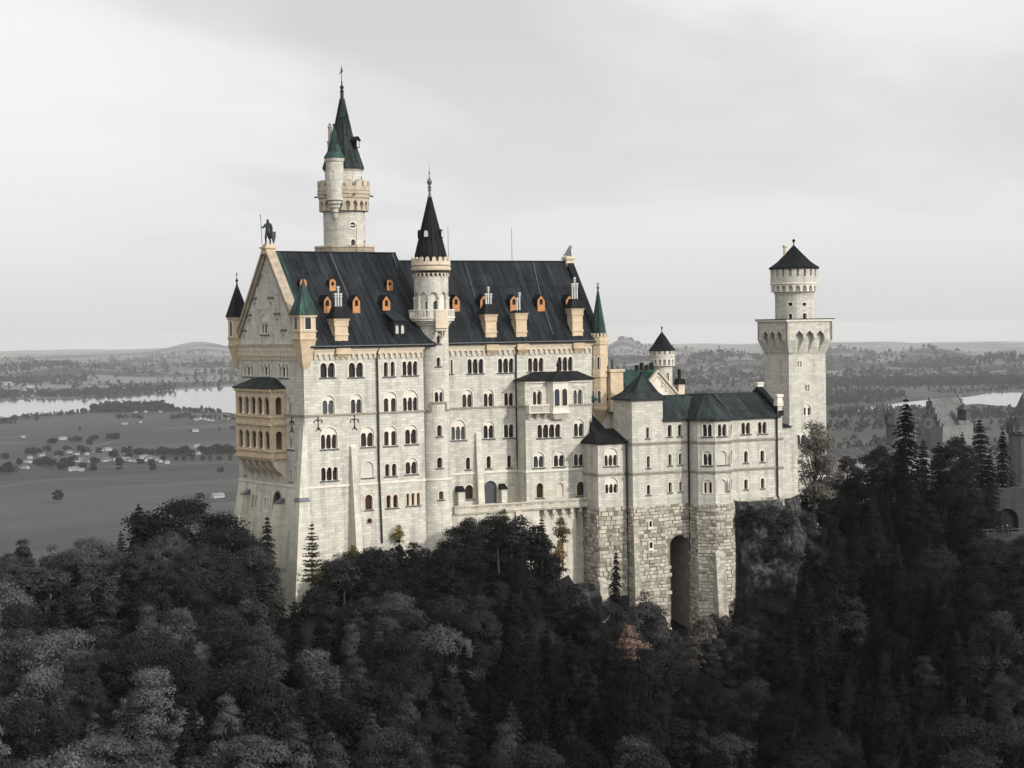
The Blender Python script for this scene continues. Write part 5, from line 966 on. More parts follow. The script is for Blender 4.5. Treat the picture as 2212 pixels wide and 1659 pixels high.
p = KP(-14.2, 13); q = hit(Z7(350, 560), p, F0); k = MB(); ztp = hit(Z7(350, 458), p, F0).z; k.box((q.x, q.y, zeB-2), (2.2, 2.0, ztp-zeB+2), KA); k.box((q.x, q.y, ztp-.35), (2.6, 2.4, .4), KA); k.build('chimney', M['sand'], kb_); k = MB(); k.box((q.x+.1, q.y, ztp), (.7, .7, 1.5), KA); k.box((q.x-.9, q.y, ztp), (.35, .35, .6), KA); k.box((q.x+1, q.y, ztp), (.35, .35, .5), KA); k.build('chimney_flue', M['lead'], kb_)
p = KP(xr-2.5, 14); k = MB()
for i in range(4): a = p+KU*(.9*i-1.4); k.box((a.x, a.y, zrB-.6), (.5, .5, 1.3+.35*(i % 2)), KA)
k.build('chimney_flue', M['dark'], kb_)
p = hit(Z7(962, 640), KP(8, 9), F0); z0 = hit(Z7(962, 690), KP(8, 9), F0).z; k = MB(); k.box((p.x, p.y, z0-4), (1.1, 1.1, 5.6), KA); k.build('chimney', M['sandtrim'], kb_); k = MB(); k.box((p.x, p.y, z0+1.6), (1.4, 1.3, .9), KA, .8); k.lathe((p.x-.1, p.y), [(.28, z0+2.4), (.24, z0+4.0)], 8); k.build('chimney_cowl', M['dark'], kb_)
# small round tower
cw = KP(9.5, 27); qx = hit(Z7(797, 300), cw, F0); cw = (qx.x, qx.y); Sr = Cyl(cw, 3); T = lambda y: Sr.z(Z7(797, y)[1]); mr = Sr.m(1/2.37/1.8083)
root = thing('small_round_tower', (cw[0], cw[1], 30), 'small round tower with dark pointed cap rising behind the green roofs', 'tower')
k = MB(); k.lathe(cw, [(92*mr, 28), (92*mr, T(420)), (90*mr, T(360))], 32); k.build('shaft', M['stone'], root)
k = MB(); SO = Cyl(cw, 115*mr); machic(SO, k, T(424), T(350), 16, 90*mr, False, .36); k.build('corbel_arcade', M['trim'], root); k = MB(); hs = []
for i in range(14): c = SO.full*((i+.5)/14-.5); hs.append([(c-.16, T(318)), (c+.16, T(318)), (c+.16, T(284)), (c-.16, T(284))])
SO2 = Cyl(cw, 117*mr); SO2.slab(k, SO2.rect(T(352), T(278)), 0, .4, hs); k.lathe(cw, [(100*mr, T(350)), (100*mr, T(280))], 24); k.build('drum', M['stone'], root)
k = MB(); k.lathe(cw, [(124*mr, T(284)), (125*mr, T(276)), (82*mr, T(225)), (48*mr, T(170)), (5*mr, T(112)), (.05, T(86)), (8*mr, T(78)), (8*mr, T(66)), (.03, T(58))], 18, False); k.build('cone_roof', M['slate2'], root)
Sx = Cyl(cw, 92*mr); u, v = Sx.at(Z7(848, 530)); o = archo(u-.25, u+.25, v-.8, v+.8); k = MB(); Sx.slab(k, grow(o, .12), -.05, 0, [o]); g = k.build('window', M['trim'], root); k = MB(); Sx.sheet(k, o, -.012); k.build('pane', M['glass'], g)
# link wall with lean-to roof between bower and square tower
lk = thing('link_building', tuple(KP(20, 4, 28)), 'narrow pale link with dark lean-to roof between bower and square tower', 'castle wing')
Sl = Plane(KP(18.4, 3.2), KP(30, 3.2)); zt_ = Sl.at(Z7(1935, 992))[1]; u1_ = Sl.at(ZR(648, 900))[0]+1.5; k = MB(); Sl.slab(k, [(0, 24), (u1_, 24), (u1_, zt_), (0, zt_)], 0, 4); k.build('wall', M['stone'], lk)
k = MB(); zt2 = Sl.at(Z7(1905, 850))[1]; k.hexa([Sl.f(-.2, -.4, zt_), Sl.f(u1_*.85, -.4, zt_), Sl.f(u1_*.85, 3.4, zt_), Sl.f(-.2, 3.4, zt_)], [Sl.f(-.2, 1.6, zt2), Sl.f(.2, 1.6, zt2), Sl.f(.2, 3.4, zt2), Sl.f(-.2, 3.4, zt2)]); k.build('roof', M['slate2'], lk)
k = MB(); k.tube(Sl.f(.3, -.15, 28), Sl.f(.3, -.15, zt_), .12, None, 6); k.build('downpipe', M['iron'], lk)
# ------------------------------------------------------------------ outer buildings to the right
def outer(nm, label, pl, pr, D, rot, depth, zr_px, ze_px, base, m1, m2, cat='building', ov=.5):
    """gabled house whose long front runs from pixel pl to pr at forward distance D"""
    a = atdist(pl, D); U = Vector((math.cos(rot), math.sin(rot), 0)); Nn = Vector((-U.y, U.x, 0)); b = hit(pr, a, Nn); ze = hit(ze_px, a, Nn).z; zr = hit(zr_px, a+Nn*depth/2, Nn).z
    root = thing(nm, (a.x, a.y, base), label, cat); S = Plane(a, b); k = MB(); S.slab(k, [(0, base), (S.len, base), (S.len, ze), (0, ze)], 0, depth)
    k.face([S.f(0, 0, ze), S.f(0, depth/2, zr-.2), S.f(0, depth, ze)]); k.face([S.f(S.len, 0, ze), S.f(S.len, depth, ze), S.f(S.len, depth/2, zr-.2)]); k.build('wall', m1, root)
    k = MB(); simple_roof(k, Vector((a.x, a.y, 0)), Vector((b.x, b.y, 0)), depth, ze, zr, ov); k.build('roof', m2, root); return root, S, ze, zr
lgal, Sg, zeg, zrg = outer('long_gallery', 'long low pale building with dark roof, half hidden by trees right of the square tower', (1792, 1000), (2010, 978), 352, rad(-6), 8, (1850, 966), (1850, 990), 24, M['greylight'], M['greyroof'])
k = MB(); Sg.frieze(k, .2, Sg.len-.2, zeg, .9, .8, .2); k.build('eaves_cornice', M['greylight'], lgal)
g4 = zoom(3450, 1500, 4.022)
GO = atdist(g4(727, 600), 395); gu_ = Vector((math.cos(rad(-72)), math.sin(rad(-72)), 0)); gn_ = Vector((-gu_.y, gu_.x, 0))
gh = thing('gatehouse', (GO.x, GO.y, 22), 'grey gatehouse with two stepped gables and ribbed roof between the treetops', 'building')
Sf = Plane(GO-gu_*3.0, GO+gu_*3.0); zt_ = hit(g4(700, 205), GO, F0).z; zb_ = hit(g4(700, 700), GO, F0).z; k = MB(); hh = zt_-zb_
def stepped(S, ln):
    o = [(0, 22), (ln, 22), (ln, zb_)]; n = 5; w_ = ln/2/(n+.4)
    pts = []
    for i in range(n): pts += [(ln-w_*i, zb_+hh*(i+.35)/n), (ln-w_*(i+1), zb_+hh*(i+.35)/n)]
    pts += [(ln-w_*n, zt_), (w_*n, zt_)]
    for i in range(n-1, -1, -1): pts += [(w_*(i+1), zb_+hh*(i+.35)/n), (w_*i, zb_+hh*(i+.35)/n)]
    return o+pts+[(0, zb_)]
def clean(o):
    q = []
    for a in o:
        if not q or math.hypot(a[0]-q[-1][0], a[1]-q[-1][1]) > 1e-3: q.append(a)
    return q
ln = Sf.len; hl = [archo(x-.28, x+.28, z, z+h_, 6) for x, z, h_ in ((ln*.42, zb_+hh*.45, 1.9), (ln*.52, zb_+hh*.62, 1.9), (ln*.6, zb_+hh*.47, .9), (ln*.3, zb_+hh*.22, 1.5), (ln*.72, zb_+hh*.25, .8), (ln*.8, zb_+hh*.08, .9))]
Sf.slab(k, clean(stepped(Sf, ln)), 0, .9, hl)
for h in hl: Sf.sheet(k, h, .25)
k.build('stepped_gable', M['greywall3'], gh); 
Dp = 14.5; k = MB(); S2 = Plane(Sf.f(0, Dp, 0), Sf.f(ln, Dp, 0)); S2.slab(k, clean(stepped(S2, ln)), 0, .9, (), True); k.build('stepped_gable', M['greywall3'], gh)
k = MB(); rr = zb_+hh*.9; a, b = Sf.f(ln, .9, zb_+.3), Sf.f(ln, Dp, zb_+.3); c, d = Sf.f(ln/2, Dp, rr), Sf.f(ln/2, .9, rr); k.face([a, b, c, d]); a2, b2 = Sf.f(0, .9, zb_+.3), Sf.f(0, Dp, zb_+.3); k.face([b2, a2, d, c])
for i in range(1, 12): t = i/12; k.tube(a.lerp(b, t), d.lerp(c, t), .09, None, 4)
k.build('roof', M['greyroof2'], gh); k = MB(); k.face([Sf.f(ln, .9, 22), Sf.f(ln, Dp, 22), Sf.f(ln, Dp, zb_+.3), Sf.f(ln, .9, zb_+.3)]); k.face([Sf.f(0, Dp, 22), Sf.f(0, .9, 22), Sf.f(0, .9, zb_+.3), Sf.f(0, Dp, zb_+.3)]); k.build('wall', M['greywall3'], gh)
k = MB(); uc = Sf.at(g4(716, 618)); 
for r_, d_ in ((1.05, -.1),): Sf.slab(k, [(uc[0]+r_*math.cos(2*PI*i/20), uc[1]+r_*1.15*math.sin(2*PI*i/20)) for i in range(20)], d_, 0)
ck = k.build('clock_face', M['greylight'], gh); k = MB(); Sf.slab(k, [(uc[0]+.5*math.cos(2*PI*i/12), uc[1]+.62*math.sin(2*PI*i/12)) for i in range(12)], -.14, -.1); k.build('clock_dial', M['greywall3'], ck)
k = MB(); p = Sf.f(ln+1.2, Dp*.55, 0); k.box((p.x, p.y, zb_+1.5), (2, 2, 2.3), rad(-72)); k.pyramid([Vector((p.x+x, p.y+y, zb_+3.8)) for x, y in ((-1.3, -1.3), (1.3, -1.3), (1.3, 1.3), (-1.3, 1.3))], Vector((p.x, p.y, zb_+5.2))); k.build('dormer', M['greyroof'], gh)
# round corner tower of the gatehouse, left of the big spruce
def crenel_tower(nm, label, p, D, R, z_px_top, base, mt):
    c = atdist(p, D); c = (c.x, c.y); S = Cyl(c, R); zt = S.z(z_px_top); root = thing(nm, (c[0], c[1], base), label, 'tower'); k = MB(); k.lathe(c, [(R*.86, base), (R*.86, zt-3.4)], 24); k.build('shaft', mt, root)
    k = MB(); machic(S, k, zt-3.6, zt-1.4, 14, R*.84, False, .34); k.lathe(c, [(R*.86, zt-3.8), (R*.97, zt-3.6), (R*.86, zt-3.5)], 24); k.build('corbel_arcade', mt, root); k = MB(); merlons(S, k, zt-1.4, zt-.9, zt, 12, .35); k.lathe(c, [(R, zt-1.42), (R*1.05, zt-1.4), (R*1.05, zt-1.2), (R, zt-1.18)], 24); k.build('parapet', mt, root); return root, c, S, zt
crenel_tower('gate_turret', 'crenellated grey turret left of the stepped gable, behind the tall spruce', g4(190, 500), 392, 2.3, g4(190, 372)[1], 24, M['greywall2'])
gt_, cgt, Sgt, zgt = crenel_tower('gate_tower', 'crenellated grey tower cut by the right edge of the photo', (2211, 950), 372, 3.4, g4(2150, 495)[1], 18, M['greywall2'])
k = MB(); k.lathe(cgt, [(2.4, zgt-.8), (2.4, zgt-.3), (.1, zgt+4.6)], 10, False); k.build('cone_roof', M['greyroof'], gt_)
# courtyard gate wall and the visitors in front of it
g7 = zoom(3780, 1880, 6.913)
PO = atdist(g7(770, 1460), 318); zf = PO.z; wu = Vector((math.cos(rad(-34)), math.sin(rad(-34)), 0)); Sa = Plane(PO+Vector((0, 0, 0))-wu*6.5+Vector((2, 3, 0)), PO+Vector((2, 3, 0))); gwl = thing('gate_wall', (PO.x, PO.y, zf-8), 'grey wall with a dark archway behind the group of visitors', 'wall')
wd_ = Vector((math.cos(rad(-22)), math.sin(rad(-22)), 0)); Sb = Plane(PO+Vector((2, 3, 0)), PO+Vector((2, 3, 0))+wd_*14); ztw = hit(g7(600, 250), PO, F0).z; k = MB(); h1 = archo(2.2, 3.6, zf+.0, zf+5.3); h2 = archo(1.0, 5.3, zf, zf+4.2)
Sa.slab(k, [(0, zf-8), (Sa.len, zf-8), (Sa.len, ztw), (0, ztw)], 0, .8, [h1]); Sb.slab(k, [(0, zf-8), (14, zf-8), (14, ztw), (0, ztw)], 0, .8, [h2]); k.build('wall', M['greywall'], gwl)
k = MB(); Sa.sheet(k, grow(h1, .02), .7); Sb.sheet(k, grow(h2, .02), .78); k.build('archway', M['dark'], gwl)
pf = thing('lookout_platform', (PO.x, PO.y, zf-8), 'walled platform with a railing where visitors stand, far right among trees', 'platform'); k = MB(); pc = [PO-wu*7+Vector((1, 2.5, 0)), PO-wu*7-Vector((-.2, 1.8, 0)), PO+wd_*13-Vector((0, 1.8, 0)), PO+wd_*14+Vector((2, 2.8, 0))]
k.hexa([Vector((p.x, p.y, zf-9)) for p in pc], [Vector((p.x, p.y, zf)) for p in pc]); k.build('deck', M['greywall'], pf); k = MB(); a, b = pc[1], pc[2]; n = 14
for i in range(n+1): p = a.lerp(b, i/n)+Vector((.1, .15, 0)); k.tube((p.x, p.y, zf), (p.x, p.y, zf+1.05), .05, None, 5)
for h_ in (.5, 1.05): k.tube((a.x+.1, a.y+.15, zf+h_), (b.x+.1, b.y+.15, zf+h_), .05, None, 5)
k.build('railing', M['lead'], pf)
M['coat'] = plain('dark_coat', (0.02, 0.02, 0.022), .9, .3, 3); M['hair'] = plain('hair', (0.02, 0.018, 0.016), .8, .2, 3); M['palehair'] = plain('pale_hair', (0.4, 0.38, 0.35), .8, .1, 3); M['skin'] = plain('skin', (0.25, 0.22, 0.2), .6, .1, 3)
def person(p, rz, s, label, hairm, arm):
    o = skin('person', {'pelvis': ((0, 0, .94), .15, None), 'belly': ((0, .01, 1.1), .14, 'pelvis'), 'chest': ((0, .02, 1.32), (.19, .13), 'belly'), 'neck': ((0, .01, 1.5), .06, 'chest'), 'jaw': ((0, -.015, 1.58), .075, 'neck'), 'head': ((0, 0, 1.68), .1, 'jaw'),
     'hl': ((-.1, 0, .86), .105, 'pelvis'), 'kl': ((-.11, -.03, .48), .065, 'hl'), 'al': ((-.11, .03, .07), .045, 'kl'), 'tl': ((-.13, -.14, .03), .04, 'al'), 'hr': ((.1, 0, .86), .105, 'pelvis'), 'kr': ((.11, -.02, .48), .065, 'hr'), 'ar': ((.12, .04, .07), .045, 'kr'), 'tr': ((.14, -.13, .03), .04, 'ar'),
     'sl': ((-.2, .02, 1.4), .065, 'chest'), 'el': ((-.26, .03, 1.12), .048, 'sl'), 'wl': ((-.24, -.12, .95 if arm else 1.1), .036, 'el'), 'fl': ((-.22, -.2, .93 if arm else 1.14), .03, 'wl'), 'sr': ((.2, .02, 1.4), .065, 'chest'), 'er': ((.27, .02, 1.12), .048, 'sr'), 'wr': ((.25, -.12, .98), .036, 'er'), 'fr': ((.22, -.2, .96), .03, 'wr')}, M['coat'], p, None, 2, rz, s)
    tag(o, label, 'person', 'visitors on the lookout platform'); k = MB(); k.sphere((0, .015*s, 1.71*s), .115*s, 10, .95); h = k.build('hair', M[hairm]); h.parent = o
    k = MB(); k.sphere((0, -.06*s, 1.62*s), .075*s, 8, 1.2); h = k.build('face', M['skin']); h.parent = o
for i, (zx, rz, s, lab, hm, ar_) in enumerate(((790, .5, .95, 'person in dark clothes standing alone at the railing, left of the group', 'hair', 1), (930, -.4, 1.0, 'person in dark coat, leftmost of the close group at the railing', 'hair', 0), (1075, .2, 1.05, 'pale haired person in dark coat in the middle of the group', 'palehair', 1), (1160, .9, .97, 'person in dark jacket at the right end of the close group', 'hair', 0))):
    p = hit(g7(zx, 1300), PO-Vector((0, .9 if i else .6, 0)), F0); person((p.x, p.y, zf), rz+.3, s, lab, hm, ar_)
# ------------------------------------------------------------------ trees: prototypes
def leafmat(name, tint=(1, 1, 1)):
    m, nt, b = mat(name, 0.75, 0.15); oi = N(nt, 'ShaderNodeObjectInfo'); ge = N(nt, 'ShaderNodeNewGeometry')
    v = ramp(nt, ge.outputs['Random Per Island'], [(0, 0.88), (0.7, 1.0), (1, 1.14)]); tc = N(nt, 'ShaderNodeTexCoord')
    n = ramp(nt, noise(nt, tc.outputs['Object'], 0.28, 3.0), [(0.35, 0.62), (0.65, 1.35)])
    x = mixc(nt, 1.0, oi.outputs['Color'], v, 'MULTIPLY'); x = mixc(nt, 1.0, x, n, 'MULTIPLY'); x = mixc(nt, 1.0, x, tint, 'MULTIPLY'); nt.nodes.remove(b); df = N(nt, 'ShaderNodeBsdfDiffuse'); tl = N(nt, 'ShaderNodeBsdfTranslucent'); mx = N(nt, 'ShaderNodeMixShader'); mx.inputs[0].default_value = .38
    for q in (df, tl): nt.links.new(x, q.inputs['Color'])
    nt.links.new(df.outputs[0], mx.inputs[1]); nt.links.new(tl.outputs[0], mx.inputs[2]); nt.links.new(mx.outputs[0], nt.nodes['Material Output'].inputs['Surface']); return m
M['leaf'] = leafmat('leaves'); M['bark'] = plain('bark', (0.035, 0.034, 0.033), .95, .3, 2)
def mesh_from(name, V, Fc, mt):
    me = bpy.data.meshes.new(name); V = np.asarray(V, np.float32); k = Fc.shape[1]
    me.vertices.add(len(V)); me.vertices.foreach_set('co', V.ravel()); me.loops.add(Fc.size); me.loops.foreach_set('vertex_index', Fc.ravel().astype(np.int32)); me.polygons.add(len(Fc))
    me.polygons.foreach_set('loop_start', np.arange(0, Fc.size, k, dtype=np.int32)); me.update(calc_edges=True); me.materials.append(mt); return me
def leaves(rng, C, Nrm, size):
    """a small folded rhomb at every centre"""
    n = len(C); Nrm = Nrm/np.maximum(1e-6, np.linalg.norm(Nrm, axis=1, keepdims=True)); a = rng.normal(size=(n, 3)); a -= (a*Nrm).sum(1, keepdims=True)*Nrm; a /= np.linalg.norm(a, axis=1, keepdims=True); b = np.cross(Nrm, a)
    s = size*rng.uniform(.6, 1.4, (n, 1)); V = np.stack([C-a*s, C-b*s*.62+Nrm*s*.12, C+a*s, C+b*s*.62+Nrm*s*.12], 1); return V.reshape(-1, 3), np.arange(4*n).reshape(-1, 4)
def broad(seed, H, Rd, nclump, nleaf, leaf, base=.28, cone=0.0, hollow=.55):
    rng = np.random.default_rng(seed); P = []; Q = []; cl = []
    ch = H*(1-base); cz = H*base+ch*.5
    for i in range(nclump):
        for _ in range(40):
            d = rng.normal(size=3); d /= np.linalg.norm(d); r = rng.uniform(hollow, 1)**.6; p = d*r; 
            if p[2] > -.85: break
        t = (p[2]+1)/2; wdt = (1-cone*t)*(.75+.35*math.sin(2.4*t+.3)); p = np.array([p[0]*Rd*wdt*rng.uniform(.8, 1.15), p[1]*Rd*wdt*rng.uniform(.8, 1.15), cz+p[2]*ch*.5]); r = Rd*rng.uniform(.22, .42)*(1-.35*t*cone); cl.append((p, r))
        m = int(nleaf/nclump*(r/(Rd*.32))**2); e = rng.normal(size=(m, 3)); e /= np.linalg.norm(e, axis=1, keepdims=True); e[:, 2] = np.where(e[:, 2] < -.35, -e[:, 2]*.6, e[:, 2]); rr = r*rng.uniform(.55, 1.12, (m, 1)); c = p+e*rr*np.array([1.12, 1.12, .8]); P.append(c); Q.append(e+rng.normal(size=(m, 3))*.22+np.array([0, 0, .25]))
    V, F_ = leaves(rng, np.concatenate(P), np.concatenate(Q), leaf); crown = mesh_from('crown', V, F_, M['leaf'])
    mb = MB(); mb.tube((0, 0, -2.5), (0, 0, H*base*1.1), Rd*.085, Rd*.06, 7); mb.tube((0, 0, H*base), (rng.normal()*.2, rng.normal()*.2, H*.8), Rd*.06, .03, 6)
    for p, r in cl[::2]: z = H*base*rng.uniform(.7, 1.0)+.4*max(0, p[2]-H*base); mb.tube((0, 0, min(z, p[2])), p, Rd*.03, .02, 4)
    return crown, mb
def finish(mb, name, mt):
    me = bpy.data.meshes.new(name); me.from_pydata([tuple(v) for v in mb.v], [], mb.f); me.materials.append(mt); return me
def spruce(seed, H, Rd, leaf=.3, tiers=26, droop=.32, nb=9, per=13, bare=.08, wid=.34):
    rng = np.random.default_rng(seed); P = []; Q = []; mb = MB(); mb.tube((0, 0, -2.5), (0, 0, H*.98), H*.016, .02, 6)
    for i in range(tiers):
        t = (i+rng.uniform(-.3, .3))/tiers; z = H*(bare+(1-bare)*t); R_ = Rd*(1-t)**.85*rng.uniform(.78, 1.12)+.12
        for k in range(nb):
            a = 2*PI*(k+rng.uniform(-.4, .4))/nb+i*1.1; L_ = R_*rng.uniform(.65, 1.15); m = max(3, int(per*L_/Rd+3)); u = np.linspace(.12, 1, m)+rng.normal(size=m)*.03
            x = u*L_; y = rng.normal(size=m)*wid*(1.15-u)*L_*.55; zz = z-droop*x*(.4+u)+.12*L_*u**3+rng.normal(size=m)*.06; P.append(np.stack([x*math.cos(a)-y*math.sin(a), x*math.sin(a)+y*math.cos(a), zz], 1)); Q.append(np.stack([rng.normal(size=m)*.35+math.cos(a)*.45, rng.normal(size=m)*.35+math.sin(a)*.45, np.ones(m)*.9], 1))
            if k % 3 == 0: mb.tube((0, 0, z), (L_*.8*math.cos(a), L_*.8*math.sin(a), z-droop*L_*.8), .04, .015, 3)
    P.append(np.array([[0, 0, H*f] for f in (.95, .97, .985, 1.0)])); Q.append(rng.normal(size=(4, 3)))
    V, F_ = leaves(rng, np.concatenate(P), np.concatenate(Q), leaf); return mesh_from('crown', V, F_, M['leaf']), mb
PRO = {}
for i, (H, Rd, nc, cone, base) in enumerate(((15, 4.6, 70, .15, .25), (17, 4.4, 78, .35, .22), (13, 4.9, 70, .05, .28), (16, 3.7, 62, .45, .2), (14, 4.2, 64, .25, .26), (18, 4.8, 84, .3, .24), (17, 4.3, 76, .72, .16), (15, 3.6, 60, .85, .14))):
    c, t = broad(11+i, H, Rd, nc, 17000, .165, base, cone); PRO['broad', i] = (c, finish(t, 'trunk', M['bark']), H, Rd)
for i, (H, Rd, tr_, dr) in enumerate(((18, 4.4, 30, .3), (22, 5.0, 34, .36), (15, 3.9, 26, .25), (19, 3.8, 32, .42))):
    c, t = spruce(31+i, H, Rd, .23, tr_, dr, 13, 32); PRO['spruce', i] = (c, finish(t, 'trunk', M['bark']), H, Rd)
c, t = spruce(51, 9.5, 2.4, .17, 17, .05, 9, 26, .03, .3); PRO['sapling', 0] = (c, finish(t, 'trunk', M['bark']), 9.5, 1.75)
c, t = broad(61, 14, 4.4, 80, 9000, .17, .06, .7, .25); PRO['larch', 0] = (c, finish(t, 'trunk', M['bark']), 14, 4.4)
c, t = broad(62, 4, 1.7, 26, 1300, .13, .02, .25, .1); PRO['shrub', 0] = (c, finish(t, 'trunk', M['bark']), 4, 1.5)
for i in range(3): c, t = broad(71+i, 11, 4.6, 26, 1200, .7, .16, .1+.15*i); PRO['field', i] = (c, finish(t, 'trunk', M['bark']), 11, 4.6)
c, t = spruce(75, 13, 2.8, .7, 10, .3, 6, 5); PRO['fieldspruce', 0] = (c, finish(t, 'trunk', M['bark']), 13, 2.8)
def plant(name, key, top, H, label, cat, group, col, wide=1.0, parts=True, rz=None, foot=None):
    crown, trunk, h0, r0 = PRO[key]; s = H/h0
    r = bpy.data.objects.new(name, None if parts else crown); COL.objects.link(r); r.location = foot if foot is not None else (top.x, top.y, top.z-H); r.rotation_euler = (random.uniform(-.04, .04), random.uniform(-.04, .04), random.uniform(0, 6.28) if rz is None else rz); r.scale = (s*wide, s*wide, s)
    tag(r, label, cat, group); col = (*col, 1) if hasattr(col, '__len__') else (col, col, col, 1)
    if parts:
        for nm, me in (('crown', crown), ('trunk', trunk)):
            o = bpy.data.objects.new(nm, me); COL.objects.link(o); o.parent = r; o.color = col
    else: r.color = col
    return r
# ------------------------------------------------------------------ the forest below the castle
SKY_ = [(-60, 1150), (0, 1150), (60, 1165), (200, 1152), (240, 1125), (280, 1095), (310, 1110), (340, 1105), (380, 1084), (420, 1082), (460, 1105), (500, 1138), (560, 1132), (585, 1132), (610, 1180), (630, 1250), (645, 1285), (690, 1245), (740, 1205), (790, 1185), (850, 1182), (890, 1165), (940, 1178), (975, 1150), (1010, 1130), (1060, 1112), (1120, 1112), (1165, 1128), (1195, 1200), (1235, 1262), (1270, 1285), (1300, 1270), (1330, 1250), (1365, 1330), (1420, 1365), (1500, 1385), (1590, 1375), (1615, 1330), (1660, 1330), (1690, 1215), (1720, 1150), (1745, 1090), (1780, 1035), (1820, 1010), (1880, 990), (1925, 950), (1950, 935), (1975, 940), (2010, 945), (2060, 945), (2100, 930), (2150, 945), (2185, 1010), (2212, 1090), (2300, 1090)]
DTOP = [(-60, 262), (500, 252), (640, 246), (900, 259), (1150, 264), (1270, 262), (1480, 262), (1600, 266), (1660, 285), (1850, 318), (2000, 335), (2130, 338), (2160, 312), (2300, 312)]
DBOT = [(-60, 125), (640, 142), (1150, 165), (1600, 185), (2300, 195)]
itp = lambda tb, x: float(np.interp(x, [a for a, b in tb], [b for a, b in tb]))
def fdist(x, y): s0 = itp(SKY_, x); t = max(0, min(1, (y-s0)/(1720-s0))); return itp(DTOP, x)+(itp(DBOT, x)-itp(DTOP, x))*t**.85
FOOT = [[(-5, -2.5), (19.5, -2.5), (24, -3), (36, -4), (48, -6.5), (45, -8.5), (62, -12), (66, -15), (76, -14.5), (77, 30), (-6, 30)]]
def inpoly(x, y, pl):
    c = False
    for (x0, y0), (x1, y1) in zip(pl, pl[1:]+pl[:1]):
        if (y0 > y) != (y1 > y) and x < (x1-x0)*(y-y0)/(y1-y0)+x0: c = not c
    return c
rf_ = random.Random(5); placed = []; forest = []
def blocked(x, y, wpx): return y < max(itp(SKY_, x+k*wpx) for k in (-.34, -.17, 0, .17, .34))-2
def region(x, y):
    s0 = itp(SKY_, x); t = (y-s0)/(1659-s0)
    row = 'the top edge of the wood' if t < .12 else 'the upper slope' if t < .36 else 'the middle slope' if t < .64 else 'the lower slope' if t < .85 else 'the bottom edge of the photo'
    col_ = 'left of the castle' if x < 480 else 'below the gable end' if x < 700 else 'below the rain pipe' if x < 890 else 'below the round stair tower' if x < 1010 else 'below the terrace' if x < 1270 else 'below the bower wing' if x < 1480 else 'right of the base archway' if x < 1650 else 'below the square tower' if x < 1850 else 'below the gatehouse' if x < 2090 else 'near the right edge'
    return row, col_
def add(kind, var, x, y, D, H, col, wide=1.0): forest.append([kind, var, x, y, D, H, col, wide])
# trees one can recognise in the photo
add('spruce', 1, 1950, 858, 332, 25, .013, 1.25); add('spruce', 0, 578, 1112, 247, 15, .028, .8); add('spruce', 2, 304, 1090, 252, 15, .02, 1.25); add('spruce', 3, 1325, 1190, 264, 15, .022, .75); add('spruce', 1, 870, 1160, 258, 20, .016); add('spruce', 0, 1165, 1118, 266, 12, .02, 1.0); add('spruce', 2, 1235, 1262, 262, 11, .02, .9)
add('broad', 2, 398, 1082, 256, 15, .022, 1.1); add('broad', 1, 275, 1200, 236, 17, .075); add('broad', 4, 960, 1350, 214, 13, .075); add('broad', 0, 1000, 1120, 262, 11, .03); add('broad', 5, 1070, 1112, 266, 13, .028, 1.1); add('broad', 2, 490, 1140, 246, 13, .028); add('broad', 3, 1735, 1100, 290, 15, .05); add('broad', 0, 2058, 945, 336, 12, .03, 1.0); add('spruce', 0, 2122, 902, 342, 17, .026, 1.1); add('broad', 3, 1835, 985, 332, 12, .05); add('broad', 0, 1895, 965, 334, 13, .035); add('spruce', 2, 1990, 948, 338, 13, .022, 1.1); add('spruce', 0, 2030, 952, 340, 14, .018); add('spruce', 3, 2078, 935, 342, 16, .022, 1.1); add('spruce', 1, 2165, 922, 344, 16, .018); add('spruce', 2, 1880, 972, 332, 12, .022, 1.1)
add('broad', 6, 1362, 1432, 203, 14, .014); add('broad', 3, 1335, 1415, 207, 12, .016); add('broad', 7, 1395, 1405, 207, 13, .02); add('broad', 2, 1790, 1035, 312, 13, .02); add('spruce', 0, 1735, 1062, 303, 13, .016); add('broad', 7, 1775, 1075, 296, 14, .018)
add('broad', 1, 715, 1215, 254, 14, .035); add('broad', 2, 775, 1185, 258, 13, .03); add('broad', 4, 1390, 1300, 262, 13, .06); add('broad', 3, 1545, 1378, 262, 12, .055)
for x, y, D, H, v, c in ((985, 1178, 259, 10, 2, .02), (1040, 1165, 262, 10, 4, .022), (1098, 1168, 264, 10, 0, .02), (1148, 1178, 264, 10, 2, .024), (905, 1205, 257, 10, 4, .02), (948, 1215, 257, 9, 2, .02), (860, 1222, 255, 10, 0, .022), (800, 1235, 253, 10, 2, .022), (1180, 1230, 263, 9, 4, .03), (1625, 1322, 268, 10, 3, .03), (1668, 1298, 276, 10, 2, .025), (1695, 1262, 282, 10, 6, .035), (1600, 1352, 262, 9, 4, .035), (1210, 1285, 260, 9, 2, .02), (1255, 1312, 258, 9, 0, .018), (1208, 1378, 238, 11, 6, .022), (1242, 1395, 232, 11, 3, .018), (2122, 1160, 306, 12, 2, .03), (2160, 1168, 304, 12, 4, .022), (2203, 1160, 304, 12, 0, .028), (1440, 1400, 250, 11, 2, .03), (760, 1300, 244, 11, 4, .026), (2100, 1120, 312, 13, 6, .025), (1178, 1365, 238, 10, 7, .03)): add('broad', v, x, y, D, H, c)
for f in forest: placed.append((f[2], f[3]+18, 60))
tries = 0
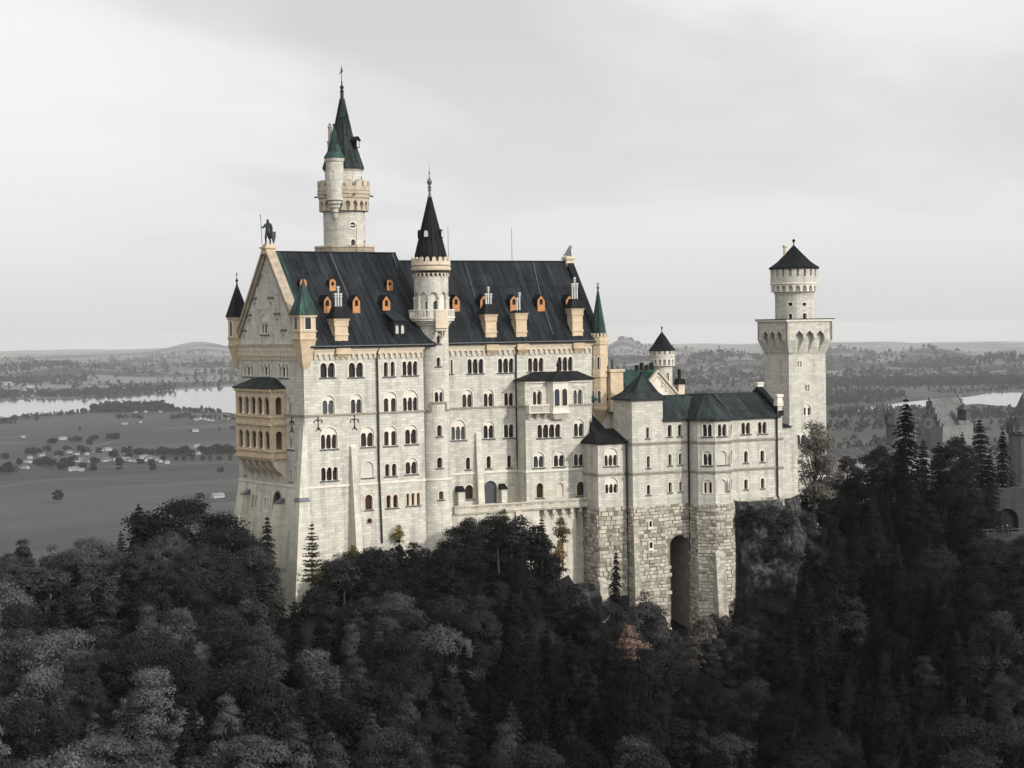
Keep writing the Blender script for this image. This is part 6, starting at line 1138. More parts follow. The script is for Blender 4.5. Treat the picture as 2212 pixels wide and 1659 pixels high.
while tries < 9000:
    tries += 1; x = rf_.uniform(-70, 2290); s0 = itp(SKY_, x); y = s0+(1750-s0)*rf_.random()**.92
    D = fdist(x, y)*rf_.uniform(.985, 1.015); pc = .6 if x > 1640 else .58 if 560 < x < 1300 and y < 1540 else .2 if x < 560 else .34
    kind = 'spruce' if rf_.random() < pc else 'broad'; var = rf_.randrange(4 if kind == 'spruce' else 8); H = PRO[kind, var][2]*rf_.uniform(.62, 1.12); rad_ = PRO[kind, var][3]*H/PRO[kind, var][2]; wpx = 2*rad_/D*FOC; sp = wpx*(.58 if kind == 'broad' else .5)
    if blocked(x, y, wpx): continue
    if any((x-a)**2+((y-b)/.52)**2 < (.5*(sp+c))**2 for a, b, c in placed): continue
    p = atdist((x, y), D)
    if inpoly(p.x, p.y, FOOT[0]): continue
    if 1600 < x < 1700 and y < 1335: continue
    if x > 2105 and 985 < y < 1152: continue
    base = .066 if x < 480 else .066-.036*(x-480)/600 if x < 1080 else .030-.008*(x-1080)/700 if x < 1780 else .022  # leaf colour darkens rightwards: the view's edge falloff is painted into it
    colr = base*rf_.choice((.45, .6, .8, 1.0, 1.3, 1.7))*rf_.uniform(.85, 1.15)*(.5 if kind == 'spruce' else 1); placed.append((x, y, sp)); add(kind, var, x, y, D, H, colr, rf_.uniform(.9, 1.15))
cells = {}
for f in forest:
    row, co_ = region(f[2], f[3]); tone = 'pale grey' if f[6] > .042 else 'mid grey' if f[6] > .018 else 'dark'; kd = 'broadleaf tree' if f[0] == 'broad' else 'spruce'; cells.setdefault((tone, kd, row, co_), []).append(f)
ORD = ['leftmost', 'second from left', 'third from left', 'fourth from left', 'fifth from left', 'sixth from left', 'seventh from left', 'eighth from left', 'ninth from left', 'tenth from left', 'eleventh from left', 'twelfth from left', 'thirteenth from left', 'fourteenth from left']
CTRL = []
for (tone, kd, row, co_), fs in cells.items():
    fs.sort(key=lambda f: f[2])
    for i, f in enumerate(fs):
        kind, var, x, y, D, H, colr, wd = f; top = atdist((x, y), D); r_ = row if row.startswith('the bottom') or row.startswith('the top') else row
        lab = f'{tone} {kd} on {r_} {co_}' if len(fs) == 1 else f'{ORD[min(i, 13)]} of the {tone} {kd}{"s" if kd[-1] == "e" and kd != "spruce" else "s"} on {r_.replace("the ", "", 1) if False else r_} {co_}'
        lab = lab.replace(' on the bottom edge of the photo', ' at the bottom edge').replace(' on the top edge of the wood', ' on the wood\'s top edge'); lab = lab.replace(' on the ', ' on ').replace('below the ', 'below ').replace('left of the castle', 'left of castle').replace('near the right edge', 'near right edge').replace('right of the base archway', 'right of base archway').replace('at the bottom edge', 'at bottom edge'); lab = ' '.join(lab.split()[:16])
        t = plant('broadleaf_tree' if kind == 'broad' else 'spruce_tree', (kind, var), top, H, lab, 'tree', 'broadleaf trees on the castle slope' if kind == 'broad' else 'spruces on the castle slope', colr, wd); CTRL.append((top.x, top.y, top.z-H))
NF = len(forest)
def single(name, key, x, y, D, H, label, col, wide=1.0, cat='tree', nopoly=False): p = atdist((x, y), D); plant(name, key, p, H, label, cat, None, col, wide); CTRL.append((p.x, p.y, p.z-H))
single('spruce_sapling', ('sapling', 0), 672, 1128, 247, 8.2, 'young olive green spruce standing alone against the sunlit palace corner', (.045, .042, .017))
single('larch_tree', ('larch', 0), 1757, 908, 300, 15, 'airy pale grey conifer with ochre tinges in front of the square tower', (.15, .138, .12), 1.05)
single('autumn_tree', ('shrub', 0), 1362, 1352, 212, 5.0, 'small rust brown autumn tree among dark trees below the bower', (.19, .13, .105), .95)
for x, y, D, H, c, l in ((862, 1133, 262.5, 3.2, (.20, .15, .04), 'yellow green shrub at the palace foot beside the round stair tower'), (1215, 1118, 268, 4.6, (.12, .10, .045), 'thin ochre shrub growing before the terrace supports'), (1207, 1172, 266, 4, (.20, .115, .045), 'orange autumn bush low under the terrace'), (760, 1178, 256, 2.6, (.12, .11, .04), 'small olive shrub at the foot of the tapered buttress'), (1090, 1100, 270, 3.2, (.06, .07, .035), 'dark green shrub just under the terrace balustrade'), (1400, 1275, 263, 6, (.20, .17, .17), 'pale mauve grey shrub against the rough stone base'), (1520, 1330, 263, 6, (.15, .13, .12), 'greyish brown shrub at the right foot of the stone base')): single('shrub', ('shrub', 0), x, y, D, H, l, c, .8, 'shrub')
bs = []
for x, y in ((1612, 1092), (1640, 1098), (1672, 1094), (1690, 1100), (1610, 1330), (1635, 1300), (1660, 1318), (1690, 1296), (1648, 1278), (1622, 1350), (1675, 1352), (1705, 1320), (1600, 1290), (1665, 1180), (1625, 1140), (1650, 1160), (1632, 1180), (1668, 1130), (1700, 1105), (1690, 1170), (1655, 1225), (1625, 1265), (1690, 1240), (1660, 1290), (1640, 1325), (1712, 1180), (1615, 1215), (1680, 1330)):
    q = hit((x+rf_.uniform(-5, 5), y), KP(0, -4.6), KN); bs.append((3000+x, q, rf_.uniform(2.4, 4.6)))
for x in range(1378, 1612, 19): bs.append((1500+x*.001, hit((x, rf_.uniform(1322, 1352)+(26 if x > 1440 and x < 1500 else 0)), KP(0, -7.2), KN), rf_.uniform(3.5, 6.5)))
for x in range(1385, 1640, 24): bs.append((1500+x*.001, hit((x, rf_.uniform(1372, 1400)), KP(0, -10), KN), rf_.uniform(4.5, 7.5)))
for x in list(range(655, 1260, 26))+list(range(1372, 1640, 24)):
    x += rf_.uniform(-9, 9); y = itp(SKY_, x)+rf_.uniform(2, 16); D = itp(DTOP, x)+rf_.uniform(-2.5, 0); p = atdist((x, y), D)
    if inpoly(p.x, p.y, FOOT[0]): p = atdist((x, y), D-4)
    bs.append((x, p, rf_.uniform(3.5, 6.5)))
for k, (x, p, h) in enumerate(bs):
    wh = 'clinging to the rock under the bower' if x > 2500 else 'against the palace foot left of the stair tower' if x < 900 else 'at the foot of the round stair tower' if x < 990 else 'just under the terrace' if x < 1260 else 'along the foot of the rough stone base'
    plant('bush', ('shrub', 0), p, h, f'dark bush {wh}', 'bush', 'dark bushes along the foot of the castle', rf_.uniform(.02, .045) if x < 1300 or x > 2500 else (rf_.choice(((.075, .068, .062), (.03, .03, .03), (.045, .042, .04))) if x > 1260 else (.02,)*3), 1.15); CTRL.append((p.x, p.y, p.z-h))
# ------------------------------------------------------------------ ground: one sheet from the castle hill to the horizon
CTRL += [(-119, -227, 0), (-90, -160, -12), (-10, -150, -14), (90, -150, -10), (-190, -150, -5), (-30, 12, 16), (0, -8, 20), (20, -8, 22), (38, -9, 22), (48, -12, 20), (58, -20, 14), (70, -22, 13), (84, -14, 18), (90, 5, 31), (100, 30, 31), (40, 30, 32), (10, 30, 30), (-20, 40, 10), (-40, 80, -15), (20, 70, 15), (60, 80, 12), (120, 80, 22), (160, 60, 22), (200, 60, 18), (0, 130, -40), (60, 160, -40), (-100, 60, -30), (140, 160, -25), (230, 140, -10), (-60, 160, -70), (80, 260, -110), (200, 250, -80), (300, 100, -5), (300, 0, 10), (260, -150, 10), (-250, -200, -10), (-200, 0, -40)]
CT = np.array(CTRL)
def vnoise(x, y, seed, lam, oct_=4):
    r = np.random.default_rng(seed); z = np.zeros_like(x); a = 1.0; tot = 0
    for o in range(oct_):
        for k in range(5):
            th = r.uniform(0, 2*PI); ph = r.uniform(0, 2*PI); q = 2*PI/lam*r.uniform(.7, 1.4); z += a/5*np.sin(q*(x*math.cos(th)+y*math.sin(th))+ph)*1.6
        tot += a; a *= .5; lam *= .5
    return z/tot
sstep = lambda a, b, x: (lambda t: t*t*(3-2*t))(np.clip((x-a)/(b-a), 0, 1))
PLAIN = -140.0
def ground_z(x, y):
    x = np.asarray(x, float); y = np.asarray(y, float); r = np.hypot(x-20, y); z = np.full_like(x, PLAIN); near = r < 1000
    if near.any():
        xs, ys = x[near], y[near]; d = np.hypot(xs[:, None]-CT[None, :, 0], ys[:, None]-CT[None, :, 1])+1.5; w_ = d**-3.2; h = (w_*CT[:, 2]).sum(1)/w_.sum(1)
        t = sstep(270, 560, r[near]); z[near] = h*(1-t)+PLAIN*t
    cx, cy_ = x-CAM.x, y-CAM.y; rc = np.hypot(cx, cy_); az = np.arctan2(cy_, cx)-YAW
    rise = sstep(6600, 9500, rc)*6+sstep(6400, 8200, rc)*np.maximum(0, vnoise(x, y, 3, 2200)+.25)*40*(1-.7*sstep(9500, 15000, rc))
    for px, R_, h, sg, sr in ((1345, 16500, 140, .011, 1800), (1440, 16500, 62, .016, 1500), (1560, 10500, 66, .02, 1200), (430, 19000, 95, .02, 2500), (120, 9800, 44, .03, 900), (420, 10000, 26, .035, 900), (1990, 10500, 56, .022, 1000), (2180, 9000, 52, .015, 700), (1800, 12500, 60, .02, 900), (20, 12000, 50, .02, 900), (1610, 8200, 24, .012, 500)):
        a0 = -math.atan((px-W2)/FOC); rise = rise+h*np.exp(-((az-a0)/sg)**2-((rc-R_)/sr)**2)
    rise = rise+sstep(15000, 21000, rc)*np.maximum(0, vnoise(x, y, 14, 6500, 3)+.1)*75-85*np.clip((.08-az)/.3, 0, 1)*sstep(8000, 19000, rc)
    return z+np.where(rc > 6000, np.maximum(rise, -90), 0)-rc**2/1.3e7*(rc > 3000)*np.clip((rc-3000)/3000, 0, 1)   # with the earth's curve
rr_ = list(np.arange(0, 420, 5.0))
while rr_[-1] < 2500: rr_.append(rr_[-1]*1.05)
while rr_[-1] < 32000: rr_.append(rr_[-1]*1.022)
an = list(np.linspace(YAW-rad(19), YAW+rad(19), 260))+list(np.linspace(YAW+rad(19), YAW-rad(19)+2*PI, 122))[1:-1]
Rg, Ag = np.meshgrid(np.array(rr_[1:]), np.array(an), indexing='ij'); X = 20+Rg*np.cos(Ag); Y = Rg*np.sin(Ag); nr, na = X.shape
Zg = ground_z(X.ravel(), Y.ravel()); V = np.stack([X.ravel(), Y.ravel(), Zg], 1); V = np.concatenate([V, [[20, 0, float(ground_z([20.], [0.])[0])]]])
i0 = np.arange(nr-1)[:, None]*na; j0 = np.arange(na)[None, :]; j1 = (j0+1) % na; Q = np.stack([i0+j0, i0+na+j0, i0+na+j1, i0+j1], -1).reshape(-1, 4)
m, nt, b = mat('ground_cover', .95, .1); ge = N(nt, 'ShaderNodeNewGeometry'); pos = ge.outputs['Position']
sx = N(nt, 'ShaderNodeSeparateXYZ'); nt.links.new(pos, sx.inputs[0])
fld = N(nt, 'ShaderNodeTexVoronoi', feature='F1', i_Scale=1.0); mp = N(nt, 'ShaderNodeMapping'); mp.inputs['Scale'].default_value = (.0021, .0052, 0); mp.inputs['Rotation'].default_value = (0, 0, rad(35)); nt.links.new(pos, mp.inputs[0]); nt.links.new(mp.outputs[0], fld.inputs['Vector'])
bwf = N(nt, 'ShaderNodeRGBToBW'); nt.links.new(fld.outputs['Color'], bwf.inputs[0]); fc = ramp(nt, bwf.outputs[0], [(.2, .036), (.45, .044), (.8, .062)])
mow = ramp(nt, noise(nt, pos, 1.0, 5, .6, (.004, .02, 0)), [(.3, .8), (.7, 1.2)]); x = mixc(nt, 1.0, fc, mow, 'MULTIPLY')
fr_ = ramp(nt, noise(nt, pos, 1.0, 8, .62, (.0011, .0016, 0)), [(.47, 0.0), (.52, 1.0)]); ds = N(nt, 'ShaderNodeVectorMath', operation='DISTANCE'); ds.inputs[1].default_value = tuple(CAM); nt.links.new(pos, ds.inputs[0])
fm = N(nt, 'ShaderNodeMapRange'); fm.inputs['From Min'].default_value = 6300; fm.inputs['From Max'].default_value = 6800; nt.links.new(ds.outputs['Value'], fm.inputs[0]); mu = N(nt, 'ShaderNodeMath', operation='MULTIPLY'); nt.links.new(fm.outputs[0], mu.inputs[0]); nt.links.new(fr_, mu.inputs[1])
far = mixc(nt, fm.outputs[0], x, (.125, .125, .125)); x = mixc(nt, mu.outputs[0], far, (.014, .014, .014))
nr_ = N(nt, 'ShaderNodeMapRange'); nr_.inputs['From Min'].default_value = 560; nr_.inputs['From Max'].default_value = 430; nt.links.new(ds.outputs['Value'], nr_.inputs[0]); fl_ = ramp(nt, noise(nt, pos, .35, 6), [(.3, .005), (.7, .014)]); x = mixc(nt, nr_.outputs[0], x, fl_)
nt.links.new(x, b.inputs['Base Color'])
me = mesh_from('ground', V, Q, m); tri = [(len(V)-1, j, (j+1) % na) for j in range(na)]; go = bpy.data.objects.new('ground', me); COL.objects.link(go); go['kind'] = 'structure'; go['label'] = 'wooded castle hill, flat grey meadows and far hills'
me.polygons.foreach_set('use_smooth', np.ones(len(me.polygons), bool))
# water
wm_, nt, b = mat('lake_water', .06, .5); b.inputs['Base Color'].default_value = (.03, .03, .03, 1); b.inputs['IOR'].default_value = 1.33; tc = N(nt, 'ShaderNodeNewGeometry'); bp = N(nt, 'ShaderNodeBump', i_Strength=.08, i_Distance=.3); nt.links.new(noise(nt, tc.outputs['Position'], .05, 3), bp.inputs['Height']); nt.links.new(bp.outputs[0], b.inputs['Normal'])
lz = PLAIN+.5
def water(up, lo):
    pu = [hitz(p, lz) for p in up]; pl = [hitz(p, lz) for p in lo]; o = [(p.x, p.y) for p in pl]+[(p.x, p.y) for p in pu[::-1]]
    o = o if area2(o) > 0 else o[::-1]; V, T = tri_area(o); mb = MB()
    for t in T: mb.face([(V[k][0], V[k][1], lz) for k in t])
    w_ = mb.build('lake', wm_); w_['kind'] = 'structure'; return w_
def jag(pts, n, amp, seed):
    r = random.Random(seed); out = []
    for (x0, y0), (x1, y1) in zip(pts, pts[1:]):
        for i in range(n): t = i/n; out.append((x0+(x1-x0)*t, y0+(y1-y0)*t+r.uniform(-amp, amp)))
    return out+[pts[-1]]
water(jag([(-120, 872), (0, 866), (75, 862), (160, 860), (235, 853), (330, 847), (430, 840), (507, 834), (620, 826), (760, 820)], 6, .5, 1), jag([(-120, 915), (0, 905), (40, 899), (187, 891), (330, 887), (427, 885), (507, 893), (640, 895), (760, 890)], 6, .9, 2))
water(jag([(1850, 882), (1930, 872), (1981, 866), (2040, 861), (2095, 857), (2143, 848), (2212, 848), (2330, 846)], 6, .5, 3), jag([(1850, 890), (1969, 882), (2040, 878), (2107, 872), (2160, 876), (2212, 881), (2330, 885)], 6, .8, 4))
# paths across the meadow
pm = plain('path_gravel', (.085, .085, .085), .95, .15, .05)
def path(pts, wd):
    q = [hitz(p, PLAIN+.3) for p in pts]; mb = MB()
    for a, b in zip(q, q[1:]): n = (b-a).cross(U0).normalized()*wd; mb.face([a-n, b-n, b+n, a+n])
    o = mb.build('path', pm); o['kind'] = 'structure'
path([ZV(-40, 1256), ZV(130, 1225), ZV(300, 1205), ZV(480, 1186), ZV(700, 1189), ZV(1100, 1195), ZV(1500, 1203), ZV(1900, 1213)], 3.5); path([ZV(680, 940), ZV(780, 915), ZV(880, 890), ZV(960, 872)], 4.5); path([ZV(760, 1085), ZV(1000, 1082), ZV(1300, 1072), ZV(1500, 1062), ZV(1900, 1052)], 5); path([ZV(560, 1298), ZV(1000, 1318), ZV(1500, 1340), ZV(1840, 1352)], 2.2)
# ------------------------------------------------------------------ rock faces
def rockmat():
    m, nt, b = mat('rock', .95, .15); tc = N(nt, 'ShaderNodeTexCoord'); v = noise(nt, tc.outputs['Object'], .9, 10, .72, (1, 1, .8)); c = ramp(nt, v, [(.37, .006), (.46, .024), (.56, .065), (.72, .14)]); nt.links.new(c, b.inputs['Base Color']); bp = N(nt, 'ShaderNodeBump', i_Strength=1.0, i_Distance=.9); nt.links.new(v, bp.inputs['Height']); nt.links.new(bp.outputs[0], b.inputs['Normal']); return m
M['rock'] = rockmat()
def rock(name, pl, zt, zb, bulge, seed, amp=.9):
    """a rough face hanging from the polyline pl, from height zt to zb"""
    n, mrows = 110, 90; L_ = [0]
    for a, b in zip(pl, pl[1:]): L_.append(L_[-1]+(Vector(b)-Vector(a)).length)
    V = []
    for j in range(mrows+1):
        t = j/mrows
        for i in range(n+1):
            s_ = L_[-1]*i/n; x = np.interp(s_, L_, [p[0] for p in pl]); y = np.interp(s_, L_, [p[1] for p in pl]); V.append((x, y, zt+(zb-zt)*t))
    V = np.array(V); q = np.stack([V[:, 0]*.8+V[:, 1]*.6, V[:, 2]], 1); nz = vnoise(q[:, 0], q[:, 1], seed, 9, 5); nz2 = np.abs(vnoise(q[:, 0], q[:, 1]*.45, seed+1, 4, 5))**.7-.3+.5*np.round(2*vnoise(q[:, 0]*.6, q[:, 1], seed+2, 6, 2))/2; t = np.repeat(np.arange(mrows+1)/mrows, n+1); out = (np.array([pl[-1][1]-pl[0][1], -(pl[-1][0]-pl[0][0])])); out = out/np.linalg.norm(out); d = .25+(np.clip(t*9, 0, 1))*(bulge*t**.6+amp*nz+amp*.6*np.abs(nz2)); V[:, :2] += d[:, None]*out; V[:, 2] += nz2*amp*.5*np.clip(t*6, 0, 1)
    F_ = np.array([(j*(n+1)+i, (j+1)*(n+1)+i, (j+1)*(n+1)+i+1, j*(n+1)+i+1) for j in range(mrows) for i in range(n)]); me = mesh_from(name, V, F_, M['rock']); o = bpy.data.objects.new(name, me); COL.objects.link(o); o['kind'] = 'structure'; return o
def kxy(*p): q = KP(*p); return (q.x, q.y)
rock('rock_cliff', [kxy(9.3, -1.8), kxy(10, -2.7), kxy(17, -2.9), kxy(21, -1.2), kxy(25, 3)], 33.0, 6, 3.6, 5, 1.5)
def boulder(p, D, r, h, seed):
    c = atdist(p, D); th, ph = np.meshgrid(np.linspace(0, 2*PI, 49)[:-1], np.linspace(0, PI*.62, 22)); n_ = np.stack([np.cos(th)*np.sin(ph), np.sin(th)*np.sin(ph), np.cos(ph)], -1).reshape(-1, 3); k = 1+.22*vnoise(n_[:, 0]*3+n_[:, 2], n_[:, 1]*3-n_[:, 2]*2, seed, 3.2, 5); V = n_*k[:, None]*np.array([r, r, h])+np.array([c.x, c.y, c.z-h])
    F_ = np.array([(j*48+i, (j+1)*48+i, (j+1)*48+(i+1) % 48, j*48+(i+1) % 48) for j in range(21) for i in range(48)]); o = bpy.data.objects.new('rock_outcrop', mesh_from('rock_outcrop', V, F_, M['rock'])); COL.objects.link(o); o['kind'] = 'structure'
boulder((1262, 1262), 267, 2.6, 4, 3)
# ------------------------------------------------------------------ the valley: village, lone trees, woods
wallp = plain('white_plaster', (.32, .32, .32), .9, .06, .3); roofp = plain('house_tiles', (.07, .07, .07), .9, .2, .4); roofp2 = plain('pale_house_tiles', (.16, .16, .16), .9, .2, .4)
def house_mesh(w_, d_, h_, rh, m2):
    mb = MB(); mb.hexa([(-w_, -d_, 0), (w_, -d_, 0), (w_, d_, 0), (-w_, d_, 0)], [(-w_, -d_, h_), (w_, -d_, h_), (w_, d_, h_), (-w_, d_, h_)]); mb.face([(w_, -d_, h_), (w_, d_, h_), (w_, 0, h_+rh)]); mb.face([(-w_, d_, h_), (-w_, -d_, h_), (-w_, 0, h_+rh)]); nw = len(mb.f)
    e = .9; k = rh/d_
    for s_ in (-1, 1): mb.hexa([(-w_-e, s_*(d_+e), h_-e*k), (w_+e, s_*(d_+e), h_-e*k), (w_+e, 0, h_+rh), (-w_-e, 0, h_+rh)][::s_ or 1], [(-w_-e, s_*(d_+e), h_-e*k+.4), (w_+e, s_*(d_+e), h_-e*k+.4), (w_+e, 0, h_+rh+.4), (-w_-e, 0, h_+rh+.4)][::s_ or 1])
    nr2 = len(mb.f)
    for x in (-w_*.6, 0, w_*.6):
        for z in ((1.2, 3.8) if h_ > 5 else (1.2,)): mb.face([(x-.6, -d_-.03, z), (x+.6, -d_-.03, z), (x+.6, -d_-.03, z+1.3), (x-.6, -d_-.03, z+1.3)])
    me = bpy.data.meshes.new('house'); me.from_pydata([tuple(v) for v in mb.v], [], mb.f); me.materials.append(wallp); me.materials.append(m2); me.materials.append(M['glass'])
    for i, p in enumerate(me.polygons): p.material_index = 0 if i < nw else 1 if i < nr2 else 2
    return me
HM = [house_mesh(8, 5.5, 6, 3.4, roofp), house_mesh(11, 6, 6.5, 4, roofp), house_mesh(7, 5, 5, 3, roofp2), house_mesh(14, 7, 5.5, 4.2, roofp2)]
rh_ = random.Random(3)
def house(p, k, label, group, rz=None, s=1.0):
    q = hitz(p, PLAIN); o = bpy.data.objects.new('village_house', HM[k]); COL.objects.link(o); o.location = (q.x, q.y, PLAIN-.1); o.rotation_euler.z = rh_.choice((-.25, .1, 1.3, .5)) if rz is None else rz; o.scale = (s*.58,)*3; tag(o, label, 'house', group)
vil = [(240, 1020, 2), (215, 1050, 0), (245, 1055, 0), (330, 1000, 0), (345, 995, 2), (455, 1000, 0), (560, 975, 1), (600, 985, 0), (620, 988, 0), (640, 1045, 3), (690, 1048, 1), (715, 1050, 0), (770, 975, 0), (800, 965, 3), (850, 1035, 1), (880, 1040, 0), (840, 1045, 0), (960, 1040, 3), (1010, 1035, 3), (1060, 1042, 1), (1100, 1045, 0), (1120, 1050, 0), (1170, 1020, 3), (1180, 1040, 0), (1215, 1020, 0), (1240, 995, 0), (1250, 1030, 2), (1265, 1035, 0), (1130, 965, 2), (1200, 970, 0), (570, 1120, 2), (600, 1115, 3), (660, 1120, 2), (200, 1100, 0), (180, 1100, 0), (135, 1125, 2), (225, 1100, 2), (870, 955, 3), (1020, 985, 0), (700, 990, 2), (1580, 990, 0), (1610, 985, 0), (1590, 930, 3), (1350, 1060, 2), (1300, 1050, 0)]
KD = ['dark roofed white house', 'larger dark roofed white house', 'small pale roofed white house', 'long pale roofed farmhouse']
for i, (x, y, k) in enumerate(vil): house(ZV(x, y), k, f'{KD[k]} among the village trees {"at the left" if x < 500 else "in the middle" if x < 900 else "at the right"}', 'houses of the nearer village')
for x, y, k, l in ((1575, 802, 3, 'lone long white barn on the meadow left of the castle'), (185, 850, 2, 'lone small white barn at the far left of the meadow'), (1760, 1335, 3, 'white barn beside two small trees close to the castle base'), (505, 865, 3, 'low pale barn among bushes in mid meadow')): house(ZV(x, y), k, l, None, .2)
for i, (x, y) in enumerate([(1600, 703), (1625, 700), (1660, 705), (1690, 712), (1720, 715), (1740, 695), (1760, 690), (1800, 700), (1650, 690), (1590, 708), (1850, 705), (1890, 690), (1100, 648), (1180, 645), (1300, 645), (1640, 640), (1700, 645), (1010, 742), (1140, 728)]): house(ZV(x, y), (0, 1, 2, 3)[i % 4], 'tiny white house in the lakeside hamlet left of the castle', 'houses of the lakeside hamlet')
ft = [(470, 1360, 2, 'round lone tree in the near meadow, far left', 1.35), (1240, 1108, 0, 'round tree standing on the meadow below the village road', 1.0), (965, 1105, 1, 'tree with a pale base below the village road', 1.0), (1785, 1125, 2, 'slim round tree on the meadow close to the castle', .9), (725, 898, 0, 'tree beside the slanting meadow path', 1.1), (645, 780, 1, 'tiny tree alone in the upper meadow', .7), (1780, 780, 1, 'small tree far up the meadow near the castle', .7), (1885, 775, 0, 'dark tree hard against the castle edge', .9), (300, 700, 0, 'small tree near the lake shore at far left', .9), (1610, 1330, 2, 'left of two small trees beside the near barn', .7), (1635, 1328, 2, 'right of two small trees beside the near barn', .7), (1545, 790, 2, 'little tree beside the lone meadow barn', .6)]
def vtree(p, k, lab, grp, s, col=None, key='field'):
    q = hitz(p, PLAIN); H = PRO[key, k][2]*1.15*s; plant('valley_tree', (key, k), None, H, lab, 'tree', grp, col or rh_.uniform(.018, .03), 1.0, False, None, (q.x, q.y, PLAIN-.3))
for x, y, k, l, s in ft: vtree(ZV(x, y+18), k, l, None, s)
for x in (1325, 1428, 1490, 1560, 1643, 1706, 1780, 1865): vtree(ZV(x, 1042), rh_.randrange(3), 'small round tree in the row along the village road', 'trees in the roadside row', .75)
vt = [(250, 975, 9), (150, 1050, 5), (60, 1090, 8), (20, 1120, 6), (110, 1115, 6), (320, 1060, 10), (370, 1050, 10), (420, 1070, 8), (530, 1060, 10), (560, 1080, 8), (500, 1090, 8), (690, 960, 8), (660, 1090, 6), (740, 1100, 5), (800, 960, 4), (910, 990, 9), (935, 1000, 7), (1030, 970, 10), (1030, 1000, 7), (1120, 980, 9), (1150, 970, 8), (1215, 975, 6), (1325, 970, 13), (1300, 975, 9), (1390, 980, 8), (1430, 975, 8), (1470, 970, 12), (1510, 970, 14), (1545, 985, 9), (1645, 960, 10), (1690, 975, 10), (1730, 960, 12), (1780, 960, 16), (1820, 965, 12), (1860, 960, 12), (1890, 965, 10), (600, 860, 4), (630, 862, 4), (745, 855, 4), (785, 850, 4), (890, 845, 6), (920, 845, 6), (950, 840, 7), (410, 880, 4), (440, 880, 4), (380, 945, 3), (550, 940, 4), (640, 935, 4), (300, 955, 3), (30, 1005, 5), (1130, 1050, 5), (760, 1045, 6), (590, 1030, 5), (480, 990, 5), (1210, 1060, 4), (980, 1045, 5)]
for x, y, h in vt:
    for j in range(4): vtree(ZV(x+rh_.uniform(-26, 26), y+14+rh_.uniform(-7, 12)), rh_.randrange(3), f'leafy tree around {"leftmost" if x < 600 else "central" if x < 1200 else "castle side"} village houses', 'trees around the nearer village', .55+h*.045*rh_.uniform(.8, 1.2))
# woods that read as one mass
def wood(name, label, pts, seed, leafsz=1.4, n=14, col=(.02, .02, .02), cone=.5):
    """pts: (x, y, z, height, radius); a tuft of facets for every tree"""
    rng = np.random.default_rng(seed); P = []; Q = []; S_ = []
    for x, y, z, h, r in pts:
        m_ = n; u = rng.uniform(0, 1, m_)**.8; con = rng.random() < cone; w_ = (1-u)*.9+.12 if con else np.sqrt(np.maximum(.05, 1-(2*u-.9)**2)); a = rng.uniform(0, 2*PI, m_); P.append(np.stack([x+np.cos(a)*w_*r, y+np.sin(a)*w_*r, z+h*(.08+.92*u)], 1)); Q.append(np.stack([np.cos(a), np.sin(a), .25+.7*u], 1)); S_.append(np.full((m_, 1), r*.62))
    C = np.concatenate(P); Nn = np.concatenate(Q)+rng.normal(size=(len(C), 3))*.25; S_ = np.concatenate(S_); Nn /= np.linalg.norm(Nn, axis=1, keepdims=True); a = np.cross(Nn, [0, 0, 1.0]); a /= np.maximum(1e-6, np.linalg.norm(a, axis=1, keepdims=True)); b = np.cross(Nn, a)
    s = S_*rng.uniform(.7, 1.3, (len(C), 1)); V = np.stack([C-a*s, C-b*s*.9, C+a*s, C+b*s*.9], 1).reshape(-1, 3); me = mesh_from(name, V, np.arange(len(V)).reshape(-1, 4), M['leaf']); o = bpy.data.objects.new(name, me); COL.objects.link(o); o.color = (*col, 1); o['kind'] = 'stuff'; o['label'] = label; o['category'] = 'woodland'; return o
rw = np.random.default_rng(4)
def scatter(poly, n, h0, h1, z=None):
    q = [hitz(p, PLAIN) for p in poly]; pl = [(p.x, p.y) for p in q]; xs = [p[0] for p in pl]; ys = [p[1] for p in pl]; out = []
    while len(out) < n:
        x, y = rw.uniform(min(xs), max(xs)), rw.uniform(min(ys), max(ys))
        if inpoly(x, y, pl): h = rw.uniform(h0, h1); out.append((x, y, PLAIN, h, h*rw.uniform(.26, .42)))
    return out
wood('lakeside_wood', 'dark wood on the spit beside the lake', scatter([ZV(715, 640), ZV(800, 606), ZV(1000, 596), ZV(1310, 592), ZV(1370, 622), ZV(1420, 640), ZV(1300, 642), ZV(1000, 645)], 420, 9, 19), 1)
sh_ = []
for (x0, y0), (x1, y1), n in (((0, 720), (140, 700), 46), ((160, 690), (480, 665), 40), ((480, 668), (740, 642), 50), ((1340, 630), (1560, 628), 40), ((1560, 640), (1800, 650), 46), ((940, 690), (1150, 690), 26), ((1380, 700), (1560, 665), 40), ((1420, 690), (1900, 700), 50), ((0, 740), (130, 735), 12), ((1620, 625), (1720, 640), 22)):
    for i in range(n): t = rw.random(); q = hitz(ZV(x0+(x1-x0)*t, y0+(y1-y0)*t+rw.normal()*5), PLAIN); h = rw.uniform(4, 10); sh_.append((q.x, q.y, PLAIN, h, h*rw.uniform(.35, .5)))
wood('shore_bushes', 'bushes and small trees lining the near lake shore', sh_, 2, col=(.024, .024, .024), cone=.15)
rb_ = scatter([(1780, 846), (1940, 847), (1962, 858), (1900, 872), (1780, 878)], 420, 6, 14)+scatter([(1990, 846), (2212, 835), (2212, 843), (2060, 852)], 160, 5, 10)+scatter([(1785, 796), (2212, 800), (2300, 836), (2212, 838), (1785, 846)], 900, 7, 15)+scatter([(1440, 792), (1660, 780), (1660, 836), (1440, 840)], 420, 7, 15)
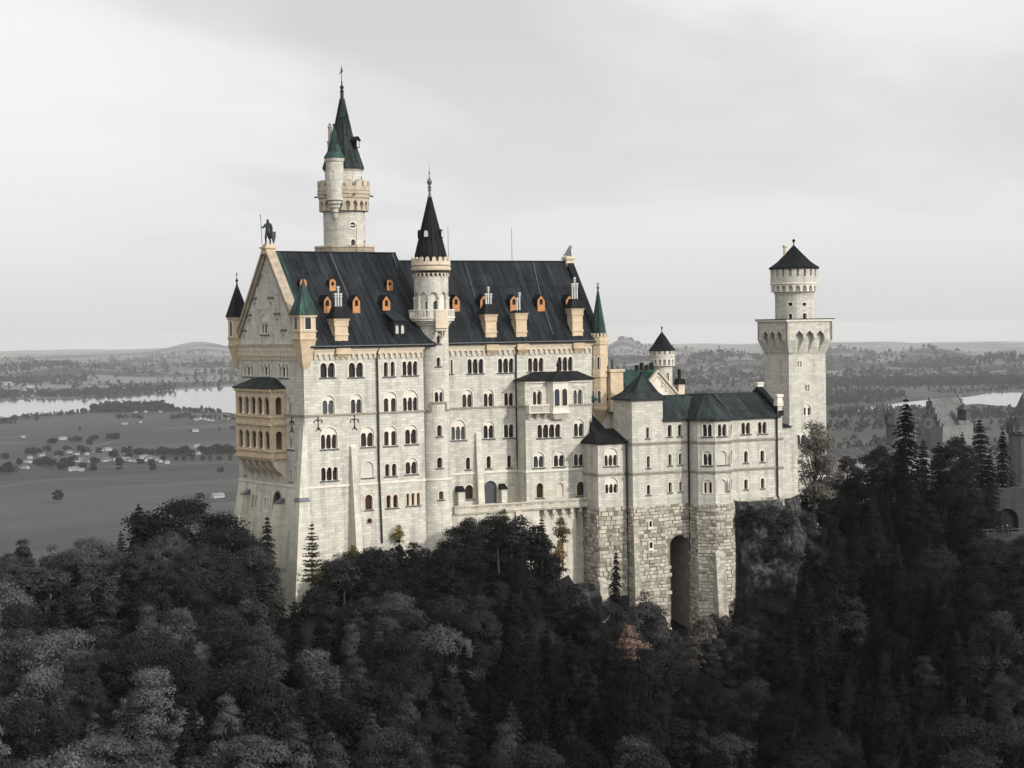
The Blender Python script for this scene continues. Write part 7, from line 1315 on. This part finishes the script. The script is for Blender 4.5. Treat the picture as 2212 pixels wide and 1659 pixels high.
for poly, n in (([(1790, 893), (1870, 884), (2212, 888), (2300, 900), (2212, 906), (1790, 905)], 420), ([(1470, 850), (1660, 850), (1660, 862), (1470, 862)], 160), ([(1790, 915), (2212, 915), (2212, 935), (1790, 935)], 150), ([(1790, 955), (2212, 955), (2212, 985), (1790, 990)], 130)): rb_ += scatter(poly, n, 7, 15)
wood('valley_wood', 'scattered woods in the valley right of the castle', rb_, 3)
# far forest on the hills beyond the lake: patches follow a noise field
fp = []; 
while len(fp) < 9000:
    n_ = 4000; az = rw.uniform(-rad(18.5), rad(18.5), n_); rc = 6150*np.exp(rw.random(n_)**1.25*math.log(17000/6150)); x = CAM.x+rc*np.cos(YAW+az); y = CAM.y+rc*np.sin(YAW+az); f = vnoise(x, y, 21, 1500, 4)+vnoise(x, y*1.0, 22, 420, 3)*.35; edge = rc < 6600; keep = (f > .42) | (edge & (f > -.25)) | (rw.random(n_) < .05); z = ground_z(x, y)
    for i in np.nonzero(keep)[0]: h = rw.uniform(9, 19)*(1+rc[i]/18000); fp.append((x[i], y[i], z[i]-1, h, h*rw.uniform(.3, .55)))
lk_ = []
def inlake(x, y):
    px, py = proj((x, y, PLAIN)); return (px < 780 and py > np.interp(px, [-120, 0, 160, 235, 430, 507, 760], [872, 866, 860, 853, 840, 834, 820])-.5) or (px > 1840 and py > np.interp(px, [1850, 1981, 2095, 2143, 2330], [882, 866, 857, 848, 846])-.5)
fp = [t for t in fp if not inlake(t[0], t[1])]
wood('far_forest', 'hazy forest patches covering the hills beyond the lake', fp, 5, n=9, col=(.016, .016, .016))
fh = []
for x, y in [(45, 210), (945, 288), (1240, 320), (1290, 318), (1745, 320), (1760, 300), (240, 440), (300, 480), (60, 420), (10, 418), (430, 482), (200, 470), (330, 500), (400, 390), (490, 390), (930, 482), (1190, 255), (1260, 250)]:
    p = ray(*ZV(x, y)); ts = np.linspace(5900, 13000, 900); d = p.dot(F0); X_ = CAM.x+p.x*ts/d; Y_ = CAM.y+p.y*ts/d; Z_ = CAM.z+p.z*ts/d; g = ground_z(X_, Y_); hitk = np.nonzero(Z_ < g+1)[0]
    if len(hitk): k = hitk[0]; o = bpy.data.objects.new('hill_house', HM[(len(fh)) % 4]); COL.objects.link(o); o.location = (X_[k], Y_[k], g[k]); o.scale = (1.3, 1.3, 1.3); o.rotation_euler.z = rh_.uniform(-.6, .6); tag(o, 'tiny bright farmhouse on the hazy hills beyond the lake', 'house', 'farmhouses beyond the lake'); fh.append(o)
# ------------------------------------------------------------------ haze
hb = MB(); hb.hexa([(-34000, -34000, -320), (34000, -34000, -320), (34000, 34000, -320), (-34000, 34000, -320)], [(-34000, -34000, 113), (34000, -34000, 113), (34000, 34000, 113), (-34000, 34000, 113)])
hm = bpy.data.materials.new('haze_air'); hm.use_nodes = True; nt = hm.node_tree; nt.nodes.clear(); pv = N(nt, 'ShaderNodeVolumePrincipled'); pv.inputs['Color'].default_value = (.82, .82, .82, 1); pv.inputs['Density'].default_value = 3.3e-5; pv.inputs['Anisotropy'].default_value = 0.0; ou = N(nt, 'ShaderNodeOutputMaterial'); nt.links.new(pv.outputs[0], ou.inputs['Volume'])
hz_ = hb.build('haze', hm); hz_['kind'] = 'stuff'; hz_['label'] = 'pale valley haze'; hz_['category'] = 'haze'
# labels: things that would share a label are told apart by their order from the left
ORD += [n+' from left' for n in ('fifteenth', 'sixteenth', 'seventeenth', 'eighteenth', 'nineteenth', 'twentieth', 'twenty-first', 'twenty-second', 'twenty-third', 'twenty-fourth', 'twenty-fifth', 'twenty-sixth', 'twenty-seventh', 'twenty-eighth', 'twenty-ninth', 'thirtieth')]
same = {}
bpy.context.view_layer.update()
for o in scn.objects:
    if o.parent is None and 'label' in o and 'category' in o: same.setdefault(o['label'], []).append(o)
for lab, os_ in same.items():
    if 1 < len(os_) <= 30:
        os_.sort(key=lambda o: proj(o.matrix_world.translation)[0])
        for i, o in enumerate(os_): o['label'] = ' '.join((ORD[i]+' '+lab).split()[:16])
    elif len(os_) > 30:
        os_.sort(key=lambda o: proj(o.matrix_world.translation)[1]); n_ = math.ceil(len(os_)/25); k_ = math.ceil(len(os_)/n_)
        for j in range(n_):
            sub = sorted(os_[j*k_:(j+1)*k_], key=lambda o: proj(o.matrix_world.translation)[0]); rn = {2: ('farther', 'nearer'), 3: ('farthest', 'middle', 'nearest'), 4: ('farthest', 'second farthest', 'second nearest', 'nearest')}[min(4, n_)][min(j, 3)]
            for i, o in enumerate(sub): o['label'] = ' '.join((ORD[i]+' '+lab+f', {rn} row').split()[:16])
print('FOREST', NF, 'objects', len(scn.objects))
